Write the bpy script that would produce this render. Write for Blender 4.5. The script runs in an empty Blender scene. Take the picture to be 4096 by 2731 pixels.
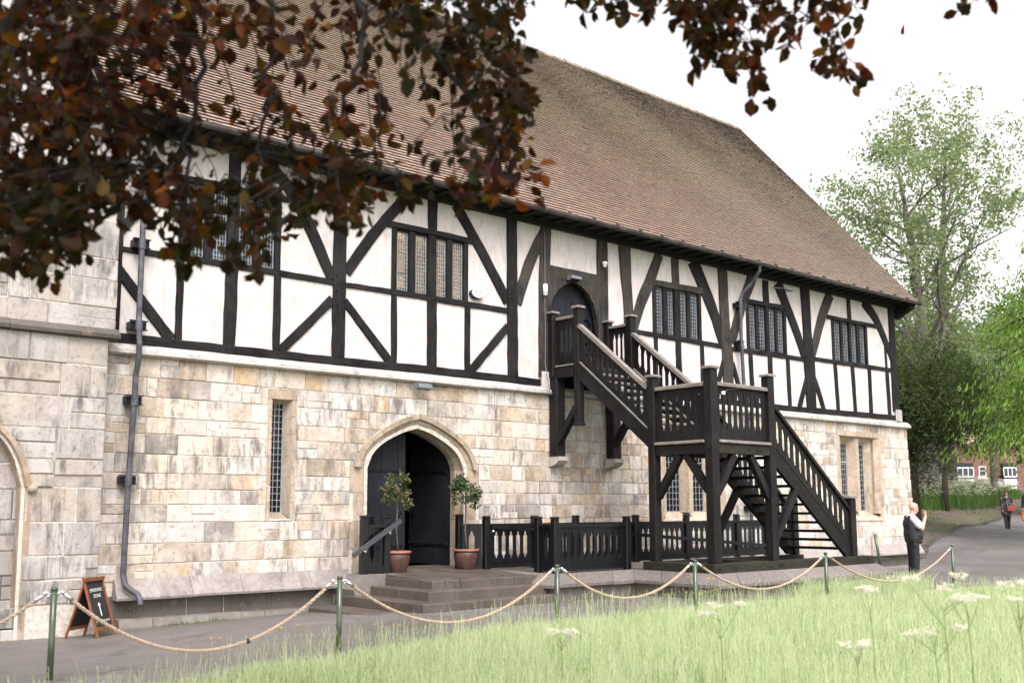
import bpy, bmesh, math, random
import numpy as np
from mathutils import Vector, Matrix, Euler
random.seed(11); RNG = np.random.default_rng(7)
SC = bpy.context.scene
COL = SC.collection
R = math.radians

# ------------------------------------------------------------------ objects
def tag(o, label=None, cat=None, group=None, kind=None):
    if label: o['label'] = label
    if cat: o['category'] = cat
    if group: o['group'] = group
    if kind: o['kind'] = kind
    return o
def thing(name, label, cat, loc=(0, 0, 0), rz=0, group=None):
    o = bpy.data.objects.new(name, None); COL.objects.link(o)
    o.location = loc; o.rotation_euler = (0, 0, rz); o.empty_display_size = .2
    return tag(o, label, cat, group)
def root_of(o):
    while o.parent: o = o.parent
    return o
def link_mesh(name, me, mat, parent=None, smooth=False):
    for m in (mat if isinstance(mat, (list, tuple)) else [mat]): me.materials.append(m)
    if smooth: me.polygons.foreach_set('use_smooth', [True] * len(me.polygons))
    o = bpy.data.objects.new(name, me); COL.objects.link(o)
    if parent: o.parent = parent
    return o
def copy_tree(o, parent=None):
    c = o.copy(); COL.objects.link(c); c.parent = parent
    for ch in list(o.children): copy_tree(ch, c)
    return c
def fast(name, V, F, mat, parent=None, smooth=False):
    """V (n,3) array, F (m,k) index array -> object; coordinates already local"""
    V = np.asarray(V, np.float32); F = np.asarray(F, np.int32); k = F.shape[1]
    me = bpy.data.meshes.new(name)
    me.vertices.add(len(V)); me.vertices.foreach_set('co', V.ravel())
    me.loops.add(F.size); me.loops.foreach_set('vertex_index', F.ravel())
    me.polygons.add(len(F)); me.polygons.foreach_set('loop_start', np.arange(0, F.size, k, dtype=np.int32))
    me.polygons.foreach_set('loop_total', np.full(len(F), k, np.int32))
    me.update(calc_edges=True); me.validate()
    return link_mesh(name, me, mat, parent, smooth)

class MB:
    """collects shapes and links them as ONE mesh object"""
    def __init__(s): s.v = []; s.f = []; s.m = []; s.mi = 0
    def add(s, vs, fs):
        n = len(s.v); s.v += [tuple(map(float, v)) for v in vs]
        s.f += [tuple(i + n for i in f) for f in fs]; s.m += [s.mi] * len(fs); return s
    def box(s, x0, x1, y0, y1, z0, z1):
        return s.add([(x0, y0, z0), (x1, y0, z0), (x1, y1, z0), (x0, y1, z0), (x0, y0, z1), (x1, y0, z1), (x1, y1, z1), (x0, y1, z1)],
            [(0, 3, 2, 1), (4, 5, 6, 7), (0, 1, 5, 4), (1, 2, 6, 5), (2, 3, 7, 6), (3, 0, 4, 7)])
    def cbox(s, x0, x1, y0, y1, z0, z1, c=.008):
        """box with chamfered vertical edges and top"""
        p = [(x0 + c, y0), (x1 - c, y0), (x1, y0 + c), (x1, y1 - c), (x1 - c, y1), (x0 + c, y1), (x0, y1 - c), (x0, y0 + c)]
        cx, cy = (x0 + x1) / 2, (y0 + y1) / 2
        q = [(cx + (x - cx) * (1 - 2 * c / (x1 - x0)), cy + (y - cy) * (1 - 2 * c / (y1 - y0))) for x, y in p]
        vs = [(x, y, z0) for x, y in p] + [(x, y, z1 - c) for x, y in p] + [(x, y, z1) for x, y in q]
        fs = [tuple(range(7, -1, -1)), tuple(range(16, 24))]
        for r in (0, 8):
            for i in range(8): j = (i + 1) % 8; fs.append((r + i, r + j, r + 8 + j, r + 8 + i))
        return s.add(vs, fs)
    def bar(s, a, b, w, h, up=(0, 0, 1)):
        """rectangular bar between two points; h along up, w across"""
        a = Vector(a); b = Vector(b); d = (b - a).normalized(); u = Vector(up)
        sd = d.cross(u).normalized(); u = sd.cross(d).normalized()
        vs = []
        for p in (a, b):
            for i, j in ((-1, -1), (1, -1), (1, 1), (-1, 1)): vs.append(p + sd * (w / 2 * i) + u * (h / 2 * j))
        return s.add(vs, [(3, 2, 1, 0), (4, 5, 6, 7)] + [(i, (i + 1) % 4, 4 + (i + 1) % 4, 4 + i) for i in range(4)])
    def prism(s, poly, o, u, v, n, t):
        """2-D polygon in the frame (o,u,v) extruded t along n"""
        o = Vector(o); u = Vector(u); v = Vector(v); n = Vector(n); k = len(poly)
        A = [o + u * x + v * y for x, y in poly]; B = [p + n * t for p in A]
        fs = [tuple(range(k)), tuple(range(2 * k - 1, k - 1, -1))] + [((i + 1) % k, i, k + i, k + (i + 1) % k) for i in range(k)]
        return s.add(A + B, fs)
    def tube(s, pts, r, n=8, cap=True):
        pts = [Vector(p) for p in pts]; k = len(pts)
        rs = r if isinstance(r, (list, tuple)) else [r] * k
        vs = []; fs = []; ref = None
        for i, p in enumerate(pts):
            d = (pts[min(i + 1, k - 1)] - pts[max(i - 1, 0)])
            d = d.normalized() if d.length > 1e-9 else Vector((0, 0, 1))
            if ref is None:
                ref = d.cross(Vector((0, 0, 1)))
                if ref.length < .05: ref = d.cross(Vector((1, 0, 0)))
            a = (ref - d * ref.dot(d)).normalized(); b = d.cross(a); ref = a
            for j in range(n):
                t = 2 * math.pi * j / n; vs.append(p + (a * math.cos(t) + b * math.sin(t)) * rs[i])
        for i in range(k - 1):
            for j in range(n):
                q = (j + 1) % n; fs.append((i * n + j, i * n + q, (i + 1) * n + q, (i + 1) * n + j))
        if cap: fs += [tuple(range(n - 1, -1, -1)), tuple(range((k - 1) * n, k * n))]
        return s.add(vs, fs)
    def lathe(s, prof, c=(0, 0, 0), n=24):
        c = Vector(c); vs = []; fs = []; k = len(prof)
        for r, z in prof:
            for j in range(n):
                t = 2 * math.pi * j / n; vs.append((c.x + r * math.cos(t), c.y + r * math.sin(t), c.z + z))
        for i in range(k - 1):
            for j in range(n):
                q = (j + 1) % n; fs.append((i * n + j, i * n + q, (i + 1) * n + q, (i + 1) * n + j))
        return s.add(vs, fs)
    def ball(s, c, rx, ry=None, rz=None, n=12, m=8, rot=None):
        ry = ry or rx; rz = rz or rx; c = Vector(c); vs = []; fs = []
        for i in range(m + 1):
            ph = math.pi * i / m
            for j in range(n):
                t = 2 * math.pi * j / n
                v = Vector((rx * math.sin(ph) * math.cos(t), ry * math.sin(ph) * math.sin(t), -rz * math.cos(ph)))
                if rot: v = rot @ v
                vs.append(c + v)
        for i in range(m):
            for j in range(n):
                q = (j + 1) % n; fs.append((i * n + j, i * n + q, (i + 1) * n + q, (i + 1) * n + j))
        return s.add(vs, fs)
    def quad(s, *p): return s.add(p, [tuple(range(len(p)))])
    def build(s, name, mat, parent=None, smooth=False, local=False, tri=False):
        off = Vector((0, 0, 0))
        if parent and not local: off = root_of(parent).location
        me = bpy.data.meshes.new(name)
        me.from_pydata([(v[0] - off.x, v[1] - off.y, v[2] - off.z) for v in s.v], [], s.f)
        o = link_mesh(name, me, mat, parent, smooth)
        if isinstance(mat, (list, tuple)): me.polygons.foreach_set('material_index', s.m)
        me.update(); return o

# ------------------------------------------------------------------ materials
class NT:
    def __init__(s, name):
        s.mat = bpy.data.materials.new(name); s.mat.use_nodes = True
        s.t = s.mat.node_tree; s.b = s.t.nodes['Principled BSDF']; s.out = s.t.nodes['Material Output']
    def n(s, typ, **kw):
        o = s.t.nodes.new(typ)
        for k, v in kw.items():
            if k in o.inputs.keys(): o.inputs[k].default_value = v
            else: setattr(o, k, v)
        return o
    def l(s, a, b): s.t.links.new(a, b)
    def coord(s, scale=(1, 1, 1), kind='Object'):
        c = s.n('ShaderNodeTexCoord'); m = s.n('ShaderNodeMapping'); m.inputs['Scale'].default_value = scale
        s.l(c.outputs[kind], m.inputs[0]); return m.outputs[0]
    def noise(s, vec, scale, detail=4, rough=.6, dist=0):
        o = s.n('ShaderNodeTexNoise'); o.inputs['Scale'].default_value = scale; o.inputs['Detail'].default_value = detail
        o.inputs['Roughness'].default_value = rough; o.inputs['Distortion'].default_value = dist; s.l(vec, o.inputs['Vector']); return o.outputs['Fac']
    def ramp(s, fac, stops, interp='LINEAR'):
        o = s.n('ShaderNodeValToRGB'); cr = o.color_ramp; cr.interpolation = interp
        while len(cr.elements) < len(stops): cr.elements.new(.5)
        for e, (p, c) in zip(cr.elements, stops):
            e.position = p; e.color = (*c, 1) if len(c) == 3 else c
        s.l(fac, o.inputs[0]); return o.outputs[0]
    def mix(s, fac, a, b, mode='MIX'):
        o = s.n('ShaderNodeMixRGB', blend_type=mode)
        for i, v in enumerate((fac, a, b)):
            if isinstance(v, (int, float)): o.inputs[i].default_value = v if i == 0 else (v, v, v, 1)
            elif isinstance(v, tuple): o.inputs[i].default_value = (*v, 1)
            else: s.l(v, o.inputs[i])
        return o.outputs[0]
    def island(s): return s.n('ShaderNodeNewGeometry').outputs['Random Per Island']
    def math(s, op, a, b=0):
        o = s.n('ShaderNodeMath', operation=op)
        for i, v in enumerate((a, b)):
            if isinstance(v, (int, float)): o.inputs[i].default_value = v
            else: s.l(v, o.inputs[i])
        return o.outputs[0]
    def bump(s, h, strength=.3, dist=.02):
        o = s.n('ShaderNodeBump'); o.inputs['Strength'].default_value = strength; o.inputs['Distance'].default_value = dist
        s.l(h, o.inputs['Height']); s.l(o.outputs[0], s.b.inputs['Normal'])
    def base(s, c, rough=.8, metal=0, spec=None):
        if isinstance(c, tuple): s.b.inputs['Base Color'].default_value = (*c, 1)
        else: s.l(c, s.b.inputs['Base Color'])
        if isinstance(rough, (int, float)): s.b.inputs['Roughness'].default_value = rough
        else: s.l(rough, s.b.inputs['Roughness'])
        s.b.inputs['Metallic'].default_value = metal
        if spec is not None: s.b.inputs['Specular IOR Level'].default_value = spec
        return s.mat

BW = ((0, 0, 0), (1, 1, 1))
def m_plain(name, c, rough=.7, metal=0, var=.25, scale=6, spec=None):
    t = NT(name); v = t.coord(); f = t.noise(v, scale, 5)
    a = tuple(x * (1 - var) for x in c); b = tuple(min(1, x * (1 + var)) for x in c)
    return t.base(t.ramp(f, [(.3, a), (.7, b)]), rough, metal, spec)

def m_stone(name, pal, dirt=.5, dark=(.12, .11, .1), bump=.5, lite=(.66, .60, .535), spots=()):
    """ashlar: each block its own tone, blotched, pitted and stained"""
    t = NT(name); v = t.coord(); r = t.island()
    col = t.ramp(r, pal)
    big = t.noise(v, 1.1, 6, .65, .4)
    off = t.n('ShaderNodeVectorMath', operation='ADD'); cmb = t.n('ShaderNodeCombineXYZ')
    t.l(t.math('MULTIPLY', r, 37.0), cmb.inputs[0]); t.l(t.math('MULTIPLY', r, 91.0), cmb.inputs[2])
    t.l(v, off.inputs[0]); t.l(cmb.outputs[0], off.inputs[1]); vb = off.outputs[0]
    blot = t.noise(vb, 3.4, 6, .7, .8)
    col = t.mix(t.ramp(blot, [(.44, (0, 0, 0)), (.58, (1, 1, 1))]), col, t.mix(.45, col, lite))
    col = t.mix(t.math('MULTIPLY', t.ramp(t.noise(vb, 5.5, 7, .75, 1.2), [(.56, (0, 0, 0)), (.64, (1, 1, 1))]), .55), col, (.34, .25, .16))
    w1 = t.noise(t.coord((1, 1, .6)), .8, 6, .65, .6); w2 = t.noise(t.coord((1.3, 1, .8)), 1.5, 7, .7, 1.0)   # weathering that runs across the joints
    col = t.mix(t.math('MULTIPLY', t.ramp(w1, [(.52, (0, 0, 0)), (.62, (1, 1, 1))]), .42), col, tuple(x * .45 for x in lite))
    col = t.mix(t.math('MULTIPLY', t.ramp(w2, [(.54, (0, 0, 0)), (.62, (1, 1, 1))]), .38), col, tuple(min(.8, x * 1.06 + .02) for x in lite))
    m = t.n('ShaderNodeMapping'); m.inputs['Scale'].default_value = (3.2, 3.2, .55); t.l(vb, m.inputs[0])
    drip = t.noise(m.outputs[0], 2.0, 6, .7, .5)
    g = t.ramp(big, [(.44, (0, 0, 0)), (.60, (1, 1, 1))]); h = t.ramp(drip, [(.46, (0, 0, 0)), (.60, (1, 1, 1))])
    col = t.mix(t.math('MULTIPLY', t.mix(1, g, h, 'MULTIPLY'), dirt), col, dark)
    for (sx_, sz_, rx_, rz_, amt) in spots:              # old damp stains at known places on the wall
        sp = t.n('ShaderNodeSeparateXYZ'); t.l(v, sp.inputs[0])
        ex = t.math('POWER', t.math('DIVIDE', t.math('SUBTRACT', sp.outputs[0], sx_), rx_), 2); ez = t.math('POWER', t.math('DIVIDE', t.math('SUBTRACT', sp.outputs[2], sz_), rz_), 2)
        msk = t.math('SUBTRACT', t.math('ADD', 1.15, t.math('MULTIPLY', t.math('SUBTRACT', drip, .5), 3.2)), t.math('ADD', ex, ez))
        col = t.mix(t.math('MULTIPLY', t.ramp(msk, [(.45, (0, 0, 0)), (.85, (1, 1, 1))]), amt), col, t.mix(.35, col, dark))
    pit = t.noise(vb, 16, 6, .8, .6)
    col = t.mix(t.math('MULTIPLY', t.ramp(pit, [(.55, (0, 0, 0)), (.64, (1, 1, 1))]), .75), col, (.15, .13, .115))
    fine = t.noise(v, 60, 4, .7)
    col = t.mix(.35, col, t.ramp(fine, [(.3, (.55, .55, .55)), (.7, (1.0, 1.0, 1.0))]), 'MULTIPLY')
    t.bump(t.mix(.5, pit, blot), bump, .03)
    return t.base(col, .92)

CREAM = [(0, (0.574, 0.510, 0.436)), (.10, (0.675, 0.629, 0.565)), (.22, (0.457, 0.420, 0.374)), (.32, (0.632, 0.559, 0.467)), (.42, (0.432, 0.340, 0.248)), (.50, (0.696, 0.659, 0.605)),
         (.60, (0.511, 0.420, 0.319)), (.68, (0.357, 0.330, 0.303)), (.76, (0.637, 0.600, 0.554)), (.84, (0.545, 0.380, 0.215)), (.90, (0.237, 0.215, 0.193)), (.95, (0.489, 0.360, 0.222)), (1, (0.614, 0.549, 0.467))]
M_STONE = m_stone('ashlar_limestone', CREAM, .85, spots=[(5.6 - 5.3, 2.6, .75, 1.8, .85), (14.9 - 5.3, 3.0, 1.0, 1.3, .8), (8.8 - 5.3, 2.5, 1.1, .75, .5), (13.0 - 5.3, 1.6, 1.5, .9, .4), (6.8 - 5.3, 3.5, .9, .4, .45), (26.8 - 5.3, 2.4, .9, 1.1, .4)])
M_STONE2 = m_stone('large_limestone', [(0, (.4081, .3787, .3428)), (.25, (.4968, .4600, .4169)), (.45, (.3194, .2976, .2780)), (.6, (.4435, .3787, .3058)), (.8, (.3725, .3472, .3243)), (1, (.4612, .4329, .3891))], .95, lite=(.4612, .4284, .3891), spots=[(2.3, 5.2, 2.6, .8, .9), (2.2, .4, 1.6, .6, .5), (2.4, 3.75, 1.2, .3, .5), (.5, 1.8, 1.0, 1.4, .6)])
M_DRESS = m_stone('dressed_stone', [(0, (.4042, .3096, .2107)), (.3, (.4644, .3698, .2666)), (.6, (.3268, .2408, .1591)), (1, (.4730, .3956, .3096))], .55, lite=(.4988, .4214, .3268))
M_PALE = m_stone('pale_weathering_stone', [(0, (.50, .465, .43)), (.5, (.42, .39, .36)), (1, (.54, .50, .455))], .5, bump=.3, lite=(.54, .50, .455))
M_KERB = m_stone('kerb_stone', [(0, (.1584, .1386, .1188)), (.5, (.2138, .1901, .1624)), (1, (.1267, .1148, .0990))], .6, bump=.4, lite=(.2218, .1980, .1663))
M_WEATH = m_stone('plinth_weathering', [(0, (.3100, .2821, .2573)), (.5, (.2402, .2170, .1984)), (1, (.3642, .3317, .3023))], .6, bump=.3, lite=(.3642, .3317, .3023))
M_MORTAR = m_plain('lime_mortar', (.50, .45, .385), .95, var=.35, scale=14)
M_PLINTH = m_stone('grey_plinth_stone', [(0, (.0840, .0735, .0609)), (.5, (.1134, .0987, .0819)), (1, (.0630, .0567, .0462))], .7, bump=.5, lite=(.1092, .0966, .0798))
def m_cope(name):
    t = NT(name); v = t.coord((5, 5, 1.2)); r = t.island()
    f = t.noise(v, 4, 7, .7, 1); g = t.noise(t.coord(), 26, 5, .75)
    col = t.mix(.5, t.ramp(f, [(.3, (0.0625, 0.0537, 0.0475)), (.55, (0.1438, 0.1263, 0.1125)), (.75, (0.2750, 0.2463, 0.2213))]), t.ramp(r, [(0, (0.1187, 0.1038, 0.0925)), (.5, (0.2000, 0.1762, 0.1575)), (1, (0.1000, 0.0875, 0.0788))]))
    col = t.mix(t.ramp(g, [(.6, (0, 0, 0)), (.68, (1, 1, 1))]), col, (.34, .31, .29)); t.bump(f, .5, .02)
    return t.base(col, .8)
M_COPE = m_cope('weathered_coping')
def m_step(name):
    t = NT(name); v = t.coord(); f = t.noise(v, 2.5, 7, .7, .6); g = t.noise(t.coord((9, 9, 1)), 3, 6, .7)
    col = t.mix(.45, t.ramp(f, [(.3, (0.0500, 0.0387, 0.0312)), (.7, (0.1187, 0.0950, 0.0762))]), t.ramp(g, [(.35, (0.0375, 0.0312, 0.0250)), (.7, (0.1313, 0.1100, 0.0887))]))
    t.bump(t.noise(v, 40, 4, .7), .25, .01)
    return t.base(col, t.ramp(f, [(.4, (0.3500, 0.3500, 0.3500)), (.65, (0.7500, 0.7500, 0.7500))]), spec=.5)
M_STEP = m_step('wet_sandstone')
def m_plaster():
    t = NT('lime_plaster'); v = t.coord(); f = t.noise(v, 1.3, 6, .6, .3); g = t.noise(t.coord((2, 2, .5)), 5, 6, .7); h = t.noise(v, 45, 4, .6)
    col = t.ramp(f, [(.3, (.525, .478, .45)), (.7, (.60, .553, .527))])
    col = t.mix(t.math('MULTIPLY', t.ramp(g, [(.46, (0, 0, 0)), (.66, (1, 1, 1))]), .8), col, (.40, .36, .325))
    t.bump(t.mix(.5, h, t.noise(v, 9, 4, .6)), .25, .012); return t.base(col, .9)
M_PLASTER = m_plaster()
def m_wood(name, dark, light, amt=.62, rough=.75, axis=(14, 14, 1.6)):
    t = NT(name); v = t.coord(axis); r = t.island()
    f = t.noise(v, 2.4, 8, .72, .7); g = t.noise(t.coord(), 1.5, 4, .6); k = t.noise(v, 9, 6, .8)
    col = t.ramp(t.mix(.35, f, g), [(amt - .2, dark), (amt, tuple((a + b) / 2 for a, b in zip(dark, light))), (amt + .16, light)])
    col = t.mix(.4, col, t.ramp(k, [(.35, (.35, .35, .35)), (.65, (1, 1, 1))]), 'MULTIPLY')
    t.bump(t.mix(.5, f, k), .55, .012); return t.base(col, rough, spec=.2)
M_TIMBER = m_wood('black_oak', (.0040, .0034, .0040), (.0527, .0477, .0459), .62)
M_TIMBER_H = m_wood('black_oak_beam', (.0040, .0034, .0040), (.0546, .0496, .0471), .62, axis=(.9920, 8.6800, 8.6800))
M_TIMBER_G = m_wood('weathered_oak', (.0101, .0083, .0076), (.1044, .0878, .0742), .55, axis=(8.6400, 8.6400, 1.2960))
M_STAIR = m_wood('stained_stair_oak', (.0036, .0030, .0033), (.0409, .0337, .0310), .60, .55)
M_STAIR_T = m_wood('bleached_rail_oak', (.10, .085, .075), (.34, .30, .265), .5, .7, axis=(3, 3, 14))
M_STAIR_B = m_wood('mossy_oak', (.0075, .0064, .0060), (.0638, .0585, .0375), .57, .65, axis=(2.2500, 2.2500, 6.7500))
M_BLACK = m_plain('black_paint', (.0049, .0052, .0070), .28, var=.4, scale=9, spec=.5)
M_RAIL = m_plain('grey_black_rail_paint', (.045, .047, .054), .35, var=.2, spec=.6)
M_DOOR = m_wood('slate_black_door', (.0088, .0100, .0136), (.0320, .0360, .0464), .58, .55)
M_IRON = m_plain('black_iron', (.012, .012, .014), .45, .6, .3, 20)
M_LEADP = m_plain('leaded_pipe', (.075, .075, .088), .5, .3, .5, 7)
M_GUTTER = m_plain('rusty_gutter', (.0855, .0741, .0703), .55, .3, .6, 3)
M_LEAD = m_plain('lead_cames', (.27, .30, .32), .5, .2, .2)
M_CHROME = m_plain('polished_steel', (.72, .72, .74), .18, 1, .05)
M_SOFFIT = m_plain('dark_soffit', (.0072, .0066, .0060), .9)
def m_glass():
    t = NT('window_glass'); gl = t.n('ShaderNodeBsdfGlossy'); gl.inputs['Roughness'].default_value = .03
    tr = t.n('ShaderNodeBsdfTransparent'); tr.inputs[0].default_value = (.80, .86, .84, 1)
    fr = t.n('ShaderNodeFresnel'); fr.inputs['IOR'].default_value = 1.6
    bp = t.n('ShaderNodeBump'); bp.inputs['Strength'].default_value = .12; bp.inputs['Distance'].default_value = .02
    t.l(t.noise(t.coord(), 7, 3), bp.inputs['Height']); t.l(bp.outputs[0], gl.inputs['Normal']); t.l(bp.outputs[0], fr.inputs['Normal'])
    mx = t.n('ShaderNodeMixShader'); t.l(fr.outputs[0], mx.inputs[0]); t.l(tr.outputs[0], mx.inputs[1]); t.l(gl.outputs[0], mx.inputs[2])
    t.l(mx.outputs[0], t.out.inputs['Surface']); return t.mat
M_GLASS = m_glass()
def m_tile():
    t = NT('clay_roof_tile'); v = t.coord(); r = t.island(); big = t.noise(v, .22, 5, .6, .5); mid = t.noise(v, 1.6, 6, .7, .6); fine = t.noise(v, 18, 5, .75)
    a = t.ramp(r, [(0, (0.309, 0.198, 0.148)), (.2, (0.376, 0.244, 0.180)), (.38, (0.269, 0.198, 0.163)), (.5, (0.403, 0.271, 0.198)), (.62, (0.309, 0.238, 0.198)), (.75, (0.390, 0.251, 0.180)), (.88, (0.242, 0.188, 0.156)), (.95, (0.430, 0.330, 0.259)), (1, (0.329, 0.221, 0.165))])
    grey = t.ramp(r, [(0, (0.289, 0.238, 0.190)), (.3, (0.336, 0.264, 0.201)), (.5, (0.228, 0.191, 0.160)), (.7, (0.363, 0.264, 0.186)), (1, (0.282, 0.224, 0.178))])
    sx = t.n('ShaderNodeSeparateXYZ'); t.l(v, sx.inputs[0])
    gx = t.math('MULTIPLY', t.math('SUBTRACT', sx.outputs[0], 8.0), .055)
    fac = t.ramp(t.math('ADD', t.math('MULTIPLY', big, .9), t.math('SUBTRACT', gx, .35)), [(.25, (0, 0, 0)), (.8, (1, 1, 1))])
    col = t.mix(fac, a, grey)
    lz = t.math('MULTIPLY', t.math('SUBTRACT', sx.outputs[2], 4.2), .09)
    lich = t.ramp(t.math('ADD', t.math('MULTIPLY', mid, .8), t.math('SUBTRACT', lz, .25)), [(.58, (0, 0, 0)), (.80, (1, 1, 1))])
    col = t.mix(t.math('MULTIPLY', lich, .5), col, (.33, .28, .15))
    sp = t.ramp(t.noise(v, 7, 6, .75, .7), [(.60, (0, 0, 0)), (.68, (1, 1, 1))])
    col = t.mix(t.math('MULTIPLY', sp, .6), col, t.ramp(r, [(0, (.30, .19, .07)), (.5, (.36, .33, .28)), (1, (.42, .40, .37))]))
    col = t.mix(.4, col, t.ramp(fine, [(.3, (.6, .6, .6)), (.7, (1.15, 1.15, 1.15))]), 'MULTIPLY')
    t.bump(fine, .4, .006); return t.base(col, .85)
M_TILE = m_tile()
M_TEDGE = m_plain('shadow_line_tile_edge', (.058, .047, .042), .9, var=.6, scale=9)  # tile lips coloured dark so each course shows a painted shadow line
M_RIDGE = m_plain('mossy_ridge_tile', (.22, .185, .14), .9, var=.5, scale=5)
def m_tarmac():
    t = NT('old_tarmac'); v = t.coord(); big = t.noise(v, .35, 6, .6, .5); mid = t.noise(v, 2.2, 6, .7); fine = t.noise(v, 140, 3, .7)
    col = t.ramp(t.mix(.5, big, mid), [(.35, (.098, .087, .083)), (.55, (.142, .128, .121)), (.7, (.186, .170, .162))])
    col = t.mix(.5, col, t.ramp(fine, [(.3, (.55, .55, .55)), (.7, (1.25, 1.25, 1.25))]), 'MULTIPLY')
    vo = t.n('ShaderNodeTexVoronoi', feature='DISTANCE_TO_EDGE'); vo.inputs['Scale'].default_value = .42
    wv = t.n('ShaderNodeVectorMath', operation='ADD'); nz = t.n('ShaderNodeTexNoise'); nz.inputs['Scale'].default_value = 1.3; t.l(v, nz.inputs['Vector'])
    t.l(v, wv.inputs[0]); t.l(nz.outputs['Color'], wv.inputs[1]); t.l(wv.outputs[0], vo.inputs['Vector'])
    crack = t.math('MULTIPLY', t.ramp(vo.outputs['Distance'], [(0, (1, 1, 1)), (.012, (0, 0, 0))]), t.ramp(big, [(.45, (0, 0, 0)), (.6, (1, 1, 1))]))
    col = t.mix(t.math('MULTIPLY', crack, .75), col, (.03, .026, .024))
    sx = t.n('ShaderNodeSeparateXYZ'); t.l(v, sx.inputs[0])
    moss = t.ramp(t.math('ADD', t.math('MULTIPLY', t.math('SUBTRACT', sx.outputs[1], 13.6), .6), t.math('MULTIPLY', t.math('SUBTRACT', mid, .5), 2.2)), [(.55, (0, 0, 0)), (.9, (1, 1, 1))])
    near = t.math('LESS_THAN', sx.outputs[0], 20)
    col = t.mix(t.math('MULTIPLY', t.math('MULTIPLY', moss, near), .55), col, (.10, .10, .035))
    t.bump(fine, .35, .006); return t.base(col, t.ramp(big, [(.4, (.42, .42, .42)), (.6, (.75, .75, .75))]), spec=.45)
M_TARMAC = m_tarmac()
def m_soil(name, a, b, c):
    t = NT(name); v = t.coord(); f = t.noise(v, .6, 7, .65, .6); g = t.noise(v, 7, 6, .75)
    col = t.ramp(t.mix(.45, f, g), [(.40, a), (.50, b), (.58, c)]); t.bump(g, .6, .05); return t.base(col, .95)
M_SOIL = m_soil('bare_earth_and_turf', (.085, .060, .046), (.095, .070, .052), (.075, .10, .035))
M_TURF = m_soil('turf_soil', (.0750, .1125, .0375), (.1050, .1500, .0525), (.1275, .1800, .0675))
def m_leaf(name, stops, trans=.45, rough=.55, patch=None, tint=(1.2, 1.2, .7)):
    t = NT(name); r = t.island(); col = t.ramp(r, stops)
    if patch:
        f = t.noise(t.coord(), patch[0], 3, .6); col = t.mix(t.ramp(f, [(.42, (0, 0, 0)), (.62, (1, 1, 1))]), col, t.mix(.75, col, patch[1]))
    t.base(col, rough, spec=.2)
    tb = t.n('ShaderNodeBsdfTranslucent'); t.l(t.mix(1, col, tint, 'MULTIPLY'), tb.inputs[0])
    mx = t.n('ShaderNodeMixShader'); mx.inputs[0].default_value = trans
    t.l(t.b.outputs[0], mx.inputs[1]); t.l(tb.outputs[0], mx.inputs[2]); t.l(mx.outputs[0], t.out.inputs['Surface']); return t.mat
M_BEECH = m_leaf('copper_beech_leaf', [(0, (.012, .004, .003)), (.22, (.05, .011, .004)), (.38, (.014, .009, .003)), (.5, (.095, .020, .006)), (.60, (.022, .017, .004)), (.70, (.10, .030, .007)), (.79, (.010, .020, .004)), (.90, (.19, .042, .011)), (1, (.13, .085, .012))], .6, .62, (1.1, (.016, .020, .005)))
M_GRASS = m_leaf('meadow_grass', [(0, (.1289, .2226, .0753)), (.12, (.2380, .3441, .1413)), (.13, (.2479, .3441, .1507)), (.25, (.4657, .5810, .3275)), (.5, (.3598, .4841, .2480)), (.72, (.6034, .6777, .4465)), (.9, (.6774, .6992, .5159)), (1, (.7196, .6131, .4465))], .5, .6, (2.6, (.6138, .6885, .4664)), (1.1642, 1.1834, .9126))
M_STRAW = m_leaf('dry_straw', [(0, (.42, .34, .20)), (.5, (.56, .47, .31)), (1, (.62, .56, .42))], .4)
M_ASH = m_leaf('ash_leaf', [(0, (.135, .20, .10)), (.5, (.21, .285, .155)), (1, (.30, .36, .23))], .6)
M_MIDG = m_leaf('sycamore_leaf', [(0, (.0546, .1118, .0296)), (.5, (.0936, .1720, .0481)), (1, (.1404, .2322, .0740))], .5)
M_YEW = m_leaf('yew_needles', [(0, (.018, .034, .013)), (.5, (.040, .068, .025)), (.8, (.07, .105, .038)), (1, (.13, .15, .055))], .4, .6, (.8, (.085, .125, .045)))
M_LARCH = m_leaf('larch_needles', [(0, (.12, .24, .035)), (.5, (.19, .33, .06)), (1, (.28, .42, .10))], .5)
M_GREYG = m_leaf('pale_shrub_leaf', [(0, (.11, .17, .09)), (1, (.22, .29, .17))], .4)
M_BAY = m_leaf('potted_leaf', [(0, (.03, .055, .018)), (.4, (.055, .085, .03)), (.65, (.11, .12, .05)), (.85, (.22, .17, .09)), (1, (.34, .26, .16))], .3)
def m_bark(name, a, b, sc=9):
    t = NT(name); v = t.coord((2, 2, .7)); f = t.noise(v, sc, 7, .75, .8); t.bump(f, .8, .03)
    return t.base(t.ramp(f, [(.35, a), (.65, b)]), .9)
M_BARK = m_bark('grey_brown_bark', (.055, .045, .039), (.17, .148, .13))
M_BARK_D = m_bark('dark_bark', (.020, .014, .012), (.065, .045, .036))
M_BARK_B = m_bark('beech_bark', (.006, .005, .0045), (.022, .018, .016))
M_BAY2 = m_leaf('potted_leaf_green', [(0, (.02, .05, .018)), (.5, (.045, .09, .035)), (.8, (.09, .13, .06)), (.93, (.22, .19, .11)), (1, (.30, .25, .17))], .3)
M_STEM = m_plain('green_stem', (.13, .20, .06), .7)
def m_white(): 
    t = NT('white_blossom'); t.base((.80, .78, .66), .8); tb = t.n('ShaderNodeBsdfTranslucent'); tb.inputs[0].default_value = (.8, .78, .6, 1)
    mx = t.n('ShaderNodeMixShader'); mx.inputs[0].default_value = .35; t.l(t.b.outputs[0], mx.inputs[1]); t.l(tb.outputs[0], mx.inputs[2]); t.l(mx.outputs[0], t.out.inputs[0]); return t.mat
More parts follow.
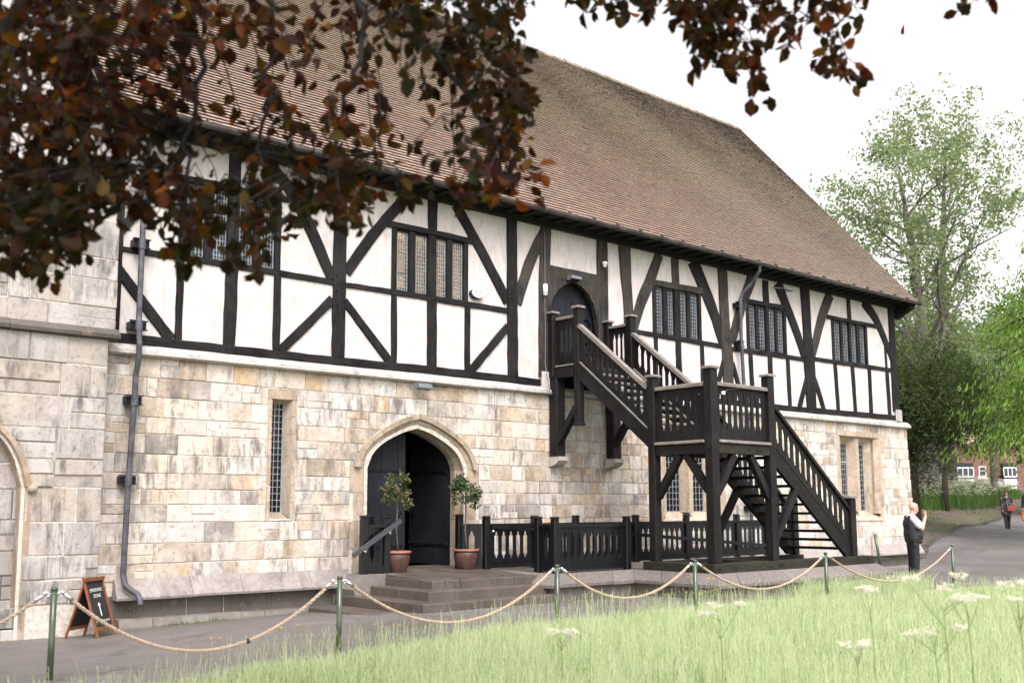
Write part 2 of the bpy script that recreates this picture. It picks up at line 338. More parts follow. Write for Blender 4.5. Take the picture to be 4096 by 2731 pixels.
M_WHITE = m_white()
M_YELLOW = m_plain('buttercup_petal', (.85, .50, .02), .5)
def m_pot():
    t = NT('glazed_terracotta'); v = t.coord(); f = t.noise(v, 5, 6, .7)
    return t.base(t.ramp(f, [(.3, (.042, .020, .015)), (.6, (.088, .041, .030)), (.8, (.14, .082, .066))]), t.ramp(f, [(.3, (.3, .3, .3)), (.7, (.5, .5, .5))]))
M_POT = m_pot()
M_POTRIM = m_plain('terracotta_rim', (.26, .11, .075), .6)
M_ROPE = m_plain('hemp_rope', (.40, .31, .23), .9, var=.35, scale=60)
M_TAPE = m_plain('black_tape', (.01, .01, .012), .5)
M_POST = m_plain('dark_green_post', (.035, .060, .028), .25, .0, .25, 4, spec=.7)
M_PINE = m_wood('orange_pine', (.1600, .0520, .0224), (.3200, .1200, .0520), .5, .6)
M_CHALK = m_plain('chalkboard', (.012, .012, .014), .75, var=.5, scale=5)
M_INK = m_plain('white_chalk', (.75, .75, .73), .9)
M_WPLASTIC = m_plain('white_plastic', (.78, .78, .77), .4, var=.04)
M_GREYP = m_plain('grey_plastic', (.16, .17, .19), .5)
M_NAVY = m_plain('navy_plastic', (.02, .025, .08), .5)
M_SKIN = m_plain('skin', (.56, .29, .22), .55, var=.12, scale=9)
M_VEST = m_plain('black_waistcoat', (.009, .009, .010), .6, var=.5, scale=14)
M_TROUSER = m_plain('black_trousers', (.008, .008, .010), .8, var=.5, scale=8)
M_SHIRT = m_plain('white_shirt', (.66, .69, .76), .8, var=.06)
M_SHOE = m_plain('black_leather', (.01, .01, .01), .35)
M_HAIR = m_plain('dark_brown_hair', (.022, .012, .009), .6, var=.5, scale=20)
def m_print():
    t = NT('patterned_coat'); f = t.n('ShaderNodeTexVoronoi'); f.inputs['Scale'].default_value = 17; t.l(t.coord(), f.inputs['Vector'])
    return t.base(t.ramp(f.outputs['Distance'], [(.28, (.30, .26, .27)), (.36, (.016, .014, .02))]), .85)
M_COAT = m_print()
M_RED = m_plain('red_leather', (.38, .045, .04), .5)
M_ORANGE = m_plain('orange_plastic_bag', (.75, .17, .01), .45)
M_JACKET = m_plain('navy_jacket', (.012, .014, .022), .8)
M_BLUE = m_plain('blue_shirt', (.03, .08, .22), .8)
def m_brick():
    t = NT('red_brick'); b = t.n('ShaderNodeTexBrick'); b.inputs['Scale'].default_value = 4; b.inputs['Color1'].default_value = (.17, .062, .045, 1); b.inputs['Color2'].default_value = (.13, .048, .036, 1)
    b.inputs['Mortar'].default_value = (.35, .30, .26, 1); b.inputs['Mortar Size'].default_value = .015
    sx = t.n('ShaderNodeSeparateXYZ'); cb = t.n('ShaderNodeCombineXYZ'); t.l(t.coord(), sx.inputs[0]); t.l(sx.outputs[0], cb.inputs[0]); t.l(sx.outputs[2], cb.inputs[1]); t.l(cb.outputs[0], b.inputs['Vector'])
    return t.base(b.outputs[0], .9)
M_BRICK = m_brick()
M_WPAINT = m_plain('white_paint', (.78, .78, .77), .5, var=.04)
M_BPAINT = m_plain('black_gloss_paint', (.012, .012, .016), .5)
M_GLASSD = m_plain('dark_window', (.03, .04, .045), .08, spec=.6)
M_GROOF = m_plain('grey_lead_roof', (.26, .25, .25), .6)
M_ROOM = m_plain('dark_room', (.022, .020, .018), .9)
M_TAN = m_plain('tan_wall_paint', (.62, .44, .22), .8, var=.08, scale=1)
M_TEAL = m_plain('teal_reflection', (.02, .22, .17), .6)
M_BOARD = m_plain('white_board', (.72, .74, .78), .5)
def m_emit(name, c, s):
    t = NT(name); e = t.n('ShaderNodeEmission'); e.inputs[0].default_value = (*c, 1); e.inputs[1].default_value = s; t.l(e.outputs[0], t.out.inputs[0]); return t.mat
M_TUBE = m_emit('lit_tube', (1, .93, .80), 30)
TW=[(277,324,397,268,333,376),(161,461,332,151,456,320),(355,442,437,355,433,402),(296,359,374,303,361,362),(142,627,348,148,623,329),(117,496,294,129,518,281),(363,416,405,355,401,374),(145,549,388,134,550,360),(203,528,427,225,542,433),(234,444,367,232,421,340),(278,328,398,280,344,383),(174,636,406,181,657,381),(227,454,315,228,432,297),(227,542,340,239,547,322),(265,431,342,277,445,326),(280,497,347,269,517,335),(296,443,453,300,451,435),(116,478,336,113,471,321),(166,537,416,157,531,391),(307,368,430,304,348,408),(288,376,366,303,372,351),(235,564,458,256,579,447),(136,632,459,148,617,435),(183,494,358,192,476,338),(117,511,337,119,491,307),(239,569,341,249,588,330),(132,510,292,147,517,282),(280,333,385,280,342,369),(329,441,456,340,446,432),(121,482,284,132,462,270),(283,333,384,287,340,370),(140,593,445,155,606,443),(153,531,368,168,549,356),(146,487,322,138,501,302),(148,436,347,152,446,337),(159,610,454,151,617,438),(232,585,333,247,588,310),(160,542,305,148,561,289),(136,513,404,146,531,395),(154,523,397,149,501,372),(136,481,313,132,457,285),(161,484,414,157,480,384),(271,407,406,299,415,403),(274,531,417,273,506,395),(157,461,408,154,460,393),(179,477,422,191,473,398),(162,623,423,178,619,406),(296,375,394,292,388,379),(185,561,446,194,576,438),(194,508,426,198,491,406),(130,508,313,134,499,298),(153,570,383,142,599,372),(188,444,399,182,424,374),(254,360,324,258,348,315),(173,417,353,182,413,338),(183,587,341,165,581,311),(122,510,331,117,499,302),(197,574,409,215,586,386),(228,388,349,220,373,319),(188,449,420,186,424,389),(259,500,414,261,514,404),(199,542,332,223,555,319),(216,503,454,224,524,448),(352,419,353,348,417,335),(330,404,415,337,426,408),(183,593,357,200,604,350),(267,486,353,267,502,342),(191,395,385,182,383,364),(151,569,440,152,586,429),(122,467,345,131,468,333),(229,537,343,244,544,317),(201,540,443,211,561,432),(264,337,325,261,328,305),(117,512,301,125,504,294),(207,482,353,208,457,334),(304,472,376,305,471,354),(305,498,359,317,511,349),(190,632,338,178,629,305),(182,486,324,189,507,314),(368,451,448,378,453,420),(310,357,422,321,368,410),(261,401,413,273,384,399),(177,511,345,184,522,327),(127,509,344,129,507,325),(135,522,358,146,543,346),(129,446,348,128,424,323),(164,462,375,183,470,365),(132,434,376,140,451,362),(132,465,300,132,439,276),(285,446,438,311,448,446),(254,379,405,262,362,384),(127,556,314,138,528,291),(173,542,440,164,532,419),(159,547,365,174,563,354),(162,559,410,174,547,391),(210,568,458,203,562,433),(158,558,318,147,541,300),(161,413,383,148,414,364),(191,379,378,201,376,370),(157,427,385,175,431,374),(153,547,355,153,547,325),(329,387,379,313,382,347),(324,382,344,336,392,330),(274,475,438,261,465,405),(167,559,444,169,536,412),(131,520,313,132,529,291),(314,370,386,341,380,373),(127,441,302,143,457,292),(175,581,378,172,610,359),(152,622,376,156,604,358),(279,365,316,288,343,313),(148,513,425,165,520,412),(252,515,373,267,513,351),(117,464,352,116,449,330),(244,518,393,256,524,376),(308,464,387,304,452,362),(174,421,391,181,404,377),(141,644,457,156,654,453),(143,559,424,149,572,416),(145,475,350,139,470,324),(255,339,389,260,351,381),(175,617,384,169,635,362),(131,542,352,133,516,327),(156,424,385,164,411,361),(185,558,339,190,552,325),(284,354,407,292,370,399),(222,490,428,225,498,402),(139,451,338,150,460,333),(265,316,384,265,317,364),(178,594,414,199,599,406),(156,501,353,175,504,347),(144,495,305,150,471,289),(158,648,392,173,657,376),(153,459,343,165,482,339),(219,572,435,237,579,434),(248,343,361,241,331,340),(307,458,375,324,459,366),(301,357,334,278,349,311),(211,594,398,214,593,381),(172,462,397,171,449,371),(186,567,345,186,551,322),(366,429,454,374,435,430),(276,429,431,260,420,403),(227,434,293,217,432,273),(131,457,338,135,483,332),(124,536,351,132,558,345),(116,448,345,120,430,323),(241,415,419,242,426,401),(193,565,355,198,545,341),(128,478,294,135,474,277),(181,463,344,193,473,337),(198,407,358,201,396,339),(241,403,345,236,388,320),(273,377,405,272,409,402),(259,347,404,287,355,409),(246,454,391,239,460,373),(179,516,372,193,517,365),(124,431,387,130,440,376),(243,497,449,230,484,411),(274,441,440,267,432,407),(195,582,468,185,592,457),(320,476,466,338,476,448),(125,524,373,126,511,354),(250,551,447,260,533,442),(340,395,445,342,386,426),(260,393,393,263,377,379),(121,535,430,128,542,417),(242,412,311,259,408,296),(282,412,384,295,406,375),(274,444,403,278,449,390),(229,537,329,239,533,318),(277,486,360,274,482,342),(172,591,320,168,580,290),(283,450,331,296,460,322),(251,421,364,249,396,336),(150,492,367,137,497,351),(158,603,313,166,588,299),(379,453,372,383,460,347),(140,480,385,147,476,376),(146,563,354,150,564,336),(254,389,360,253,386,335),(388,447,398,369,447,363),(177,544,326,173,531,301),(151,451,327,156,478,310),(202,569,410,221,585,404),(249,384,387,247,378,369),(141,457,306,142,454,290),(129,500,338,144,513,324),(203,449,422,218,442,415),(386,443,379,400,466,366),(131,556,433,123,552,404),(126,472,371,130,478,360),(170,584,315,172,603,289),(202,562,393,216,562,378),(125,487,382,121,479,355),(317,370,333,302,358,309),(330,398,345,324,386,319),(228,429,346,231,412,326),(336,414,391,321,414,367),(140,472,309,145,500,298),(114,486,389,122,499,379),(313,504,463,332,518,445),(383,446,389,395,451,376),(295,340,391,298,357,377),(144,558,341,157,573,327),(198,462,303,193,446,274),(198,396,383,197,377,360),(163,407,373,175,385,357),(165,548,436,168,550,417),(220,531,391,205,523,357),(336,444,434,330,442,403),(247,569,344,264,582,328),(172,534,373,182,551,351),(291,379,362,291,387,350),(166,543,336,159,558,315),(130,592,412,142,586,410),(174,573,316,181,554,299),(147,526,346,146,513,322),(188,613,423,187,589,400),(325,395,374,311,379,345),(178,466,406,186,474,385),(150,418,364,157,406,348),(145,451,334,151,445,325),(139,429,362,139,438,344),(310,390,384,331,390,376),(227,466,351,240,474,330),(303,356,418,305,340,397),(161,507,372,166,487,344),(208,585,436,205,597,412),(148,508,413,157,525,397),(276,358,411,274,352,392),(218,585,381,228,585,352),(121,454,345,121,450,325),(276,386,378,291,402,364),(243,476,380,253,496,369),(240,546,468,255,561,457),(132,436,352,135,433,338),(329,460,463,337,458,449),(147,497,311,138,532,304),(150,500,340,157,505,319),(142,441,325,145,429,302),(224,421,386,229,402,359),(364,436,373,393,440,366),(190,507,349,195,487,319),(170,514,410,174,503,381),(126,435,379,130,412,361),(150,465,413,150,438,391),(284,468,405,281,464,380),(251,460,415,261,451,411),(211,478,314,203,482,292),(261,389,393,273,395,384),(171,467,408,183,486,394),(275,341,331,271,338,309),(179,386,372,187,414,363),(148,578,410,141,581,380),(162,605,459,158,592,437),(228,389,381,227,369,349),(156,635,323,159,610,302),(143,423,373,142,440,366),(173,524,430,163,516,404),(382,445,397,375,427,375),(245,434,335,245,430,315),(176,610,419,180,605,397),(151,563,443,172,545,431),(179,610,385,189,619,371),(164,543,319,174,564,319),(243,510,310,238,499,297),(143,470,282,136,463,275),(227,397,307,235,410,302),(204,487,313,198,478,301),(340,384,424,324,379,411),(316,364,332,302,357,318),(203,488,313,213,492,305),(347,401,340,351,404,327),(361,413,438,351,405,417),(170,581,322,174,591,310),(128,528,313,124,520,305),(173,433,309,171,411,300),(147,483,290,149,460,289),(261,431,318,256,411,307),(168,536,324,168,551,322),(223,550,342,230,574,334),(270,441,323,278,462,320),(289,486,342,302,506,334),(224,432,291,223,443,290),(134,488,284,134,512,281),(136,553,325,132,539,314),(245,375,314,249,378,307),(251,372,316,259,374,315),(317,356,390,300,342,373),(203,417,306,209,419,297),(187,499,322,198,522,318),(294,337,345,312,345,354),(160,565,307,166,593,305),(281,340,313,293,357,307),(128,541,286,133,539,282),(126,478,295,126,499,295),(222,546,354,218,520,334),(209,408,301,215,412,297),(337,389,359,340,400,351),(217,427,322,223,450,322),(294,338,351,291,331,339),(164,509,314,170,494,306),(296,349,403,305,366,401),(171,523,336,173,509,331),(261,466,326,270,485,324),(194,468,287,193,448,277),(141,599,350,143,628,344),(215,530,317,214,511,301),(228,496,327,228,487,319),(271,472,324,273,497,323),(146,491,283,140,487,272),(199,452,319,190,436,306),(271,505,324,272,495,313),(300,340,338,312,359,336),(229,500,323,225,491,313),(242,413,307,252,421,304),(342,445,350,359,450,343),(299,467,341,308,480,338),(223,496,326,223,502,315),(136,483,298,138,497,292),(165,536,333,164,557,329),(282,383,325,288,391,321),(323,367,338,316,350,321),(251,506,319,258,509,310),(226,500,342,242,517,337),(172,563,310,173,563,302),(140,608,352,146,605,345),(157,509,309,154,515,303),(205,531,333,203,532,320),(304,478,346,322,490,350),(134,523,310,134,512,298),(234,451,321,237,449,311),(119,498,318,115,481,305),(181,560,313,182,566,306),(236,536,334,230,525,317),(297,474,343,302,478,334),(127,499,320,135,522,316),(227,458,314,224,452,301),(198,486,311,201,479,303),(279,461,325,289,470,317),(348,411,410,370,423,417),(128,551,322,133,573,321),(200,408,298,194,397,287),(291,422,333,310,438,328),(158,566,319,161,565,313),(239,415,309,233,410,297),(249,474,339,256,487,331),(221,446,297,222,453,290),(147,542,336,141,521,318),(263,476,338,268,489,332),(197,507,309,206,515,299),(180,452,310,189,452,304),(282,329,384,278,325,373),(165,441,309,167,455,302),(314,354,422,305,360,414),(154,447,309,154,434,300),(136,482,306,132,494,302),(184,484,322,188,499,318),(129,492,316,122,476,302),(230,382,303,232,378,294),(298,475,338,291,474,330),(313,360,366,318,359,361),(311,356,369,302,341,353),(200,417,282,214,437,281),(289,373,315,305,385,312),(237,439,316,223,424,301),(162,548,313,163,565,306),(248,495,324,254,518,325),(123,520,317,124,528,307),(314,369,418,327,383,419),(139,562,304,134,566,298),(135,470,290,137,485,285),(280,412,326,297,423,322),(114,485,274,120,498,271),(150,627,322,143,605,302),(158,551,331,166,570,317),(147,471,373,140,456,346),(153,550,444,146,557,429),(171,633,419,169,638,399),(166,610,437,158,594,414),(118,462,293,117,449,281),(141,446,321,143,441,301),(164,620,343,169,591,334),(175,623,450,171,627,438),(158,503,379,155,514,363),(178,592,396,192,586,383),(149,626,420,155,649,403),(149,613,438,144,594,407),(166,544,410,165,563,393),(139,598,351,138,576,324),(122,447,366,133,448,356),(154,528,383,159,531,371),(125,488,284,133,487,275),(131,515,388,126,496,362),(143,472,371,153,459,355),(156,625,362,146,610,345),(131,446,372,135,413,360),(187,596,327,181,605,308),(129,550,359,137,562,349),(145,558,347,146,550,325),(125,472,382,117,465,358),(152,506,359,156,474,332),(139,527,386,136,522,371),(136,508,428,141,517,410),(123,493,406,121,521,403),(157,564,366,156,596,364),(129,442,287,119,458,279),(130,554,370,128,532,350),(128,457,375,122,453,361),(156,630,404,177,644,399),(117,459,304,123,471,293),(149,618,428,150,590,393),(182,582,403,186,599,394),(143,502,388,127,486,370),(133,427,363,135,441,353),(174,550,431,196,550,427),(156,515,299,152,506,284),(144,509,344,137,498,318),(145,547,439,162,548,431),(142,531,330,140,529,317),(127,450,321,134,462,308),(151,600,346,161,581,329),(149,530,320,155,508,309),(111,473,324,107,474,307),(128,548,320,126,547,302),(127,527,377,122,512,357),(170,588,431,180,588,415),(148,453,311,136,445,294),(133,563,330,141,557,321),(136,451,356,140,463,339),(139,465,285,136,469,268),(137,441,289,141,470,286),(200,593,416,217,592,403),(171,542,355,174,573,342),(467,287,432,489,294,434),(394,283,368,414,287,365),(368,364,435,371,354,424),(358,293,406,350,286,388),(379,356,442,384,353,435),(429,255,385,415,254,370),(413,292,385,427,304,381),(383,364,447,380,356,429),(381,280,418,375,278,407),(397,313,416,421,318,422),(415,313,425,409,301,413),(413,250,383,409,256,372),(463,296,420,471,292,415),(424,251,423,405,250,404),(419,307,409,446,310,413),(360,294,407,361,295,401),(430,296,432,434,292,423),(374,338,436,396,340,436),(400,283,425,387,270,400),(400,305,400,423,317,394),(441,313,403,430,306,388),(461,276,388,482,281,387),(363,337,424,378,341,426),(412,342,449,407,349,440),(346,304,403,338,292,390),(484,281,434,501,299,436),(365,307,406,386,306,413),(397,285,392,415,284,388),(438,310,448,450,313,442),(395,260,408,409,271,409),(427,281,428,452,288,434),(391,354,442,380,335,423),(441,305,423,438,294,416),(348,358,421,369,361,422),(392,269,409,397,256,408),(363,343,426,363,342,410),(333,335,421,346,350,418),(392,311,386,398,297,379),(391,267,395,375,253,378),(434,246,413,412,245,397),(374,303,392,391,312,388),(434,324,433,415,318,418),(415,252,419,441,255,422),(375,360,439,371,363,428),(417,254,422,403,246,398),(408,314,428,416,336,432),(359,345,438,361,351,433),(433,324,401,438,340,404),(433,250,426,451,258,429),(420,327,406,433,329,403),(458,298,454,481,305,456),(420,317,409,437,314,404),(392,312,387,404,303,390),(411,324,414,415,316,413),(370,341,438,375,347,433),(438,305,429,434,306,416),(397,266,405,389,255,387),(384,313,418,375,303,401),(389,314,393,384,294,378),(366,318,423,359,302,407),(435,308,421,441,310,410),(427,313,414,439,317,404),(375,286,400,393,299,396),(345,307,416,346,300,405),(402,323,442,422,333,437),(376,339,432,382,357,433),(393,350,451,408,359,449),(420,307,439,437,307,437),(410,272,392,394,265,376),(406,262,418,398,259,407),(381,310,409,380,309,400),(392,298,402,369,289,381),(340,338,428,338,345,416),(383,279,401,379,279,392),(379,303,386,381,301,374),(405,320,426,419,335,424),(353,316,407,341,302,390),(400,293,392,403,287,379),(408,307,408,401,306,389),(444,270,394,464,277,390),(417,267,427,415,260,417),(414,253,409,397,241,390),(386,278,418,373,262,401),(416,259,420,394,249,397),(462,283,408,478,290,408),(378,314,404,375,304,391),(404,301,426,414,292,430),(367,290,404,363,278,395),(421,281,433,411,283,417),(345,333,419,357,335,424),(396,326,442,382,320,418),(438,296,412,457,299,418),(404,308,428,404,314,420),(381,297,424,386,307,424),(407,249,405,402,245,387),(382,292,383,381,289,369),(408,309,432,399,292,409),(365,318,423,351,310,401),(446,274,433,468,282,436),(446,263,386,432,254,370),(498,211,425,505,215,419),(488,213,413,503,227,418),(484,217,427,504,220,427)]
BO=[[(48,613,396),(96,578,436),(169,510,464),(261,430,471),(347,343,467),(438,266,460),(513,202,451)],[(63,598,405),(128,575,369),(145,579,414),(150,581,456),(150,574,501)],[(178,503,464),(199,478,422),(204,467,379),(195,468,339),(201,468,310)],[(245,444,470),(267,421,409),(282,397,393),(298,376,360),(308,359,329)],[(153,525,462),(168,532,414),(164,531,365),(157,530,325)],[(267,421,409),(258,422,370),(251,421,333),(251,424,314)],[(372,322,467),(395,309,426),(402,307,398)],[(405,294,462),(428,280,426),(443,271,400)],[(221,465,466),(235,450,405),(230,448,360),(223,460,324)]]
# ================================================================== the timber-framed hall
YF = 15.2
def sheet(mb, x0, x1, z0, z1, Y, holes=()):
    """flat sheet facing the camera side with holes (xa, xb, lo, hi); lo/hi numbers or functions of x"""
    fn = lambda h: h if callable(h) else (lambda x: h)
    xs = {x0, x1}
    for a, b, lo, hi in holes:
        xs |= {a, b}
        if callable(lo) or callable(hi): xs |= {a + (b - a) * i / 24 for i in range(25)}
    xs = sorted(x for x in xs if x0 <= x <= x1)
    for a, b in zip(xs, xs[1:]):
        cut = [(fn(lo), fn(hi)) for p, q, lo, hi in holes if p <= a + 1e-6 and q >= b - 1e-6]
        cut.sort(key=lambda c: c[0](a)); lo = lambda x: z0
        for cl, ch in cut:
            if cl((a + b) / 2) > lo((a + b) / 2) + 1e-4: mb.quad((a, Y, lo(a)), (b, Y, lo(b)), (b, Y, cl(b)), (a, Y, cl(a)))
            lo = ch
        mb.quad((a, Y, lo(a)), (b, Y, lo(b)), (b, Y, z1), (a, Y, z1))

def clip_half(poly, p, n):
    out = []
    for i in range(len(poly)):
        a, b = poly[i - 1], poly[i]
        da = (a[0] - p[0]) * n[0] + (a[1] - p[1]) * n[1]; db = (b[0] - p[0]) * n[0] + (b[1] - p[1]) * n[1]
        if (da >= 0) != (db >= 0):
            t = da / (da - db); out.append((a[0] + (b[0] - a[0]) * t, a[1] + (b[1] - a[1]) * t))
        if db >= 0: out.append(b)
    return out
def area(p): return abs(sum(p[i - 1][0] * p[i][1] - p[i][0] * p[i - 1][1] for i in range(len(p)))) / 2
def stones(mb, x0, x1, z0, z1, Y, ch, bw, holes=(), arches=(), xr=None, prob=.0, proud=.012, gap=.004, rnd=random):
    """courses of squared blocks: each an island of its own with a bevelled, slightly proud face"""
    z = z0
    while z < z1 - .03:
        h = rnd.uniform(*ch)
        if z + h > z1 - ch[0] * .55: h = z1 - z
        x = x0 - rnd.uniform(0, bw[0])
        while True:
            w = rnd.uniform(*bw)
            if rnd.random() < .12: w *= .55
            a, b = max(x, x0), x + w
            lim = xr(z + h / 2) if xr else x1
            last = b > lim - .12
            if last: b = lim
            parts = [(z, z + h)]
            if rnd.random() < prob: m = z + h * rnd.uniform(.4, .6); parts = [(z, m), (m, z + h)]
            for za, zb in parts:
                poly = [(a + gap, za + gap), (b - gap, za + gap), (b - gap, zb - gap), (a + gap, zb - gap)]
                polys = [poly] if b - a > .03 else []
                for ha, hb, lo, hi in holes:
                    nx = []
                    for p in polys:
                        if max(q[0] for q in p) <= ha or min(q[0] for q in p) >= hb or max(q[1] for q in p) <= lo or min(q[1] for q in p) >= hi: nx.append(p); continue
                        L = clip_half(p, (ha - gap, 0), (-1, 0)); Rr = clip_half(p, (hb + gap, 0), (1, 0))
                        M = clip_half(clip_half(p, (ha, 0), (1, 0)), (hb, 0), (-1, 0))
                        nx += [L, Rr, clip_half(M, (0, lo - gap), (0, -1)), clip_half(M, (0, hi + gap), (0, 1))]
                    polys = [p for p in nx if len(p) > 2 and area(p) > .002]
                for arch in arches:
                    nx = []
                    for p in polys:
                        k = len(arch); best = p; bd = -1
                        cx = [q[0] for q in p]; cz = [q[1] for q in p]
                        if max(cx) < min(q[0] for q in arch) or min(cx) > max(q[0] for q in arch) or min(cz) > max(q[1] for q in arch): nx.append(p); continue
                        for i in range(k - 1):
                            e = (arch[i + 1][0] - arch[i][0], arch[i + 1][1] - arch[i][1]); L = math.hypot(*e)
                            c = clip_half(p, arch[i], (e[1] / L, -e[0] / L))
                            if len(c) > 2 and area(c) > bd: bd = area(c); best = c
                        if bd > .004: nx.append(best)
                    polys = nx
                for p in polys:
                    n = len(p); y1 = Y - .009 - rnd.uniform(.001, proud); gx = sum(q[0] for q in p) / n; gz = sum(q[1] for q in p) / n
                    tl = [rnd.uniform(-.003, .003) for _ in p]
                    p = [(q[0] + rnd.uniform(-.004, .004), q[1] + rnd.uniform(-.004, .004)) for q in p]; ins = [(gx + (q[0] - gx) * (1 - .018 / max(.05, abs(q[0] - gx) + 1e-6) * .5), gz + (q[1] - gz) * (1 - .018 / max(.05, abs(q[1] - gz) + 1e-6) * .5)) for q in p]; ins = [(q[0] + rnd.uniform(-.006, .006), q[1] + rnd.uniform(-.006, .006)) for q in ins]
                    vs = [(q[0], Y + .03, q[1]) for q in p] + [(q[0], y1 + .008, q[1]) for q in p] + [(q[0], y1 + t, q[1]) for q, t in zip(ins, tl)]
                    fs = [tuple(range(2 * n, 3 * n))]
                    for r0 in (0, n):
                        for i in range(n): j = (i + 1) % n; fs.append((r0 + i, r0 + j, r0 + n + j, r0 + n + i))
                    mb.add(vs, fs)
            x += w
            if last: break
        z += h
def arch_curve(xc, hw, spring, rise, n=28):
    us = [0, .26, .59, .80, .90, .97, 1]; fs = [1, .905, .69, .49, .33, .15, 0]
    out = []
    for i in range(n + 1):
        a = math.pi * i / n; u = -math.cos(a); out.append((xc + hw * u, spring + rise * float(np.interp(abs(u), us, fs))))
    return out[::-1]           # right spring -> apex -> left spring (outside on the left of travel)
def arch_fn(curve):
    c = sorted(curve); return lambda x: float(np.interp(x, [p[0] for p in c], [p[1] for p in c]))

HALL = thing('timber_framed_hall', 'long hall with black timber framing above stone walls under a steep tiled roof', 'building', (5.3, 15.2, 0))
WIN = {'a': ([(6.44, 6.75), (6.88, 7.13), (7.31, 7.58), (7.70, 7.97)], 5.56, 6.70, 5, 14), 'b': ([(10.375, 10.65), (10.79, 11.07), (11.25, 11.51), (11.64, 11.91)], 5.55, 6.635, 5, 15),
       'c': ([(17.35, 17.61), (17.735, 17.98), (18.165, 18.435), (18.55, 18.835)], 5.535, 6.585, 4, 13), 'd': ([(20.765, 21.05), (21.155, 21.45), (21.57, 21.855), (21.94, 22.22)], 5.54, 6.605, 4, 12),
       'e': ([(24.50, 24.835), (24.92, 25.235), (25.335, 25.645), (25.775, 26.075)], 5.585, 6.65, 4, 12)}
LO = [((17.87, 18.34), (18.66, 19.17)), ((24.92, 25.28), (25.74, 26.13))]
DOORC = arch_curve(10.88, 1.05, 2.36, .72); DF = arch_fn(DOORC)
# plaster, rooms behind the windows
mb = MB(); hs = [(w[0][0][0] - .06, w[0][-1][1] + .06, w[1] - .04, w[2] + .04) for w in WIN.values()]
sheet(mb, 5.3, 27.66, 4.03, 7.46, YF, hs + [(14.08, 15.56, 4.03, 6.34)])
mb.quad((27.66, YF, 4.0), (27.66, 25.9, 4.0), (27.66, 25.9, 7.46), (27.66, 20.6, 14.2), (27.66, YF, 7.46))
mb.quad((5.3, 25.9, 4.0), (5.3, YF, 4.0), (5.3, YF, 7.46), (5.3, 20.6, 14.2), (5.3, 25.9, 7.46))
mb.build('plaster_wall', M_PLASTER, HALL)
def room(mb, x0, x1, y0, y1, z0, z1):
    mb.quad((x0, y1, z0), (x1, y1, z0), (x1, y1, z1), (x0, y1, z1)); mb.quad((x0, y0, z0), (x0, y1, z0), (x0, y1, z1), (x0, y0, z1))
    mb.quad((x1, y1, z0), (x1, y0, z0), (x1, y0, z1), (x1, y1, z1)); mb.quad((x0, y0, z0), (x1, y0, z0), (x1, y1, z0), (x0, y1, z0)); mb.quad((x0, y1, z1), (x1, y1, z1), (x1, y0, z1), (x0, y0, z1))
mb = MB(); room(mb, 9.7, 13.6, 15.34, 18.6, 4.3, 7.25); mb.build('office_room', M_TAN, HALL)
mb = MB(); room(mb, 5.4, 9.5, 15.34, 18.6, 4.3, 7.25); room(mb, 13.8, 27.5, 15.42, 20, 4.3, 7.25)
room(mb, 6, 27.5, 15.72, 20.5, .3, 3.88); mb.build('dark_room', M_ROOM, HALL)
mb = MB(); mb.box(9.72, 10.5, 18.0, 18.55, 4.32, 6.0); mb.box(11.0, 11.5, 17.6, 18.5, 4.32, 5.6); mb.box(12.2, 13.5, 17.4, 18.5, 4.32, 5.55)
mb.bar((11.15, 17.2, 5.9), (11.6, 16.4, 5.95), .1, .04); mb.bar((11.3, 17.0, 6.3), (11.7, 16.6, 6.25), .1, .05); mb.build('office_furniture', M_GREYP, HALL)
mb = MB(); mb.box(6.45, 7.0, 15.5, 15.52, 5.85, 6.7); mb.build('notice_board', M_BOARD, HALL)
mb = MB(); mb.box(6.42, 8.0, 15.55, 15.57, 5.5, 5.80); mb.build('pane_reflection', M_TEAL, HALL)  # teal strip behind the panes, its colour standing in for their reflections

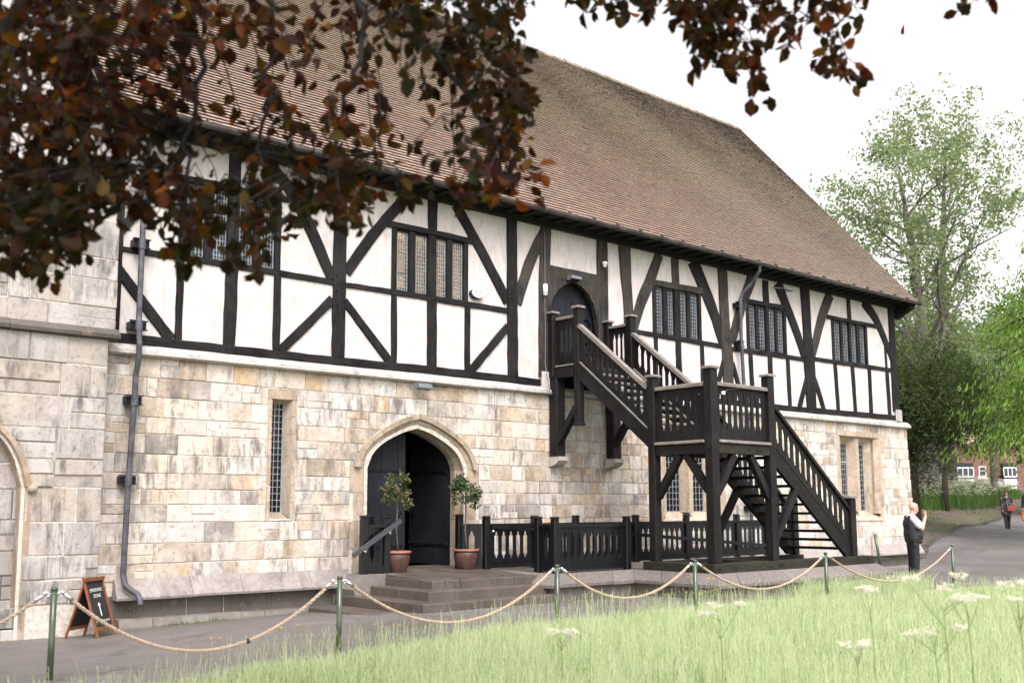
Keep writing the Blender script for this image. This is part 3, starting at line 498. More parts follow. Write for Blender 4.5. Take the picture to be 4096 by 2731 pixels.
# timbers: (kind, [(x, z, width)...])
TB = [('post', [(5.37, 4.2, .2), (5.37, 7.34, .2)]), ('post', [(9.19, 7.36, .245), (9.19, 4.21, .24)]), ('brace', [(9.06, 5.19, .16), (8.11, 4.21, .154)]),
('brace', [(7.70, 7.36, .2), (8.23, 7.00, .222), (8.64, 6.3, .223), (9.05, 5.55, .193)]), ('stud', [(8.03, 5.48, .13), (8.03, 4.22, .13)]), ('stud', [(7.22, 5.45, .211), (7.21, 4.21, .209)]),
('stud', [(6.38, 5.5, .117), (6.38, 4.21, .115)]), ('brace', [(5.36, 5.24, .164), (6.26, 4.21, .168)]), ('rail', [(5.3, 5.48, .09), (6.4, 5.50, .09), (7.61, 5.50, .096), (8.1, 5.5, .097), (9.08, 5.49, .1)]),
('brace', [(5.3, 5.58, .134), (5.73, 6.16, .136), (6.2, 6.9, .15), (6.4, 7.3, .15)]), ('lintel', [(6.2, 6.76, .1), (8.2, 6.76, .1)]), ('stud', [(7.22, 7.34, .2), (7.22, 6.8, .2)]),
('brace', [(9.33, 5.70, .194), (9.84, 6.44, .196), (10.62, 7.34, .2)]), ('brace', [(9.30, 5.2, .149), (10.27, 4.21, .153)]), ('rail', [(9.3, 5.48, .091), (10.28, 5.49, .095), (11.12, 5.48, .098), (13.0, 5.48, .104)]),
('lintel', [(10.15, 6.715, .102), (11.11, 6.725, .105), (12.25, 6.72, .109)]), ('stud', [(10.33, 5.44, .123), (10.34, 4.21, .122)]), ('stud', [(11.17, 7.34, .218), (11.17, 6.76, .2)]), ('stud', [(11.17, 5.44, .21), (11.17, 4.21, .22)]),
('stud', [(12.0, 5.43, .131), (12.0, 4.2, .13)]), ('brace', [(11.71, 7.36, .221), (12.29, 6.62, .224), (13.0, 5.66, .227)]), ('post', [(13.10, 7.36, .248), (13.12, 4.19, .244)]),
('brace_g', [(14.05, 7.30, .28), (13.68, 6.75, .243), (13.44, 6.25, .246), (13.25, 5.66, .219)]), ('brace', [(13.0, 5.17, .16), (12.07, 4.21, .154)]),
('post_g', [(14.02, 7.34, .27), (13.95, 6.1, .26), (13.94, 4.25, .26)]), ('lintel_g', [(14.07, 6.43, .255), (15.51, 6.43, .265)]), ('post_g', [(15.65, 7.34, .304), (15.64, 5.5, .301), (15.64, 4.3, .3)]),
('post_g', [(16.35, 7.34, .348), (16.38, 6.55, .307), (16.44, 6.05, .26), (16.45, 5.6, .285), (16.45, 4.25, .28)]), ('brace_g', [(17.5, 7.32, .25), (17.24, 6.79, .275), (16.89, 6.22, .288), (16.71, 5.86, .285), (16.6, 5.5, .2)]),
('stud_g', [(18.04, 7.32, .247), (18.05, 6.72, .246)]), ('lintel_g', [(17.2, 6.65, .142), (19.0, 6.68, .148)]), ('brace', [(18.67, 7.36, .39), (19.03, 6.84, .373), (19.47, 6.13, .334), (19.70, 5.55, .292)]),
('post_g', [(19.76, 7.33, .326), (19.8, 5.92, .325), (19.87, 5.38, .394), (19.87, 4.21, .341)]), ('brace_g', [(20.95, 7.32, .328), (20.47, 6.5, .309), (20.05, 5.60, .267)]), ('rail', [(16.65, 5.475, .103), (19.7, 5.455, .112)]),
('stud', [(17.33, 5.44, .119), (17.31, 4.2, .118)]), ('stud', [(18.09, 5.43, .178), (18.11, 4.2, .222)]), ('stud', [(18.93, 5.42, .131), (18.95, 4.2, .131)]), ('brace', [(19.72, 5.1, .125), (19.35, 4.2, .124)]), ('brace', [(20.05, 5.1, .138), (20.42, 4.2, .138)]),
('rail', [(20.02, 5.43, .106), (21.77, 5.445, .111), (23.05, 5.455, .112)]), ('stud', [(20.78, 5.4, .155), (20.83, 4.2, .154)]), ('stud', [(21.49, 7.3, .25), (21.5, 6.71, .25)]), ('lintel', [(20.66, 6.675, .109), (22.4, 6.71, .113)]),
('brace', [(22.01, 7.31, .352), (22.35, 6.77, .305), (22.81, 6.08, .281), (23.08, 5.5, .255)]), ('post', [(23.19, 7.34, .383), (23.23, 6.09, .329), (23.28, 5.42, .46), (23.3, 4.2, .391)]), ('brace_g', [(24.38, 7.33, .338), (23.9, 6.59, .336), (23.44, 5.58, .236)]),
('rail', [(23.55, 5.51, .108), (27.56, 5.54, .118)]), ('brace', [(23.2, 5.05, .161), (22.77, 4.2, .159)]), ('brace', [(23.40, 5.08, .18), (23.70, 4.62, .18), (23.87, 4.2, .14)]), ('stud', [(21.58, 5.4, .181), (21.6, 4.2, .18)]), ('stud', [(22.33, 5.41, .15), (22.37, 4.2, .15)]),
('lintel', [(24.2, 6.705, .1), (26.75, 6.72, .11)]), ('stud', [(25.28, 7.33, .175), (25.3, 6.75, .175)]), ('stud', [(24.5, 5.46, .154), (24.57, 4.2, .153)]), ('stud', [(25.35, 5.47, .16), (25.41, 4.2, .159)]), ('stud', [(26.21, 5.47, .165), (26.21, 4.2, .164)]), ('stud', [(27.14, 5.49, .173), (27.2, 4.2, .173)]),
('brace', [(26.05, 7.36, .338), (26.68, 6.97, .287), (27.06, 6.46, .27), (27.52, 5.75, .16)]), ('stud', [(27.11, 6.18, .09), (27.13, 5.58, .09)]), ('post', [(27.5, 7.4, .289), (27.5, 6.01, .288), (27.53, 4.38, .30)])]
PROUD = {'post': .052, 'brace': .036, 'stud': .026, 'rail': .031, 'lintel': .043, 'sill_beam': .047}
NAMES = {'post': 'post', 'brace': 'brace', 'stud': 'stud', 'rail': 'middle_rail', 'lintel': 'lintel', 'sill_beam': 'sill_beam'}
def timber(kind, pts, Y=YF, parent=HALL, mats=None, seg=.22):
    k, _, g = kind.partition('_g'); g = kind.endswith('_g')
    if kind == 'sill_beam': k = kind
    P = []
    for (xa, za, wa), (xb, zb, wb) in zip(pts, pts[1:]):
        n = max(1, int(math.hypot(xb - xa, zb - za) / seg))
        P += [(xa + (xb - xa) * i / n, za + (zb - za) * i / n, wa + (wb - wa) * i / n) for i in range(n)]
    P.append(pts[-1])
    if len(pts) > 2:                                    # soften the kinks of grown timbers
        for _ in range(2): P = [P[0]] + [tuple((a + 2 * b + c) / 4 for a, b, c in zip(P[i - 1], P[i], P[i + 1])) for i in range(1, len(P) - 1)] + [P[-1]]
    A = []; B = []; j = .007
    for i, (x, z, w) in enumerate(P):
        a, b = P[max(0, i - 1)], P[min(len(P) - 1, i + 1)]; dx, dz = b[0] - a[0], b[1] - a[1]; L = math.hypot(dx, dz); nx, nz = -dz / L, dx / L
        u, v = w / 2 + random.uniform(-j, j), w / 2 + random.uniform(-j, j)
        A.append((x + nx * u, z + nz * u)); B.append((x - nx * v, z - nz * v))
    n = len(A); y0 = Y - PROUD[k] - random.uniform(0, .005); c = .88
    mid = [((a[0] + b[0]) / 2, (a[1] + b[1]) / 2) for a, b in zip(A, B)]
    sh = lambda p, m: (m[0] + (p[0] - m[0]) * c, m[1] + (p[1] - m[1]) * c)
    vs = []
    for a, b, m in zip(A, B, mid):
        a2, b2 = sh(a, m), sh(b, m)
        vs += [(a[0], Y + .02, a[1]), (a[0], y0 + .010, a[1]), (a2[0], y0, a2[1]), (b2[0], y0, b2[1]), (b[0], y0 + .010, b[1]), (b[0], Y + .02, b[1])]
    fs = []
    for i in range(n - 1):
        for q in range(5): fs.append((i * 6 + q, i * 6 + q + 1, i * 6 + 7 + q, i * 6 + 6 + q))
    fs += [(0, 1, 2, 3, 4, 5), tuple((n - 1) * 6 + q for q in (5, 4, 3, 2, 1, 0))]
    m = MB(); m.add(vs, fs)
    hor = k in ('rail', 'lintel', 'sill_beam')
    mat = (mats or (M_TIMBER_G if g else (M_TIMBER_H if hor else M_TIMBER)))
    return m.build(NAMES[k], mat, parent)
for k, p in TB: timber(k, p)
timber('sill_beam', [(5.3, 4.15, .14), (9.08, 4.14, .135), (11.13, 4.16, .135), (13.83, 4.13, .145)])
timber('sill_beam', [(15.8, 4.13, .14), (21.77, 4.135, .135), (27.45, 4.19, .14)])
mb = MB(); mb.cbox(5.2, 27.7, YF - .10, YF + .05, 7.33, 7.62, .01); mb.build('wall_plate', M_SOFFIT, HALL)
# peg heads along the big members
mb = MB()
for x, z in [(9.12, 5.62), (9.26, 5.5), (9.12, 5.35), (9.27, 5.2), (9.12, 5.1), (13.05, 5.75), (13.17, 5.6), (13.05, 5.4), (13.17, 5.25), (13.05, 5.1), (8.05, 4.16), (7.15, 4.14), (7.3, 4.14), (6.38, 5.5), (8.05, 5.5), (10.1, 4.15), (11.1, 4.16), (11.25, 4.16), (12.05, 4.15), (13.05, 4.14), (10.2, 6.71), (12.1, 6.72), (12.0, 5.48), (11.2, 5.48), (15.55, 6.35), (15.6, 6.2), (19.8, 5.6), (19.75, 5.3), (19.95, 5.2), (23.2, 5.7), (23.35, 5.5), (23.2, 5.3), (23.4, 5.2), (23.25, 4.9), (21.5, 5.45), (25.3, 5.52), (26.2, 5.53)]:
    mb.ball((x, YF - .062, z), .016, .012, .016, 6, 4)
mb.build('peg', M_IRON, HALL)

# leaded casement windows of the upper floor
def lattice(x0, x1, z0, z1, Y, nx, nz, parent, w=.011):
    m = MB(); fr = .016
    for a, b, c, d in ((x0, x1, z0, z0 + fr), (x0, x1, z1 - fr, z1), (x0, x0 + fr, z0 + fr, z1 - fr), (x1 - fr, x1, z0 + fr, z1 - fr)): m.box(a, b, Y - .012, Y + .012, c, d)
    for i in range(1, nx): x = x0 + (x1 - x0) * i / nx; m.box(x - w / 2, x + w / 2, Y - .007, Y + .005, z0 + fr, z1 - fr)
    for i in range(1, nz): z = z0 + (z1 - z0) * i / nz; m.box(x0 + fr, x1 - fr, Y - .006, Y + .006, z - w / 2, z + w / 2)
    m.build('lattice', M_LEAD, parent)
    m = MB(); m.quad((x0, Y + .016, z0), (x1, Y + .016, z0), (x1, Y + .016, z1), (x0, Y + .016, z1)); m.build('pane', M_GLASS, parent)
for key, (ls, z0, z1, nx, nz) in WIN.items():
    m = MB(); e = [ls[0][0] - .11] + [(a[1] + b[0]) / 2 for a, b in zip(ls, ls[1:])] + [ls[-1][1] + .10]
    m.cbox(e[0], ls[0][0], YF - .026, YF + .13, z0 - .03, z1 + .03); m.cbox(ls[-1][1], e[-1], YF - .026, YF + .13, z0 - .03, z1 + .03)
    for i, (a, b) in enumerate(zip(ls, ls[1:])): m.cbox(a[1], b[0], YF - (.036 if i == 1 else .018), YF + .13, z0 - .03, z1 + .03)
    m.box(ls[0][0] - .02, ls[-1][1] + .02, YF + .005, YF + .129, z0 - .06, z0); m.box(ls[0][0] - .02, ls[-1][1] + .02, YF + .005, YF + .129, z1, z1 + .06)
    w = m.build('window', M_TIMBER, HALL)
    for a, b in ls: lattice(a, b, z0, z1, YF + .055, nx, nz, w)

# stone wall of the ground floor
ring = arch_curve(10.88, 1.19, 2.36, .84, 16)
rects = [(7.92, 8.44, 1.48, 3.58), (9.48, 12.28, 0, 2.37), (17.34, 19.66, 1.30, 3.70), (24.40, 26.66, 1.30, 3.68)]
xr = lambda z: 28.07 + (3.95 - z) * .07
mb = MB(); rs = random.Random(4)
stones(mb, 5.25, 28.2, .62, 3.93, YF, (.22, .31), (.24, .58), rects, [ring], xr, .10, rnd=rs)
mb.build('stone_wall', M_STONE, HALL)
mb = MB(); sheet(mb, 5.25, 28.05, -.2, 4.03, YF - .0005, [(7.98, 8.38, 1.5, 3.5), (9.83, 11.93, .3, DF), (17.5, 19.5, 1.4, 3.6), (24.55, 26.5, 1.4, 3.6)])
mb.quad((28.06, YF + .01, -.2), (28.3, 26, -.2), (28.3, 26, 3.95), (28.06, YF + .01, 3.95)); mb.build('mortar', M_MORTAR, HALL)
mb = MB(); rs = random.Random(9)                        # dark rough footing under the weathered plinth
stones(mb, 5.25, 9.2, -.2, .42, YF, (.2, .3), (.5, 1.0), proud=.02, rnd=rs); mb.build('footing', M_PLINTH, HALL); mb = MB()
stones(mb, 19.4, 28.25, -.2, .42, YF, (.2, .3), (.5, 1.0), proud=.02, rnd=rs)
mb.build('footing', M_PLINTH, HALL)
def run(mb, x0, x1, prof, lens, jit=.006, wob=.0):
    """profile (y,z) drawn along X in separate stones"""
    x = x0
    while x < x1 - .02:
        w = random.uniform(*lens); b = min(x + w, x1)
        if x1 - b < .25: b = x1
        dy, dz = random.uniform(-jit, jit), random.uniform(-jit, jit)
        mb.prism([(y + dy, z + dz) for y, z in prof], (x + .003, 0, 0), (0, 1, 0), (0, 0, 1), (1, 0, 0), b - x - .006); x = b
mb = MB(); run(mb, 5.3, 28.12, [(YF + .05, 4.085), (YF - .02, 4.075), (YF - .13, 3.985), (YF - .135, 3.925), (YF - .09, 3.90), (YF + .05, 3.90)], (.7, 1.5), .008)
mb.build('string_course', M_PALE, HALL)
mb = MB(); run(mb, 5.55, 9.42, [(YF + .02, .67), (YF - .05, .655), (YF - .20, .40), (YF - .19, .365), (YF + .02, .365)], (.8, 1.5))
mb.build('plinth', M_WEATH, HALL); mb = MB()
run(mb, 18.5, 28.42, [(YF + .02, .67), (YF - .05, .655), (YF - .20, .40), (YF - .19, .365), (YF + .02, .365)], (.6, 1.2))
mb.build('plinth', M_WEATH, HALL)
mb = MB(); run(mb, 5.6, 9.5, [(YF, .09), (YF - .17, .08), (YF - .21, -.02), (YF - .21, -.15), (YF, -.15)], (.35, .6), .012); mb.build('kerb_course', M_KERB, HALL); mb = MB(); run(mb, 18.6, 28.4, [(YF, .07), (YF - .14, .06), (YF - .16, -.15), (YF, -.15)], (.5, .9), .01)
mb.build('kerb_course', M_KERB, HALL)
mb = MB(); mb.cbox(27.46, 27.78, YF - .07, YF + .2, 4.09, 4.42, .015); mb.cbox(13.85, 14.06, YF - .08, YF + .1, 3.94, 4.36, .015); mb.build('padstone', M_PALE, HALL)
# corbels under the stair posts
for x in (14.06, 15.66):
    mb = MB(); mb.prism([(-.02, .17), (-.30, .17), (-.30, .09), (-.22, .02), (-.1, -.02), (-.02, -.02)], (x, YF, 2.50), (0, 1, 0), (0, 0, 1), (1, 0, 0), .26); mb.build('corbel', M_PALE, HALL)

# slit window
mb = MB(); g = .14; a, b, c, d = 8.05, 8.31, 1.60, 3.43
for i in range(7):
    z0 = 1.48 + (3.42 - 1.48) * i / 7; z1 = 1.48 + (3.42 - 1.48) * (i + 1) / 7
    mb.cbox(7.925, 8.0, YF - .012, YF + .3, z0 + .003, z1 - .003, .01); mb.cbox(8.36, 8.435, YF - .012, YF + .3, z0 + .003, z1 - .003, .01)
mb.box(7.90, 8.56, YF - .014, YF + .02, 3.425, 3.578)
mb.quad((8.0, YF, 1.5), (8.0, YF, 3.43), (a + .03, YF + .2, d - .03), (a + .03, YF + .2, c)); mb.quad((8.36, YF, 3.43), (8.36, YF, 1.5), (b - .02, YF + .2, c), (b - .02, YF + .2, d - .03))
mb.quad((8.0, YF, 3.43), (8.36, YF, 3.43), (b, YF + .2, 3.36), (a, YF + .2, 3.36)); mb.quad((8.0, YF - .01, 1.46), (8.36, YF - .01, 1.46), (b, YF + .2, c), (a, YF + .2, c))
w = mb.build('window', M_DRESS, HALL); lattice(8.06, 8.30, 1.585, 3.38, YF + .19, 3, 17, w, .010)
# two-light mullioned windows
for (l0, l1), xa, xb in zip(LO, (17.5, 24.55), (19.5, 26.5)):
    mb = MB(); gy = YF + .26; z0, z1 = 1.58, 3.38; ga, gb = l0[0] - .02, l1[1] + .02
    for i in range(6):
        za = 1.31 + 2.25 * i / 6; zb = 1.31 + 2.25 * (i + 1) / 6; o = .05 * (i % 2)
        mb.cbox(xa - .13 - o, xa, YF - .012, YF + .05, za + .003, zb - .003, .012); mb.cbox(xb, xb + .13 + o, YF - .012, YF + .05, za + .003, zb - .003, .012)
        za2, zb2 = max(za, 1.5), zb
        for p, q in ((xa, ga), (xb, gb)):
            s = -1 if p == xa else 1; m1 = p + (q - p) * .45
            mb.quad((p, YF - .005, za2), (p, YF - .005, zb2), (m1, YF + .06, zb2), (m1, YF + .06, za2)); mb.quad((m1, YF + .06, za2), (m1, YF + .06, zb2), (m1, YF + .14, zb2), (m1, YF + .14, za2)); mb.quad((m1, YF + .14, za2), (m1, YF + .14, zb2), (q, gy, zb2), (q, gy, za2))
    mb.box(xa - .13, xb + .13, YF - .016, YF + .05, 3.565, 3.70)
    mb.quad((xa, YF, 3.57), (xb, YF, 3.57), (xb, YF + .12, 3.52), (xa, YF + .12, 3.52)); mb.quad((xa, YF + .12, 3.52), (xb, YF + .12, 3.52), (gb, gy, z1), (ga, gy, z1))
    mb.prism([(-.03, 1.30), (gy - YF, 1.30), (gy - YF, 1.575), (-.03, 1.33)], (xa - .1, YF, 0), (0, 1, 0), (0, 0, 1), (1, 0, 0), xb - xa + .2)
    m0, m1 = l0[1], l1[0]; mc = (m0 + m1) / 2
    mb.prism([(m0, gy - YF + .05), (m0, gy - YF - .02), (mc - .07, .05), (mc + .07, .05), (m1, gy - YF - .02), (m1, gy - YF + .05)], (0, YF, 1.56), (1, 0, 0), (0, 1, 0), (0, 0, 1), 1.98)
    w = mb.build('window', M_DRESS, HALL)
    lattice(l0[0], l0[1], z0, z1, gy, 4, 13, w, .012); lattice(l1[0], l1[1], z0, z1, gy, 4, 13, w, .013)
    m = MB(); m.box(l0[0], l0[1], gy - .02, gy - .008, 2.86, 2.90); m.build('transom_bar', M_LEAD, w)

# arched doorway: voussoirs with a hood mould, quoined jambs
mb = MB(); n = 28
inn, mid, hd, out = arch_curve(10.88, 1.05, 2.36, .72, n), arch_curve(10.88, 1.17, 2.36, .825, n), arch_curve(10.88, 1.24, 2.36, .885, n), arch_curve(10.88, 1.33, 2.36, .975, n)
deep = arch_curve(10.88, 1.0, 2.36, .69, n)
prof = [(deep, YF + .34), (deep, YF + .20), (inn, YF + .10), (inn, YF + .045), (mid, YF - .02), (hd, YF - .024), (hd, YF - .075), (out, YF - .085), (out, YF + .03)]
for i in range(0, n, 2):
    js = [i, i + 1, i + 2]; vs = []; jt = random.uniform(-.006, .006)
    for t, j in enumerate(js):
        for c, y in prof:
            p = c[j]
            if t != 1:
                q = c[j + (1 if t == 0 else -1)]; p = (p[0] + (q[0] - p[0]) * .02, p[1] + (q[1] - p[1]) * .02)
            vs.append((p[0], y + jt, p[1]))
    k = len(prof); fs = [(r * k + q, r * k + q + 1, (r + 1) * k + q + 1, (r + 1) * k + q) for r in (0, 1) for q in range(k - 1)]
    mb.add(vs, fs)
for s in (-1, 1):
    for i, (za, zb) in enumerate(((.45, .98), (.98, 1.45), (1.45, 1.93), (1.93, 2.362))):
        o = 1.33 + (.07 if i % 2 else .0); X = lambda r: 10.88 + s * r
        pr = [(X(1.0), YF + .34), (X(1.0), YF + .20), (X(1.05), YF + .10), (X(1.05), YF + .045), (X(1.14), YF - .016), (X(o), YF - .012), (X(o), YF + .34)]
        mb.prism(pr, (0, 0, za + .003), (1, 0, 0), (0, 1, 0), (0, 0, 1), zb - za - .006)
mb.build('door_arch', M_DRESS, HALL)
# the two leaves: one shut, one swung inwards
def leaf(x0, x1, hinge, ang, parent, side):
    piv = Matrix.Translation((hinge, YF + .40, 0)) @ Matrix.Rotation(ang, 4, 'Z') @ Matrix.Translation((-hinge, -(YF + .40), 0))
    def put(m):
        m.v = [tuple(piv @ Vector(v)) for v in m.v]; return m
    m = MB(); n = 6; f = lambda x: max(2.2, DF(min(max(x, 9.9), 11.86)) - .02)
    for i in range(n):
        a, b = x0 + (x1 - x0) * i / n, x0 + (x1 - x0) * (i + 1) / n
        m.prism([(a + .002, .63), (b - .002, .63), (b - .002, f(b - .002)), ((a + b) / 2, f((a + b) / 2)), (a + .002, f(a + .002))], (0, YF + .36 - .004 * (i % 2), 0), (1, 0, 0), (0, 0, 1), (0, 1, 0), .05)
    o = put(m).build('door', M_DOOR, parent)
    for z in (2.33, .98):
        m = MB(); a = hinge; e = hinge + (x1 - x0) * .92 * side
        m.bar((a, YF + .35, z), (e, YF + .35, z), .012, .05); m.ball((e, YF + .35, z + .03), .03, .01, .04, 8, 5); m.ball((hinge + .03 * side, YF + .345, z), .035, .03, .05, 8, 6)
        for q in range(5): m.ball((a + (e - a) * (q + .5) / 5, YF + .342, z), .014, .01, .014, 6, 4)
        put(m).build('strap_hinge', M_IRON, o)
    m = MB()
    for q in range(9): m.ball((x1 if side > 0 else x0, YF + .352, .8 + q * .22), .014, .012, .014, 6, 4)
    put(m).build('stud_row', M_IRON, o)
    m = MB(); xh = (x1 - .12) if side > 0 else (x0 + .12); m.tube([(xh + .04 * math.cos(t), YF + .335, 1.55 + .05 * math.sin(t)) for t in np.linspace(0, 2 * math.pi, 13)], .007, 6); put(m).build('ring_handle', M_IRON, o)
leaf(9.84, 10.87, 9.84, 0, HALL, 1); leaf(10.89, 11.92, 11.92, -R(80), HALL, -1)
mb = MB(); mb.box(9.85, 11.9, YF + .0, YF + .75, .40, .615); mb.build('threshold', M_STEP, HALL)

# upper doorway with its carved spandrels and hinged door
UD = [(14.10, 5.1), (14.11, 5.66), (14.2, 5.92), (14.38, 6.11), (14.55, 6.22), (14.80, 6.30), (15.0, 6.24), (15.2, 6.11), (15.36, 5.9), (15.46, 5.6), (15.50, 5.3)]
mb = MB(); L = UD[:6]; Rr = UD[5:]
mb.prism(L + [(14.80, 6.33), (14.07, 6.33)], (0, YF - .04, 0), (1, 0, 0), (0, 0, 1), (0, 1, 0), .12); mb.prism(Rr + [(15.52, 6.33), (14.80, 6.33)], (0, YF - .042, 0), (1, 0, 0), (0, 0, 1), (0, 1, 0), .12)
mb.build('spandrel', M_TIMBER_G, HALL)
mb = MB()
for i in range(7):
    a = 14.08 + 1.48 * i / 7; mb.box(a + .003, a + 1.48 / 7 - .003, YF + .15 - .003 * (i % 2), YF + .2, 4.45, 6.33)
ud = mb.build('upper_door', M_DOOR, HALL)
for x0, s in ((14.13, 1), (15.5, -1)):
    for z in (5.35, 4.85):
        mb = MB(); mb.bar((x0, YF + .135, z), (x0 + .5 * s, YF + .135, z), .012, .055)
        for sg in (1, -1): mb.tube([(x0 + (.06 + .17 * (1 - math.cos(t))) * s, YF + .13, z + sg * .19 * math.sin(t) * 1.25) for t in np.linspace(.1, 2.6, 12)], [.026 - .0012 * q for q in range(12)], 6)
        mb.ball((x0 + .5 * s, YF + .13, z), .045, .015, .05, 8, 6); mb.build('curled_hinge', M_IRON, ud)
mb = MB(); mb.box(14.86, 14.98, YF + .13, YF + .15, 5.83, 5.92); mb.build('grille', M_IRON, ud)

# roof: every tile laid, on an undulating old slope
E0, E1, XV0, XV1 = (14.60, 7.50), (20.58, 14.34), 5.05, 27.98
SL = math.hypot(E1[0] - E0[0], E1[1] - E0[1]); ty, tz = (E1[0] - E0[0]) / SL, (E1[1] - E0[1]) / SL; ny, nz_ = -tz, ty
def wave(x, s): return .030 * np.sin(x * .55 + .3) * np.sin(s * .38) + .008 * np.sin(x * 1.3 + s * .7) * np.minimum(1, s / 2)
NC = 88; NTL = 138; g = SL / NC; tw = (XV1 - XV0) / NTL
ci, ti = np.meshgrid(np.arange(NC), np.arange(NTL + 1), indexing='ij'); ci = ci.ravel(); ti = ti.ravel(); N = len(ci)
xa = XV0 + (ti - .5 * (ci % 2)) * tw; xb = xa + tw - .004; xa = np.clip(xa, XV0 - .02, XV1); xb = np.clip(xb, XV0 - .02, XV1 + .01)
keep = xb - xa > .03; ci, xa, xb = ci[keep], xa[keep], xb[keep]; N = len(ci)
xb += RNG.normal(0, .003, N); s0 = ci * g + RNG.normal(0, .0028, N) - .01; s1 = s0 + g * 1.2; lift = .036 + np.abs(RNG.normal(0, .002, N)); tl = RNG.normal(0, .0014, N)
def pt(x, s, h): w = wave(x, s) + h; return np.stack([x, E0[0] + ty * s + ny * w, E0[1] + tz * s + nz_ * w], -1)
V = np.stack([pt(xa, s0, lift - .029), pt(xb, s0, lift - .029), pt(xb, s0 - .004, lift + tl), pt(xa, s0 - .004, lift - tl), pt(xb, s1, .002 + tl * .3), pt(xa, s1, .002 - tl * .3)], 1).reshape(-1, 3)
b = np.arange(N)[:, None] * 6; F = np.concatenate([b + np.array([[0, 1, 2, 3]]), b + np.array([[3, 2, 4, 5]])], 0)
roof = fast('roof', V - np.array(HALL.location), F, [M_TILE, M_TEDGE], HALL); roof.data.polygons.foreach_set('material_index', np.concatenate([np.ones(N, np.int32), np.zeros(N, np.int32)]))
mb = MB()
nx = 60
for i in range(nx):
    x0, x1 = XV0 + (XV1 - XV0) * i / nx, XV0 + (XV1 - XV0) * (i + 1) / nx
    for j in range(8):
        a, c = SL * j / 8, SL * (j + 1) / 8
        P = [pt(np.array(x), np.array(s), -.03) for x, s in ((x0, a), (x1, a), (x1, c), (x0, c))]; mb.quad(*[tuple(p) for p in P])
mb.quad((XV0, 20.6, 14.3), (XV1, 20.6, 14.3), (XV1, 26.6, 7.45), (XV0, 26.6, 7.45))
mb.build('roof_boarding', M_SOFFIT, HALL)
mb = MB(); x = XV0
while x < XV1 - .1:
    w = min(.42, XV1 - x); z = E1[1] + .02 + float(wave(np.array(x), np.array(SL))) + random.uniform(-.008, .008)
    mb.tube([(x, E1[0] + .02, z - .03), (x + w - .012, E1[0] + .02, z - .03 + random.uniform(-.006, .006))], [.095, .088], 10, False); x += w
mb.build('ridge_tile', M_RIDGE, roof, smooth=True)
mb = MB(); mb.quad((XV0, 14.62, 7.46), (XV1, 14.62, 7.46), (XV1, YF, 7.50), (XV0, YF, 7.50))
x = 5.3
while x < 27.9: mb.box(x, x + .1, 14.66, YF - .1, 7.42, 7.52); x += .42
mb.build('rafter_ends', M_SOFFIT, HALL)
mb = MB()
for X in (XV1 - .06, XV0 + .02): mb = MB(); mb.bar((X, E0[0] + .06, E0[1] - .10), (X, E1[0], E1[1] - .12), .05, .2); mb.build('bargeboard', M_TIMBER, HALL)
mb = MB()
mb.prism([(14.7, 7.30), (15.2, 7.05), (15.2, 7.5), (14.7, 7.46)], (27.72, 0, 0), (0, 1, 0), (0, 0, 1), (1, 0, 0), .2)
mb.build('eaves_board', M_TIMBER, HALL)
mb = MB(); n = 11
for i in range(n):
    a = XV0 + .02 + (XV1 - XV0 - .0) * i / n; b = XV0 + .02 + (XV1 - XV0) * (i + 1) / n; dz = random.uniform(-.006, .006)
    vs = []; fs = []
    for X in (a, b):
        for j in range(9): t = math.pi * j / 8; vs.append((X, 14.565 - .068 * math.cos(t), 7.475 + dz - .068 * math.sin(t)))
    for j in range(8): fs.append((j, j + 1, 10 + j, 9 + j))
    mb.add(vs, fs); mb.tube([(b - .03, 14.565, 7.468 + dz), (b + .03, 14.565, 7.468 + dz)], .078, 12)
    for q in (.33, .66): X = a + (b - a) * q; mb.tube([(X - .012, 14.565, 7.47), (X + .012, 14.565, 7.47)], .075, 10)
mb.build('gutter', M_GUTTER, HALL, smooth=False)

# downpipes
def pipe(pts, br, r=.043):
    mb = MB(); mb.tube(pts, r, 10); 
    for z in br:
        x = float(np.interp(z, [p[2] for p in pts[::-1]], [p[0] for p in pts[::-1]])); y = float(np.interp(z, [p[2] for p in pts[::-1]], [p[1] for p in pts[::-1]]))
        mb.tube([(x, y, z + q) for q in (-.032, -.03, .13, .132)], [r * 1.1, r * 1.3, r * 1.3, r * 1.1], 12)
    p = mb.build('downpipe', M_LEADP, HALL)
    for z in br:
        x = float(np.interp(z, [q[2] for q in pts[::-1]], [q[0] for q in pts[::-1]])); y = float(np.interp(z, [q[2] for q in pts[::-1]], [q[1] for q in pts[::-1]]))
        m = MB(); m.box(x - .12, x + .12, y + r * .6, YF - .008, z, z + .11); m.box(x - .13, x + .13, y - .02, y + .05, z + .115, z + .128); m.box(x - .13, x + .13, y - .02, y + .05, z - .012, z + .0)
        for s in (-1, 1):
            for q in (.03, .08): m.ball((x + s * .085, y + r * .6, z + q), .017, .014, .017, 6, 4)
        m.build('bracket', M_IRON, p)
pipe([(5.70, 14.60, 7.42), (5.70, 14.72, 7.25), (5.71, 15.02, 6.9), (5.71, 15.04, 6.3), (5.71, 15.04, 4.45), (5.70, 15.0, 4.25), (5.695, 14.94, 4.05), (5.70, 14.96, 3.85), (5.70, 15.04, 3.6), (5.70, 15.05, 3.3), (5.66, 15.05, 2.0), (5.645, 15.05, .72), (5.66, 15.0, .58), (5.74, 14.94, .50), (5.80, 14.9, .46), (5.83, 14.86, .38), (5.83, 14.85, .31)], [6.48, 5.52, 4.28, 3.18, 2.02])
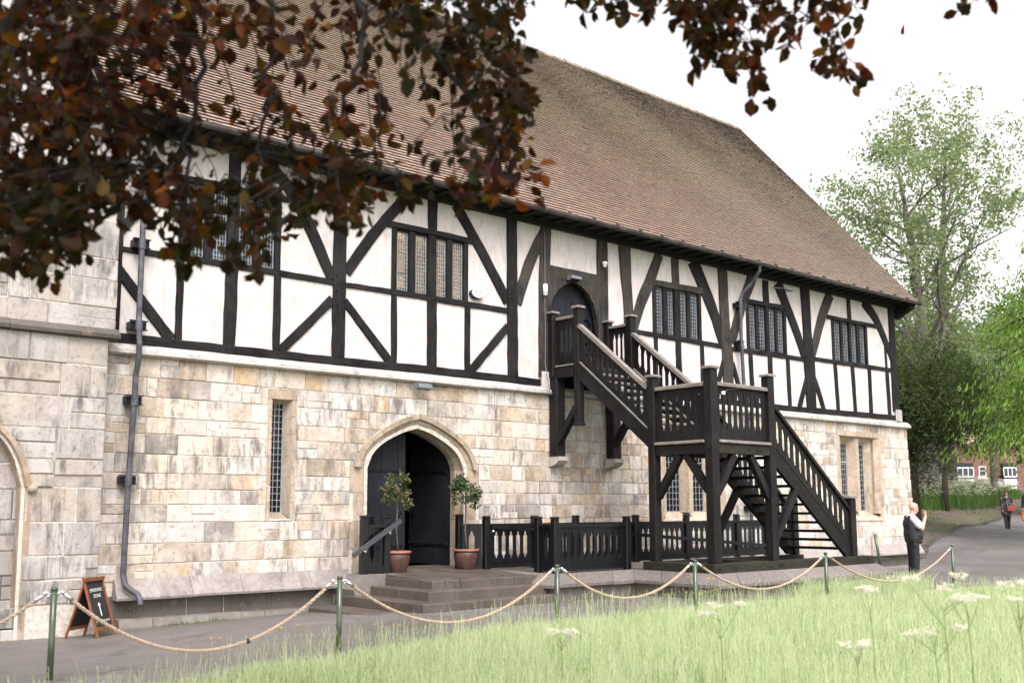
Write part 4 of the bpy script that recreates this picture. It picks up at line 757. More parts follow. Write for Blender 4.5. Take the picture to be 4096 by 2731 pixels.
pipe([(20.45, 14.60, 7.41), (20.46, 14.62, 7.28), (20.42, 14.85, 7.0), (20.30, 15.02, 6.78), (20.25, 15.05, 6.6), (20.25, 15.05, 5.65), (20.30, 15.05, 4.6), (20.36, 14.96, 4.2), (20.42, 14.92, 4.0), (20.44, 15.04, 3.7), (20.44, 15.05, .5)], [6.44, 5.50, 3.4, 1.6])
# ================================================================== ruined stone wall on the left, and the gabled wing behind it
ANX = thing('stone_wall', 'weathered pale stone block wall with a blocked pointed arch, plants rooted along its top', 'wall', (1.5, 14.9, 0))
YA = 14.9
AC = arch_curve(2.95, 1.22, 1.95, 1.25, 20); AO = arch_curve(2.95, 1.34, 1.95, 1.36, 20); AM = arch_curve(2.95, 1.27, 1.95, 1.30, 20)
mb = MB(); rs = random.Random(21)
stones(mb, -3, 5.24, .38, 4.06, YA, (.30, .48), (.35, .85), [(1.68, 4.22, -1, 1.96)], [AM], None, .15, .03, .008, rs)
stones(mb, -3, 5.33, 4.20, 5.80, YA + .02, (.30, .42), (.4, .8), (), (), None, .05, .02, .006, rs)
x = -3.0
while x < 5.3:                                           # broken, uneven top course
    w = rs.uniform(.25, .5); mb.cbox(x, min(x + w - .01, 5.31), YA + .05 + rs.uniform(0, .05), 15.6, 5.79, 5.86 + rs.uniform(.05, .2), .03); x += w
stones(mb, -3, 5.14, -.3, .37, YA + .05, (.3, .4), (.4, .9), (), (), None, 0, .03, .01, rs)
mb.build('masonry', M_STONE2, ANX)
mb = MB(); sheet(mb, -3, 5.22, -.3, 4.1, YA - .004, [(1.73, 4.17, -.3, arch_fn(AC))]); sheet(mb, -3, 5.31, 4.1, 5.8, YA + .016)
mb.quad((5.22, YA + .02, -.3), (5.22, 16.2, -.3), (5.22, 16.2, 5.8), (5.22, YA + .02, 5.8)); mb.quad((-3, YA + .02, 5.8), (5.3, YA + .02, 5.8), (5.3, 16.2, 5.8), (-3, 16.2, 5.8)); mb.build('core', M_MORTAR, ANX)
mb = MB(); run(mb, -3, 5.37, [(YA + .06, 4.22), (YA - .01, 4.215), (YA - .12, 4.12), (YA - .11, 4.07), (YA + .06, 4.03)], (.6, 1.1), .01); mb.build('string_course', M_PLINTH, ANX)
mb = MB(); rs = random.Random(3); stones(mb, 1.6, 4.3, -.3, 3.3, YA + .24, (.3, .45), (.35, .7), (), (), None, .1, .03, .008, rs); mb.build('blocking', M_STONE2, ANX)
mb = MB(); n = 20
pr = [(AC, YA + .26), (AC, YA + .04), (AM, YA - .03), (AM, YA - .06), (AO, YA - .07), (AO, YA + .03)]
for i in range(0, n, 2):
    vs = [(c[j][0], y, c[j][1]) for j in (i, i + 1, i + 2) for c, y in pr]; k = len(pr)
    mb.add(vs, [(r * k + q, r * k + q + 1, (r + 1) * k + q + 1, (r + 1) * k + q) for r in (0, 1) for q in range(k - 1)])
for s in (-1, 1):
    X = 2.95 + s * 1.22; mb.prism([(X, YA + .26), (X, YA + .04), (X + s * .06, YA - .02), (X + s * .13, YA - .015), (X + s * .13, YA + .26)], (0, 0, -.2), (1, 0, 0), (0, 1, 0), (0, 0, 1), 2.15)
mb.ball((4.3, YA - .05, 1.93), .07, .06, .06, 8, 6); mb.build('arch_moulding', M_DRESS, ANX)

WNG = thing('timber_framed_wing', 'pale plastered gable with slender grey timbers rising behind the left stone wall', 'building', (2.2, 15.75, 5.6))
mb = MB(); yw = 15.75; mb.prism([(-3.2, 5.5), (5.28, 5.5), (5.28, 7.65), (1.8, 12.2), (-3.2, 7.0)], (0, yw, 0), (1, 0, 0), (0, 0, 1), (0, 1, 0), .2); mb.build('gable_wall', M_PLASTER, WNG)
for k, p in [('post', [(4.6, 5.8, .09), (4.6, 8.0, .1)]), ('stud', [(4.85, 5.8, .06), (4.85, 7.0, .06)]), ('stud', [(5.02, 5.8, .05), (5.02, 6.7, .05)]), ('brace', [(5.2, 6.2, .12), (5.12, 6.7, .12), (4.95, 7.15, .12), (4.7, 7.3, .11)]), ('brace', [(4.5, 7.0, .13), (4.9, 7.3, .13), (5.25, 7.75, .13)]), ('stud', [(3.95, 5.8, .09), (3.95, 7.6, .09)]), ('post', [(3.5, 5.8, .14), (3.5, 9.4, .14)]), ('rail', [(2, 7.6, .14), (5.2, 7.68, .14)])]:
    timber(k, p, yw, WNG, M_TIMBER_G)
mb = MB()
for a, b in (((-3.3, 7.0), (1.8, 12.35)), ((1.8, 12.35), (5.1, 7.95))): mb.bar((a[0], 15.6, a[1]), (b[0], 15.6, b[1]), .12, .2, (0, 0, 1))
mb.build('bargeboard', M_TIMBER_G, WNG)

# small things fixed to the hall
def lamp(name, label, loc, w, h, d, mat):
    t = thing(name, label, 'floodlight', loc); x, y, z = loc
    m = MB(); m.prism([(0, 0), (-d, -.03), (-d * 1.05, -h + .03), (-d * .3, -h), (0, -h + .02)], (x - w / 2, y, z), (0, 1, 0), (0, 0, 1), (1, 0, 0), w); b = m.build('housing', mat, t)
    m = MB(); m.quad((x - w * .42, y - d * .95, z - h + .02), (x + w * .42, y - d * .95, z - h + .02), (x + w * .42, y - d * .35, z - h - .004), (x - w * .42, y - d * .35, z - h - .004)); m.build('lens', M_GLASSD, t)
    m = MB(); m.tube([(x + w / 2, y - .02, z - .04), (x + w / 2 + .18, y + .06, z - .02), (x + w / 2 + .5, y + .07, z - .03)], .008, 5); m.build('cable', M_IRON, t); return t
lamp('floodlight', 'small grey floodlight on the stone string course above the arched doorway', (10.83, 15.06, 3.88), .29, .13, .16, M_GREYP)
lamp('floodlight', 'small grey floodlight on the beam over the upper door at the stair head', (14.70, 15.14, 6.42), .28, .12, .15, M_GREYP)
t = thing('wall_lamp', 'slim white tube lamp fixed upright on the post beside the upper door', 'lamp', (13.92, 15.14, 5.9))
m = MB(); m.tube([(13.92, 15.10, 5.92), (13.92, 15.10, 6.11)], .048, 12); m.ball((13.92, 15.10, 5.92), .048, .048, .03, 12, 6); m.ball((13.92, 15.10, 6.11), .048, .048, .03, 12, 6); m.build('diffuser', M_WPLASTIC, t, smooth=True)
m = MB(); m.tube([(13.93, 15.13, 5.9), (13.94, 15.13, 5.2), (13.93, 15.13, 4.5), (13.98, 15.05, 3.95), (14.0, 15.0, 3.9)], .007, 5); m.tube([(13.93, 15.12, 6.12), (13.93, 15.12, 7.2)], .007, 5); m.build('cable', M_GREYP, t)
t = thing('alarm_box', 'oval white alarm box with dark blue edge on the plaster beside the leaded window', 'alarm', (12.19, 15.2, 5.7))
m = MB(); m.prism([(.155 * math.cos(a), .098 * math.sin(a)) for a in np.linspace(0, 2 * math.pi, 33)[:-1]], (12.19, 15.12, 5.695), (1, 0, 0), (0, 0, 1), (0, 1, 0), .08); m.build('backplate', M_NAVY, t)
m = MB(); m.prism([(.15 * math.cos(a), .088 * math.sin(a)) for a in np.linspace(0, 2 * math.pi, 33)[:-1]], (12.2, 15.10, 5.708), (1, 0, 0), (0, 0, 1), (0, 1, 0), .025); m.build('cover', M_WPLASTIC, t)
def text(name, body, size, mat, parent, M, shear=0, res=1, ext=.0):
    c = bpy.data.curves.new(name, 'FONT'); c.body = body; c.size = size; c.align_x = 'CENTER'; c.shear = shear; c.resolution_u = 2; c.extrude = ext; c.offset = .0008
    o = bpy.data.objects.new(name, c); COL.objects.link(o); bpy.context.view_layer.update()
    me = bpy.data.meshes.new_from_object(o.evaluated_get(bpy.context.evaluated_depsgraph_get())); bpy.data.objects.remove(o)
    off = root_of(parent).location; me.transform(Matrix.Translation(-off) @ M); me.materials.clear()
    return link_mesh(name, me, mat, parent)
XZ = Matrix(((1, 0, 0, 0), (0, 0, -1, 0), (0, 1, 0, 0), (0, 0, 0, 1)))      # text lying in XY -> standing in XZ, facing -Y
text('lettering', 'MAYFAIR', .052, M_GREYP, t, Matrix.Translation((12.2, 15.096, 5.715)) @ XZ); text('lettering', 'SECURITY', .036, M_GREYP, t, Matrix.Translation((12.2, 15.096, 5.665)) @ XZ)
t = thing('security_camera', 'tiny pale dome camera under the eaves right of the upper door', 'camera', (15.62, 15.15, 6.75))
m = MB(); m.lathe([(.0, .06), (.055, .06), (.055, .0), (.0, 0)], (15.62, 15.08, 6.78)); m.ball((15.62, 15.08, 6.78), .045, .045, .06, 10, 8); m.build('dome', M_WPLASTIC, t, smooth=True)
m = MB(); m.tube([(15.64, 15.10, 6.78), (15.68, 15.12, 6.6), (15.7, 15.13, 6.45)], .008, 5); m.build('cable', M_IRON, t)
t = thing('bracket_lamp', 'small dark lamp on an arm under the eaves near the right downpipe', 'lamp', (22.0, 15.1, 7.1))
m = MB(); m.tube([(21.75, 15.15, 7.15), (21.9, 14.95, 7.12)], .02, 6); m.ball((22.0, 14.85, 7.08), .17, .08, .05, 12, 6); m.build('housing', M_GREYP, t)
for (x, y, z), w, lab in (((10.2, 17.0, 7.05), 1.1, 'lit fluorescent tube seen high through the left panes of the office window'), ((11.6, 17.9, 6.9), 1.2, 'lit fluorescent tube hanging deeper inside the office behind the centre panes')):
    t = thing('strip_light', lab, 'lamp', (x, y, z)); m = MB(); m.tube([(x - w / 2, y, z), (x + w / 2, y, z)], .035, 8); m.build('tube', M_TUBE, t); m = MB(); m.box(x - w / 2, x + w / 2, y - .06, y + .06, z + .04, z + .08); m.build('casing', M_WPLASTIC, t)
# ================================================================== outside staircase
STR = thing('external_staircase', 'dark oak outside staircase with a square half landing, climbing to the upper door', 'staircase', (14.1, 11.1, .57))
def slit(t):                                             # half width (0..1) of the pierced slot along its height 0..1
    return float(np.interp(t, [0, .03, .075, .10, .13, .20, .80, .855, .87, .90, .95, 1], [0, .12, .42, .30, .55, 1, 1, .62, .40, .50, .36, 0]))
TS = [0, .03, .075, .10, .13, .2, .5, .80, .855, .87, .9, .95, 1]
def splats(parent, p0, p1, H, s0, s1, n, mat, hw=.040, th=.018, name='baluster'):
    """n flat pierced boards standing on the line p0-p1, height H, slots from s0 to s1 (metres above the line)"""
    p0 = Vector(p0); p1 = Vector(p1); d = p1 - p0; hl = Vector((d.x, d.y, 0)); L = hl.length; u = hl / L; sl = d.z / L; pitch = L / n
    nrm = Vector((-u.y, u.x, 0))
    for i in range(n):
        xc = (i + .5) * pitch; rt = []; lf = []
        for side, arr in ((1, rt), (-1, lf)):
            edge = (i == n - 1 and side == 1) or (i == 0 and side == -1)
            xs = [(0, 0)] + [(s0 + (s1 - s0) * t, slit(t) * hw) for t in TS] + [(H, 0)]
            arr += [(side * (pitch / 2 - .0012 - (0 if edge else w)), z) for z, w in xs]
        poly = rt + lf[::-1]
        m = MB(); m.prism([(xc + x, z + sl * (xc + x)) for x, z in poly], p0 - nrm * (th / 2 + .0007 * (i % 2)), u, (0, 0, 1), nrm, th)
        m.build(name, mat, parent)
def post(x0, x1, y0, y1, z0, z1, mat=None, cap=True, parent=None, name='post', cs=.03, capmat=None):
    m = MB(); m.cbox(x0, x1, y0, y1, z0, z1, .014); o = m.build(name, mat or M_STAIR, parent or STR)
    if cap:
        m = MB(); m.cbox(x0 - cs, x1 + cs, y0 - cs, y1 + cs, z1 + .001, z1 + .045, .014); m.build('post_cap', capmat or M_STAIR_T, o)
    return o
def part(name, mat, fn, parent=None):
    m = MB(); fn(m); return m.build(name, mat, parent or STR)
# sill frame
part('sill_frame', M_STAIR_B, lambda m: (m.cbox(13.98, 18.93, 11.05, 11.31, .572, .725, .012), m.cbox(14.0, 14.28, 11.33, 12.68, .573, .720, .012), m.cbox(14.3, 18.6, 12.42, 12.62, .574, .715, .012), m.cbox(15.72, 15.95, 11.33, 12.4, .575, .712, .012)))
post(14.075, 14.25, 12.42, 12.585, .722, 4.0); post(14.07, 14.255, 11.11, 11.29, .727, 4.03); post(15.715, 15.89, 11.11, 11.28, .727, 4.02); post(15.715, 15.88, 12.43, 12.6, .727, 4.02)
post(18.305, 18.48, 11.12, 11.29, .727, 1.84); post(18.305, 18.47, 12.43, 12.59, .72, 1.84)
post(14.02, 14.17, 15.0, 15.14, 4.24, 5.53); post(14.08, 14.235, 14.33, 14.485, 3.30, 5.56); post(15.59, 15.745, 14.33, 14.485, 3.30, 5.56); post(15.61, 15.76, 15.0, 15.14, 4.24, 5.53)
for x in (14.05, 15.66): post(x, x + .24, 14.93, 15.15, 2.675, 4.235, cap=False, name='wall_post')
for x in (14.08, 15.59): part('pendant', M_STAIR, lambda m: m.cbox(x - .02, x + .175, 14.31, 14.505, 3.25, 3.298, .015))
for x in (14.13, 15.72):
    part('brace', M_STAIR, lambda m: m.bar((x, 14.95, 2.95), (x, 14.42, 3.62), .13, .12))
# landings
part('landing_deck', M_STAIR_B, lambda m: [m.box(14.1, 15.74, 14.36 + i * .141, 14.36 + i * .141 + .136, 4.40, 4.44) for i in range(6)])
part('landing_beam', M_STAIR, lambda m: (m.cbox(14.06, 14.2, 14.49, 15.17, 4.22, 4.399, .01), m.cbox(15.6, 15.74, 14.49, 15.17, 4.22, 4.399, .01), m.cbox(14.24, 15.58, 14.34, 14.47, 4.22, 4.399, .01)))
part('landing_deck', M_STAIR_B, lambda m: [m.box(14.12, 15.86, 11.16 + i * .14, 11.16 + i * .14 + .135, 2.72, 2.76) for i in range(10)])
part('landing_beam', M_STAIR, lambda m: m.cbox(14.10, 14.23, 11.30, 12.415, 2.585, 2.765, .01))
part('landing_beam', M_STAIR_B, lambda m: m.cbox(14.26, 15.71, 11.12, 11.25, 2.585, 2.765, .01))
part('landing_beam', M_STAIR, lambda m: m.cbox(14.26, 15.71, 12.45, 12.57, 2.585, 2.715, .01))
part('kick_rail', M_STAIR_T, lambda m: (m.cbox(14.05, 14.22, 11.295, 12.415, 2.767, 2.815, .012), m.cbox(14.26, 15.71, 11.075, 11.235, 2.767, 2.815, .012), m.cbox(14.07, 14.2, 14.49, 15.0, 4.442, 4.47, .01)))
# first flight (out from the wall), second flight (along the wall)
Y0, Y1, s1 = 14.31, 12.59, .808
for x in (14.085, 15.62):
    part('stringer', M_STAIR, lambda m: m.prism([(Y0 + .02, 4.48), (Y1 - .02, 3.075), (Y1 - .02, 2.735), (Y0 + .02, 4.13)], (x, 0, 0), (0, 1, 0), (0, 0, 1), (1, 0, 0), .075))
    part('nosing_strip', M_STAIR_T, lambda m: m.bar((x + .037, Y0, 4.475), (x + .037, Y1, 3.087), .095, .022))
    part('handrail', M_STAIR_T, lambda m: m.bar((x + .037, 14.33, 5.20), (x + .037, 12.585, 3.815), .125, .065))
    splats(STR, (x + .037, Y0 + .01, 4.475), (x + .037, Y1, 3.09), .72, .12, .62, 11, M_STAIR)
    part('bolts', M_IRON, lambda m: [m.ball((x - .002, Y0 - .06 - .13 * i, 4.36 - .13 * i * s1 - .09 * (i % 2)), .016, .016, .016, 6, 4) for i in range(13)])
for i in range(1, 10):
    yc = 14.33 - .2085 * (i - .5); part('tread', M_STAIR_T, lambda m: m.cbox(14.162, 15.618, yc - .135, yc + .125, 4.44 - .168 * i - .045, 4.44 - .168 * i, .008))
s2 = .763
for y in (11.165, 12.475):
    f = lambda x: 2.79 - s2 * (x - 15.88)
    part('stringer', M_STAIR, lambda m: m.prism([(15.88, f(15.88)), (15.88, f(15.88) - .335), (15.88 + (f(15.88) - .335 - .727) / s2, .727), (18.31, .727), (18.31, f(18.31))], (0, y, 0), (1, 0, 0), (0, 0, 1), (0, 1, 0), .075))
    part('nosing_strip', M_STAIR_B, lambda m: m.bar((15.89, y + .037, f(15.89) + .008), (18.31, y + .037, f(18.31) + .008), .095, .022))
    part('handrail', M_STAIR, lambda m: m.bar((15.88, y + .037, 3.53), (18.37, y + .037, 1.585), .11, .06))
    splats(STR, (15.89, y + .037, 2.785), (18.305, y + .037, .94), .70, .13, .60, 14, M_STAIR)
    part('bolts', M_IRON, lambda m: [m.ball((15.99 + .155 * i, y - .002, f(15.99 + .155 * i) - .10 - .11 * (i % 2)), .015, .015, .015, 6, 4) for i in range(15)])
for i in range(1, 12):
    xc = 15.87 + .2217 * (i - .5); part('tread', M_STAIR, lambda m: m.cbox(xc - .13, xc + .14, 11.242, 12.473, 2.76 - .1693 * i - .048, 2.76 - .1693 * i, .008))
# half-landing balustrade
part('handrail', M_STAIR_T, lambda m: m.cbox(14.085, 14.235, 11.292, 12.418, 3.745, 3.81, .015)); part('handrail', M_STAIR_T, lambda m: m.cbox(14.258, 15.713, 11.12, 11.27, 3.745, 3.81, .015))
splats(STR, (14.16, 12.418, 2.816), (14.16, 11.292, 2.816), .93, .17, .83, 7, M_STAIR); splats(STR, (14.258, 11.195, 2.816), (15.713, 11.195, 2.816), .93, .17, .83, 9, M_STAIR)
# upper landing balustrade
for x in (14.15, 15.67):
    part('handrail', M_STAIR_T, lambda m: m.cbox(x - .06, x + .06, 14.487, 15.0, 5.385, 5.44, .012)); splats(STR, (x, 14.998, 4.472), (x, 14.487, 4.472), .912, .17, .80, 4, M_STAIR)
# knee braces
for a, b in (((14.165, 12.42, 1.85), (14.165, 11.90, 2.58)), ((14.165, 11.29, 1.95), (14.165, 11.76, 2.58)), ((14.256, 11.2, 1.90), (14.74, 11.2, 2.58)), ((15.714, 11.2, 1.85), (15.21, 11.2, 2.58)), ((15.89, 11.2, 1.10), (16.56, 11.205, 1.98)), ((15.88, 12.515, 1.10), (16.56, 12.515, 1.98)), ((15.8, 12.43, 1.9), (15.8, 11.95, 2.57))):
    part('brace', M_STAIR, lambda m: m.bar(a, b, .10, .13))
part('bolts', M_IRON, lambda m: [m.ball(p, .016, .016, .016, 6, 4) for p in ((14.1, 11.108, 2.68), (14.22, 11.108, 2.62), (15.75, 11.108, 2.68), (15.85, 11.108, 2.62), (14.068, 11.2, 2.66), (14.072, 12.5, 2.66), (14.1, 11.108, 1.95), (15.75, 11.108, 1.9), (14.072, 12.48, 1.9), (14.1, 11.045, .65), (15.8, 11.045, .66), (15.9, 11.045, .66), (14.085, 14.4, 4.32), (14.085, 14.42, 4.18))])
t = thing('junction_box', 'tiny white plastic box screwed to the pierced front panel of the half landing', 'box', (14.45, 11.15, 3.62))
m = MB(); m.cbox(14.42, 14.48, 11.13, 11.175, 3.60, 3.66, .006); m.build('cover', M_WPLASTIC, t); m = MB(); m.tube([(14.48, 11.165, 3.63), (14.6, 11.172, 3.70), (14.9, 11.172, 3.735)], .006, 5); m.build('cable', M_GREYP, t)

# ================================================================== stone terrace, platform, steps
TER = thing('stone_terrace', 'low stone terrace with sloping grey coping carrying the oak staircase', 'terrace', (15.5, 12.5, 0))
top = [(12.05, 14.3), (12.05, 12.88), (13.97, 12.88), (13.97, 11.03), (18.98, 11.03), (18.98, 13.4)]
outp = [(11.84, 14.3), (11.84, 12.67), (13.76, 12.67), (13.76, 10.82), (19.32, 10.82), (19.32, 13.4)]
mb = MB(); rs = random.Random(2)
for (a, b), (c, d) in zip(zip(top, top[1:]), zip(outp, outp[1:])):
    L = math.hypot(b[0] - a[0], b[1] - a[1]); n = max(1, round(L / .58)); cuts = [0] + sorted((i + rs.uniform(-.25, .25)) / n for i in range(1, n)) + [1]
    for t0, t1 in zip(cuts, cuts[1:]):
        e = .004 / L; lo = lambda p, q, t: (p[0] + (q[0] - p[0]) * t, p[1] + (q[1] - p[1]) * t); j = rs.uniform(-.01, .01)
        A, B, Cc, D = lo(a, b, t0 + e), lo(a, b, t1 - e), lo(c, d, t1 - e), lo(c, d, t0 + e); zb = .375
        mb.add([(*A, .572), (*B, .572), (*Cc, zb + j + .03), (*D, zb + j + .03), (*Cc, zb + j - .02), (*D, zb + j - .02), (*A, .34), (*B, .34)], [(0, 1, 2, 3), (3, 2, 4, 5), (5, 4, 7, 6), (1, 7, 4, 2), (0, 3, 5, 6)])
mb.build('coping', M_COPE, TER)
mb = MB(); ins = [(11.98, 14.3), (11.98, 12.80), (13.9, 12.80), (13.9, 10.96), (19.15, 10.96), (19.15, 13.4)]
for a, b in zip(ins, ins[1:]):
    L = math.hypot(b[0] - a[0], b[1] - a[1]); n = max(1, round(L / .7)); u = ((b[0] - a[0]) / L, (b[1] - a[1]) / L)
    for i in range(n):
        j = rs.uniform(0, .02); o = (a[0] + u[0] * L * i / n - u[1] * j * -1, a[1] + u[1] * L * i / n - u[0] * j, -.2)
        mb.prism([(.004, 0), (L / n - .004, 0), (L / n - .004, .56), (.004, .56)], o, (u[0], u[1], 0), (0, 0, 1), (-u[1], u[0], 0), .1)
mb.build('base_wall', M_KERB, TER)
mb = MB()
mb.quad((13.97, 11.03, .568), (18.98, 11.03, .568), (18.98, 12.88, .568), (13.97, 12.88, .568)); mb.quad((12.05, 12.88, .569), (14.4, 12.88, .569), (14.4, 14.6, .569), (12.05, 14.6, .569))
mb.quad((14.4, 12.88, .569), (20.6, 12.88, .10), (20.6, 15.2, .10), (14.4, 15.2, .569)); mb.quad((12.05, 14.6, .568), (14.4, 14.6, .568), (14.4, 15.2, .568), (12.05, 15.2, .568)); mb.build('paving', M_STEP, TER)
STP = thing('stone_steps', 'worn brown sandstone steps rising wet to the arched doorway', 'steps', (10.6, 13.6, 0))
def step(x0, x1, y0, y1, z0, z1, cut, name='step'):
    mb = MB(); xs = [x0] + cut + [x1]
    for a, b in zip(xs, xs[1:]): dz = random.uniform(-.004, .004); mb.cbox(a + .002, b - .002, y0 + random.uniform(-.004, .004), y1, z0, z1 + dz, .014)
    mb.build(name, M_STEP, STP)
step(9.16, 11.83, 12.60, 15.1, -.1, .262, [10.2, 11.1]); step(9.50, 11.97, 12.93, 15.12, .2, .405, [10.0, 10.9]); step(9.79, 12.05, 13.25, 15.14, .35, .535, [10.35, 11.5])
mb = MB(); mb.prism([(13.60, .54), (15.2, .612), (15.2, .3), (13.60, .3)], (9.80, 0, 0), (0, 1, 0), (0, 0, 1), (1, 0, 0), 2.25); mb.build('platform', M_STEP, STP)
mb = MB(); mb.cbox(8.62, 9.15, 13.05, 15.0, -.1, .105, .02); mb.build('low_slab', M_STEP, STP)
mb = MB(); mb.prism([(9.40, .585), (9.80, .585), (9.80, -.05), (9.30, -.05), (9.18, .36)], (0, 14.55, 0), (1, 0, 0), (0, 0, 1), (0, 1, 0), .62); mb.cbox(9.802, 9.99, 14.45, 15.0, .3, .584, .01); mb.build('end_block', M_COPE, STP)

# ================================================================== black lower balustrades
def balustrade(name, label, posts, panels, loc):
    t = thing(name, label, 'balustrade', loc, group='black balustrades beside the doorway and ramp')
    for x, y, z0, z1 in posts: post(x - .06, x + .06, y - .06, y + .06, z0, z1, M_BLACK, True, t, cs=.004, capmat=M_BLACK)
    for (xa, ya), (xb, yb), z, n in panels:
        m = MB(); m.bar((xa, ya, z + .785), (xb, yb, z + .785), .10, .05); m.build('top_rail', M_BLACK, t)
        m = MB(); m.bar((xa, ya, z + .075), (xb, yb, z + .075), .075, .10); m.bar((xa, ya, z + .13), (xb, yb, z + .13), .10, .022); m.build('bottom_rail', M_BLACK, t)
        splats(t, (xa, ya, z + .142), (xb, yb, z + .142), .618, .03, .54, n, M_BLACK, .050, .020)
    return t
B1 = balustrade('balustrade', 'short black balustrade panel left of the arched doorway, with a sloping handrail', [(9.49, 14.75, .586, 1.50), (9.93, 14.75, .586, 1.50), (9.79, 15.04, .586, 1.51)], [((9.55, 14.75), (9.87, 14.75), .586, 3)], (9.7, 14.75, .586))
m = MB(); m.bar((9.21, 14.62, .90), (10.13, 14.62, 1.46), .06, .07); m.build('handrail', M_RAIL, B1)
m = MB()
for x in (9.47, 9.95): z = .90 + (x - 9.21) * .609; m.tube([(x, 14.69, z - .10), (x, 14.63, z - .09), (x, 14.62, z - .03)], .012, 6); m.ball((x, 14.66, z - .10), .028, .02, .028, 8, 6)
m.build('rail_bracket', M_CHROME, B1)
B2 = balustrade('balustrade', 'black balustrade turning the corner of the terrace, nearest the steps and clear of the stair', [(12.15, 13.40, .575, 1.47), (12.15, 12.98, .575, 1.47), (13.92, 12.98, .575, 1.47)], [((12.15, 13.34), (12.15, 13.04), .575, 2), ((12.21, 12.98), (13.86, 12.98), .575, 10)], (13, 13, .575))
xs = [11.94, 13.10, 14.17, 15.87, 17.46, 19.2, 20.3]
B3 = balustrade('balustrade', 'long black balustrade against the wall behind the stair, running beside the ramp', [(11.60, 14.9, .60, 1.51)] + [(x, 14.55, .575, 1.48) for x in xs], [((11.62, 14.86), (11.88, 14.6), .575, 2)] + [((a + .06, 14.55), (b - .06, 14.55), .575, max(2, round((b - a) / .185))) for a, b in zip(xs, xs[1:])], (16, 14.55, .575))
m = MB(); m.bar((14.2, 14.36, 1.24), (20.2, 14.36, .80), .05, .07); m.bar((12.0, 14.46, 1.33), (13.1, 14.46, 1.27), .05, .06); m.build('handrail', M_BLACK, B3)
m = MB(); m.ball((12.02, 14.45, 1.25), .025, .02, .03, 8, 6); m.build('rail_bracket', M_CHROME, B3)
# ================================================================== ground
CP = [(0, 15, -.06), (5, 14.6, -.06), (9.2, 15.1, .02), (9, 12.6, .13), (11, 12.4, .14), (14, 12.5, .14), (14.5, 10.8, .15), (19, 11, .08), (3, 10, .12), (6, 9.7, .15), (9.2, 9.8, .16), (12, 9.4, .17), (15, 9.5, .16), (19.6, 9.8, .12), (0, 5, .10), (8, 5, .12), (16, 5, .10), (24, 6, .05), (-8, 8, .05), (0, -6, .1), (10, -6, .2),
      (21.8, 11.7, .02), (22.9, 13.2, .0), (27.5, 15, 0), (20, 15, 0), (24, 9, .12), (29, 12, .06), (32.6, 17.2, .30), (38, 19.0, .61), (43, 20.6, .86), (48.6, 22.05, 1.04), (45.8, 20.3, .71), (55.6, 23.9, 1.16), (37.2, 16.05, .44), (34, 13, .25), (46, 18.7, .72), (56, 22, 1.1),
      (40.84, 21.2, 1.05), (45.8, 24.4, 1.6), (52.6, 24.8, 1.6), (36, 20, .85), (36.1, 19.4, .7), (31, 18.5, .3), (53.8, 28, 2.5), (60, 30, 2.7), (77, 37, 3.0), (80, 34, 2.9), (70, 27, 1.9), (60, 10, .6), (45, 5, .4), (110, 50, 3.4), (120, 0, 1.5), (20, 27, .2), (5, 27, 0), (40, 40, 1.8), (-30, 15, 0), (-30, -30, 0), (60, -40, .6), (300, 300, 4), (-300, 300, 1), (300, -300, 2), (-300, -300, 0), (300, 60, 3.6)]
_P = np.array(CP, float); _D = np.linalg.norm(_P[:, None, :2] - _P[None, :, :2], axis=2); _n = len(_P)
_A = np.zeros((_n + 1, _n + 1)); _A[:_n, :_n] = _D; _A[_n, :_n] = 1; _A[:_n, _n] = 1
_W = np.linalg.solve(_A + np.diag([1e-3] * _n + [0]), np.concatenate([_P[:, 2], [0]]))
def H(x, y):
    x = np.asarray(x, float); y = np.asarray(y, float); sh = x.shape; q = np.stack([x.ravel(), y.ravel()], 1)
    out = np.empty(len(q))
    for i in range(0, len(q), 20000): out[i:i + 20000] = np.linalg.norm(q[i:i + 20000, None] - _P[None, :, :2], axis=2) @ _W[:_n] + _W[_n]
    return out.reshape(sh)
def h(x, y): return float(H(np.array([x]), np.array([y]))[0])
def grid(xs, ys, dz, name, mat, mask=None):
    X, Y = np.meshgrid(xs, ys, indexing='ij'); Z = H(X, Y) + dz; V = np.stack([X, Y, Z], -1).reshape(-1, 3); n, m = len(xs), len(ys)
    i, j = np.meshgrid(np.arange(n - 1), np.arange(m - 1), indexing='ij'); a = (i * m + j).ravel(); F = np.stack([a, a + m, a + m + 1, a + 1], 1)
    return fast(name, V, F, mat, None, True)
gx = np.unique(np.concatenate([np.array([-600, -300, -150, -80, -40, -20]), np.arange(-12, 64, .5), np.array([66, 70, 76, 84, 95, 110, 140, 200, 350, 600])]))
gy_ = np.unique(np.concatenate([np.array([-600, -300, -150, -80, -40, -20]), np.arange(-10, 36, .5), np.array([38, 42, 48, 56, 70, 100, 160, 300, 600])]))
tag(grid(gx, gy_, -.02, 'ground', M_SOIL), kind='structure')
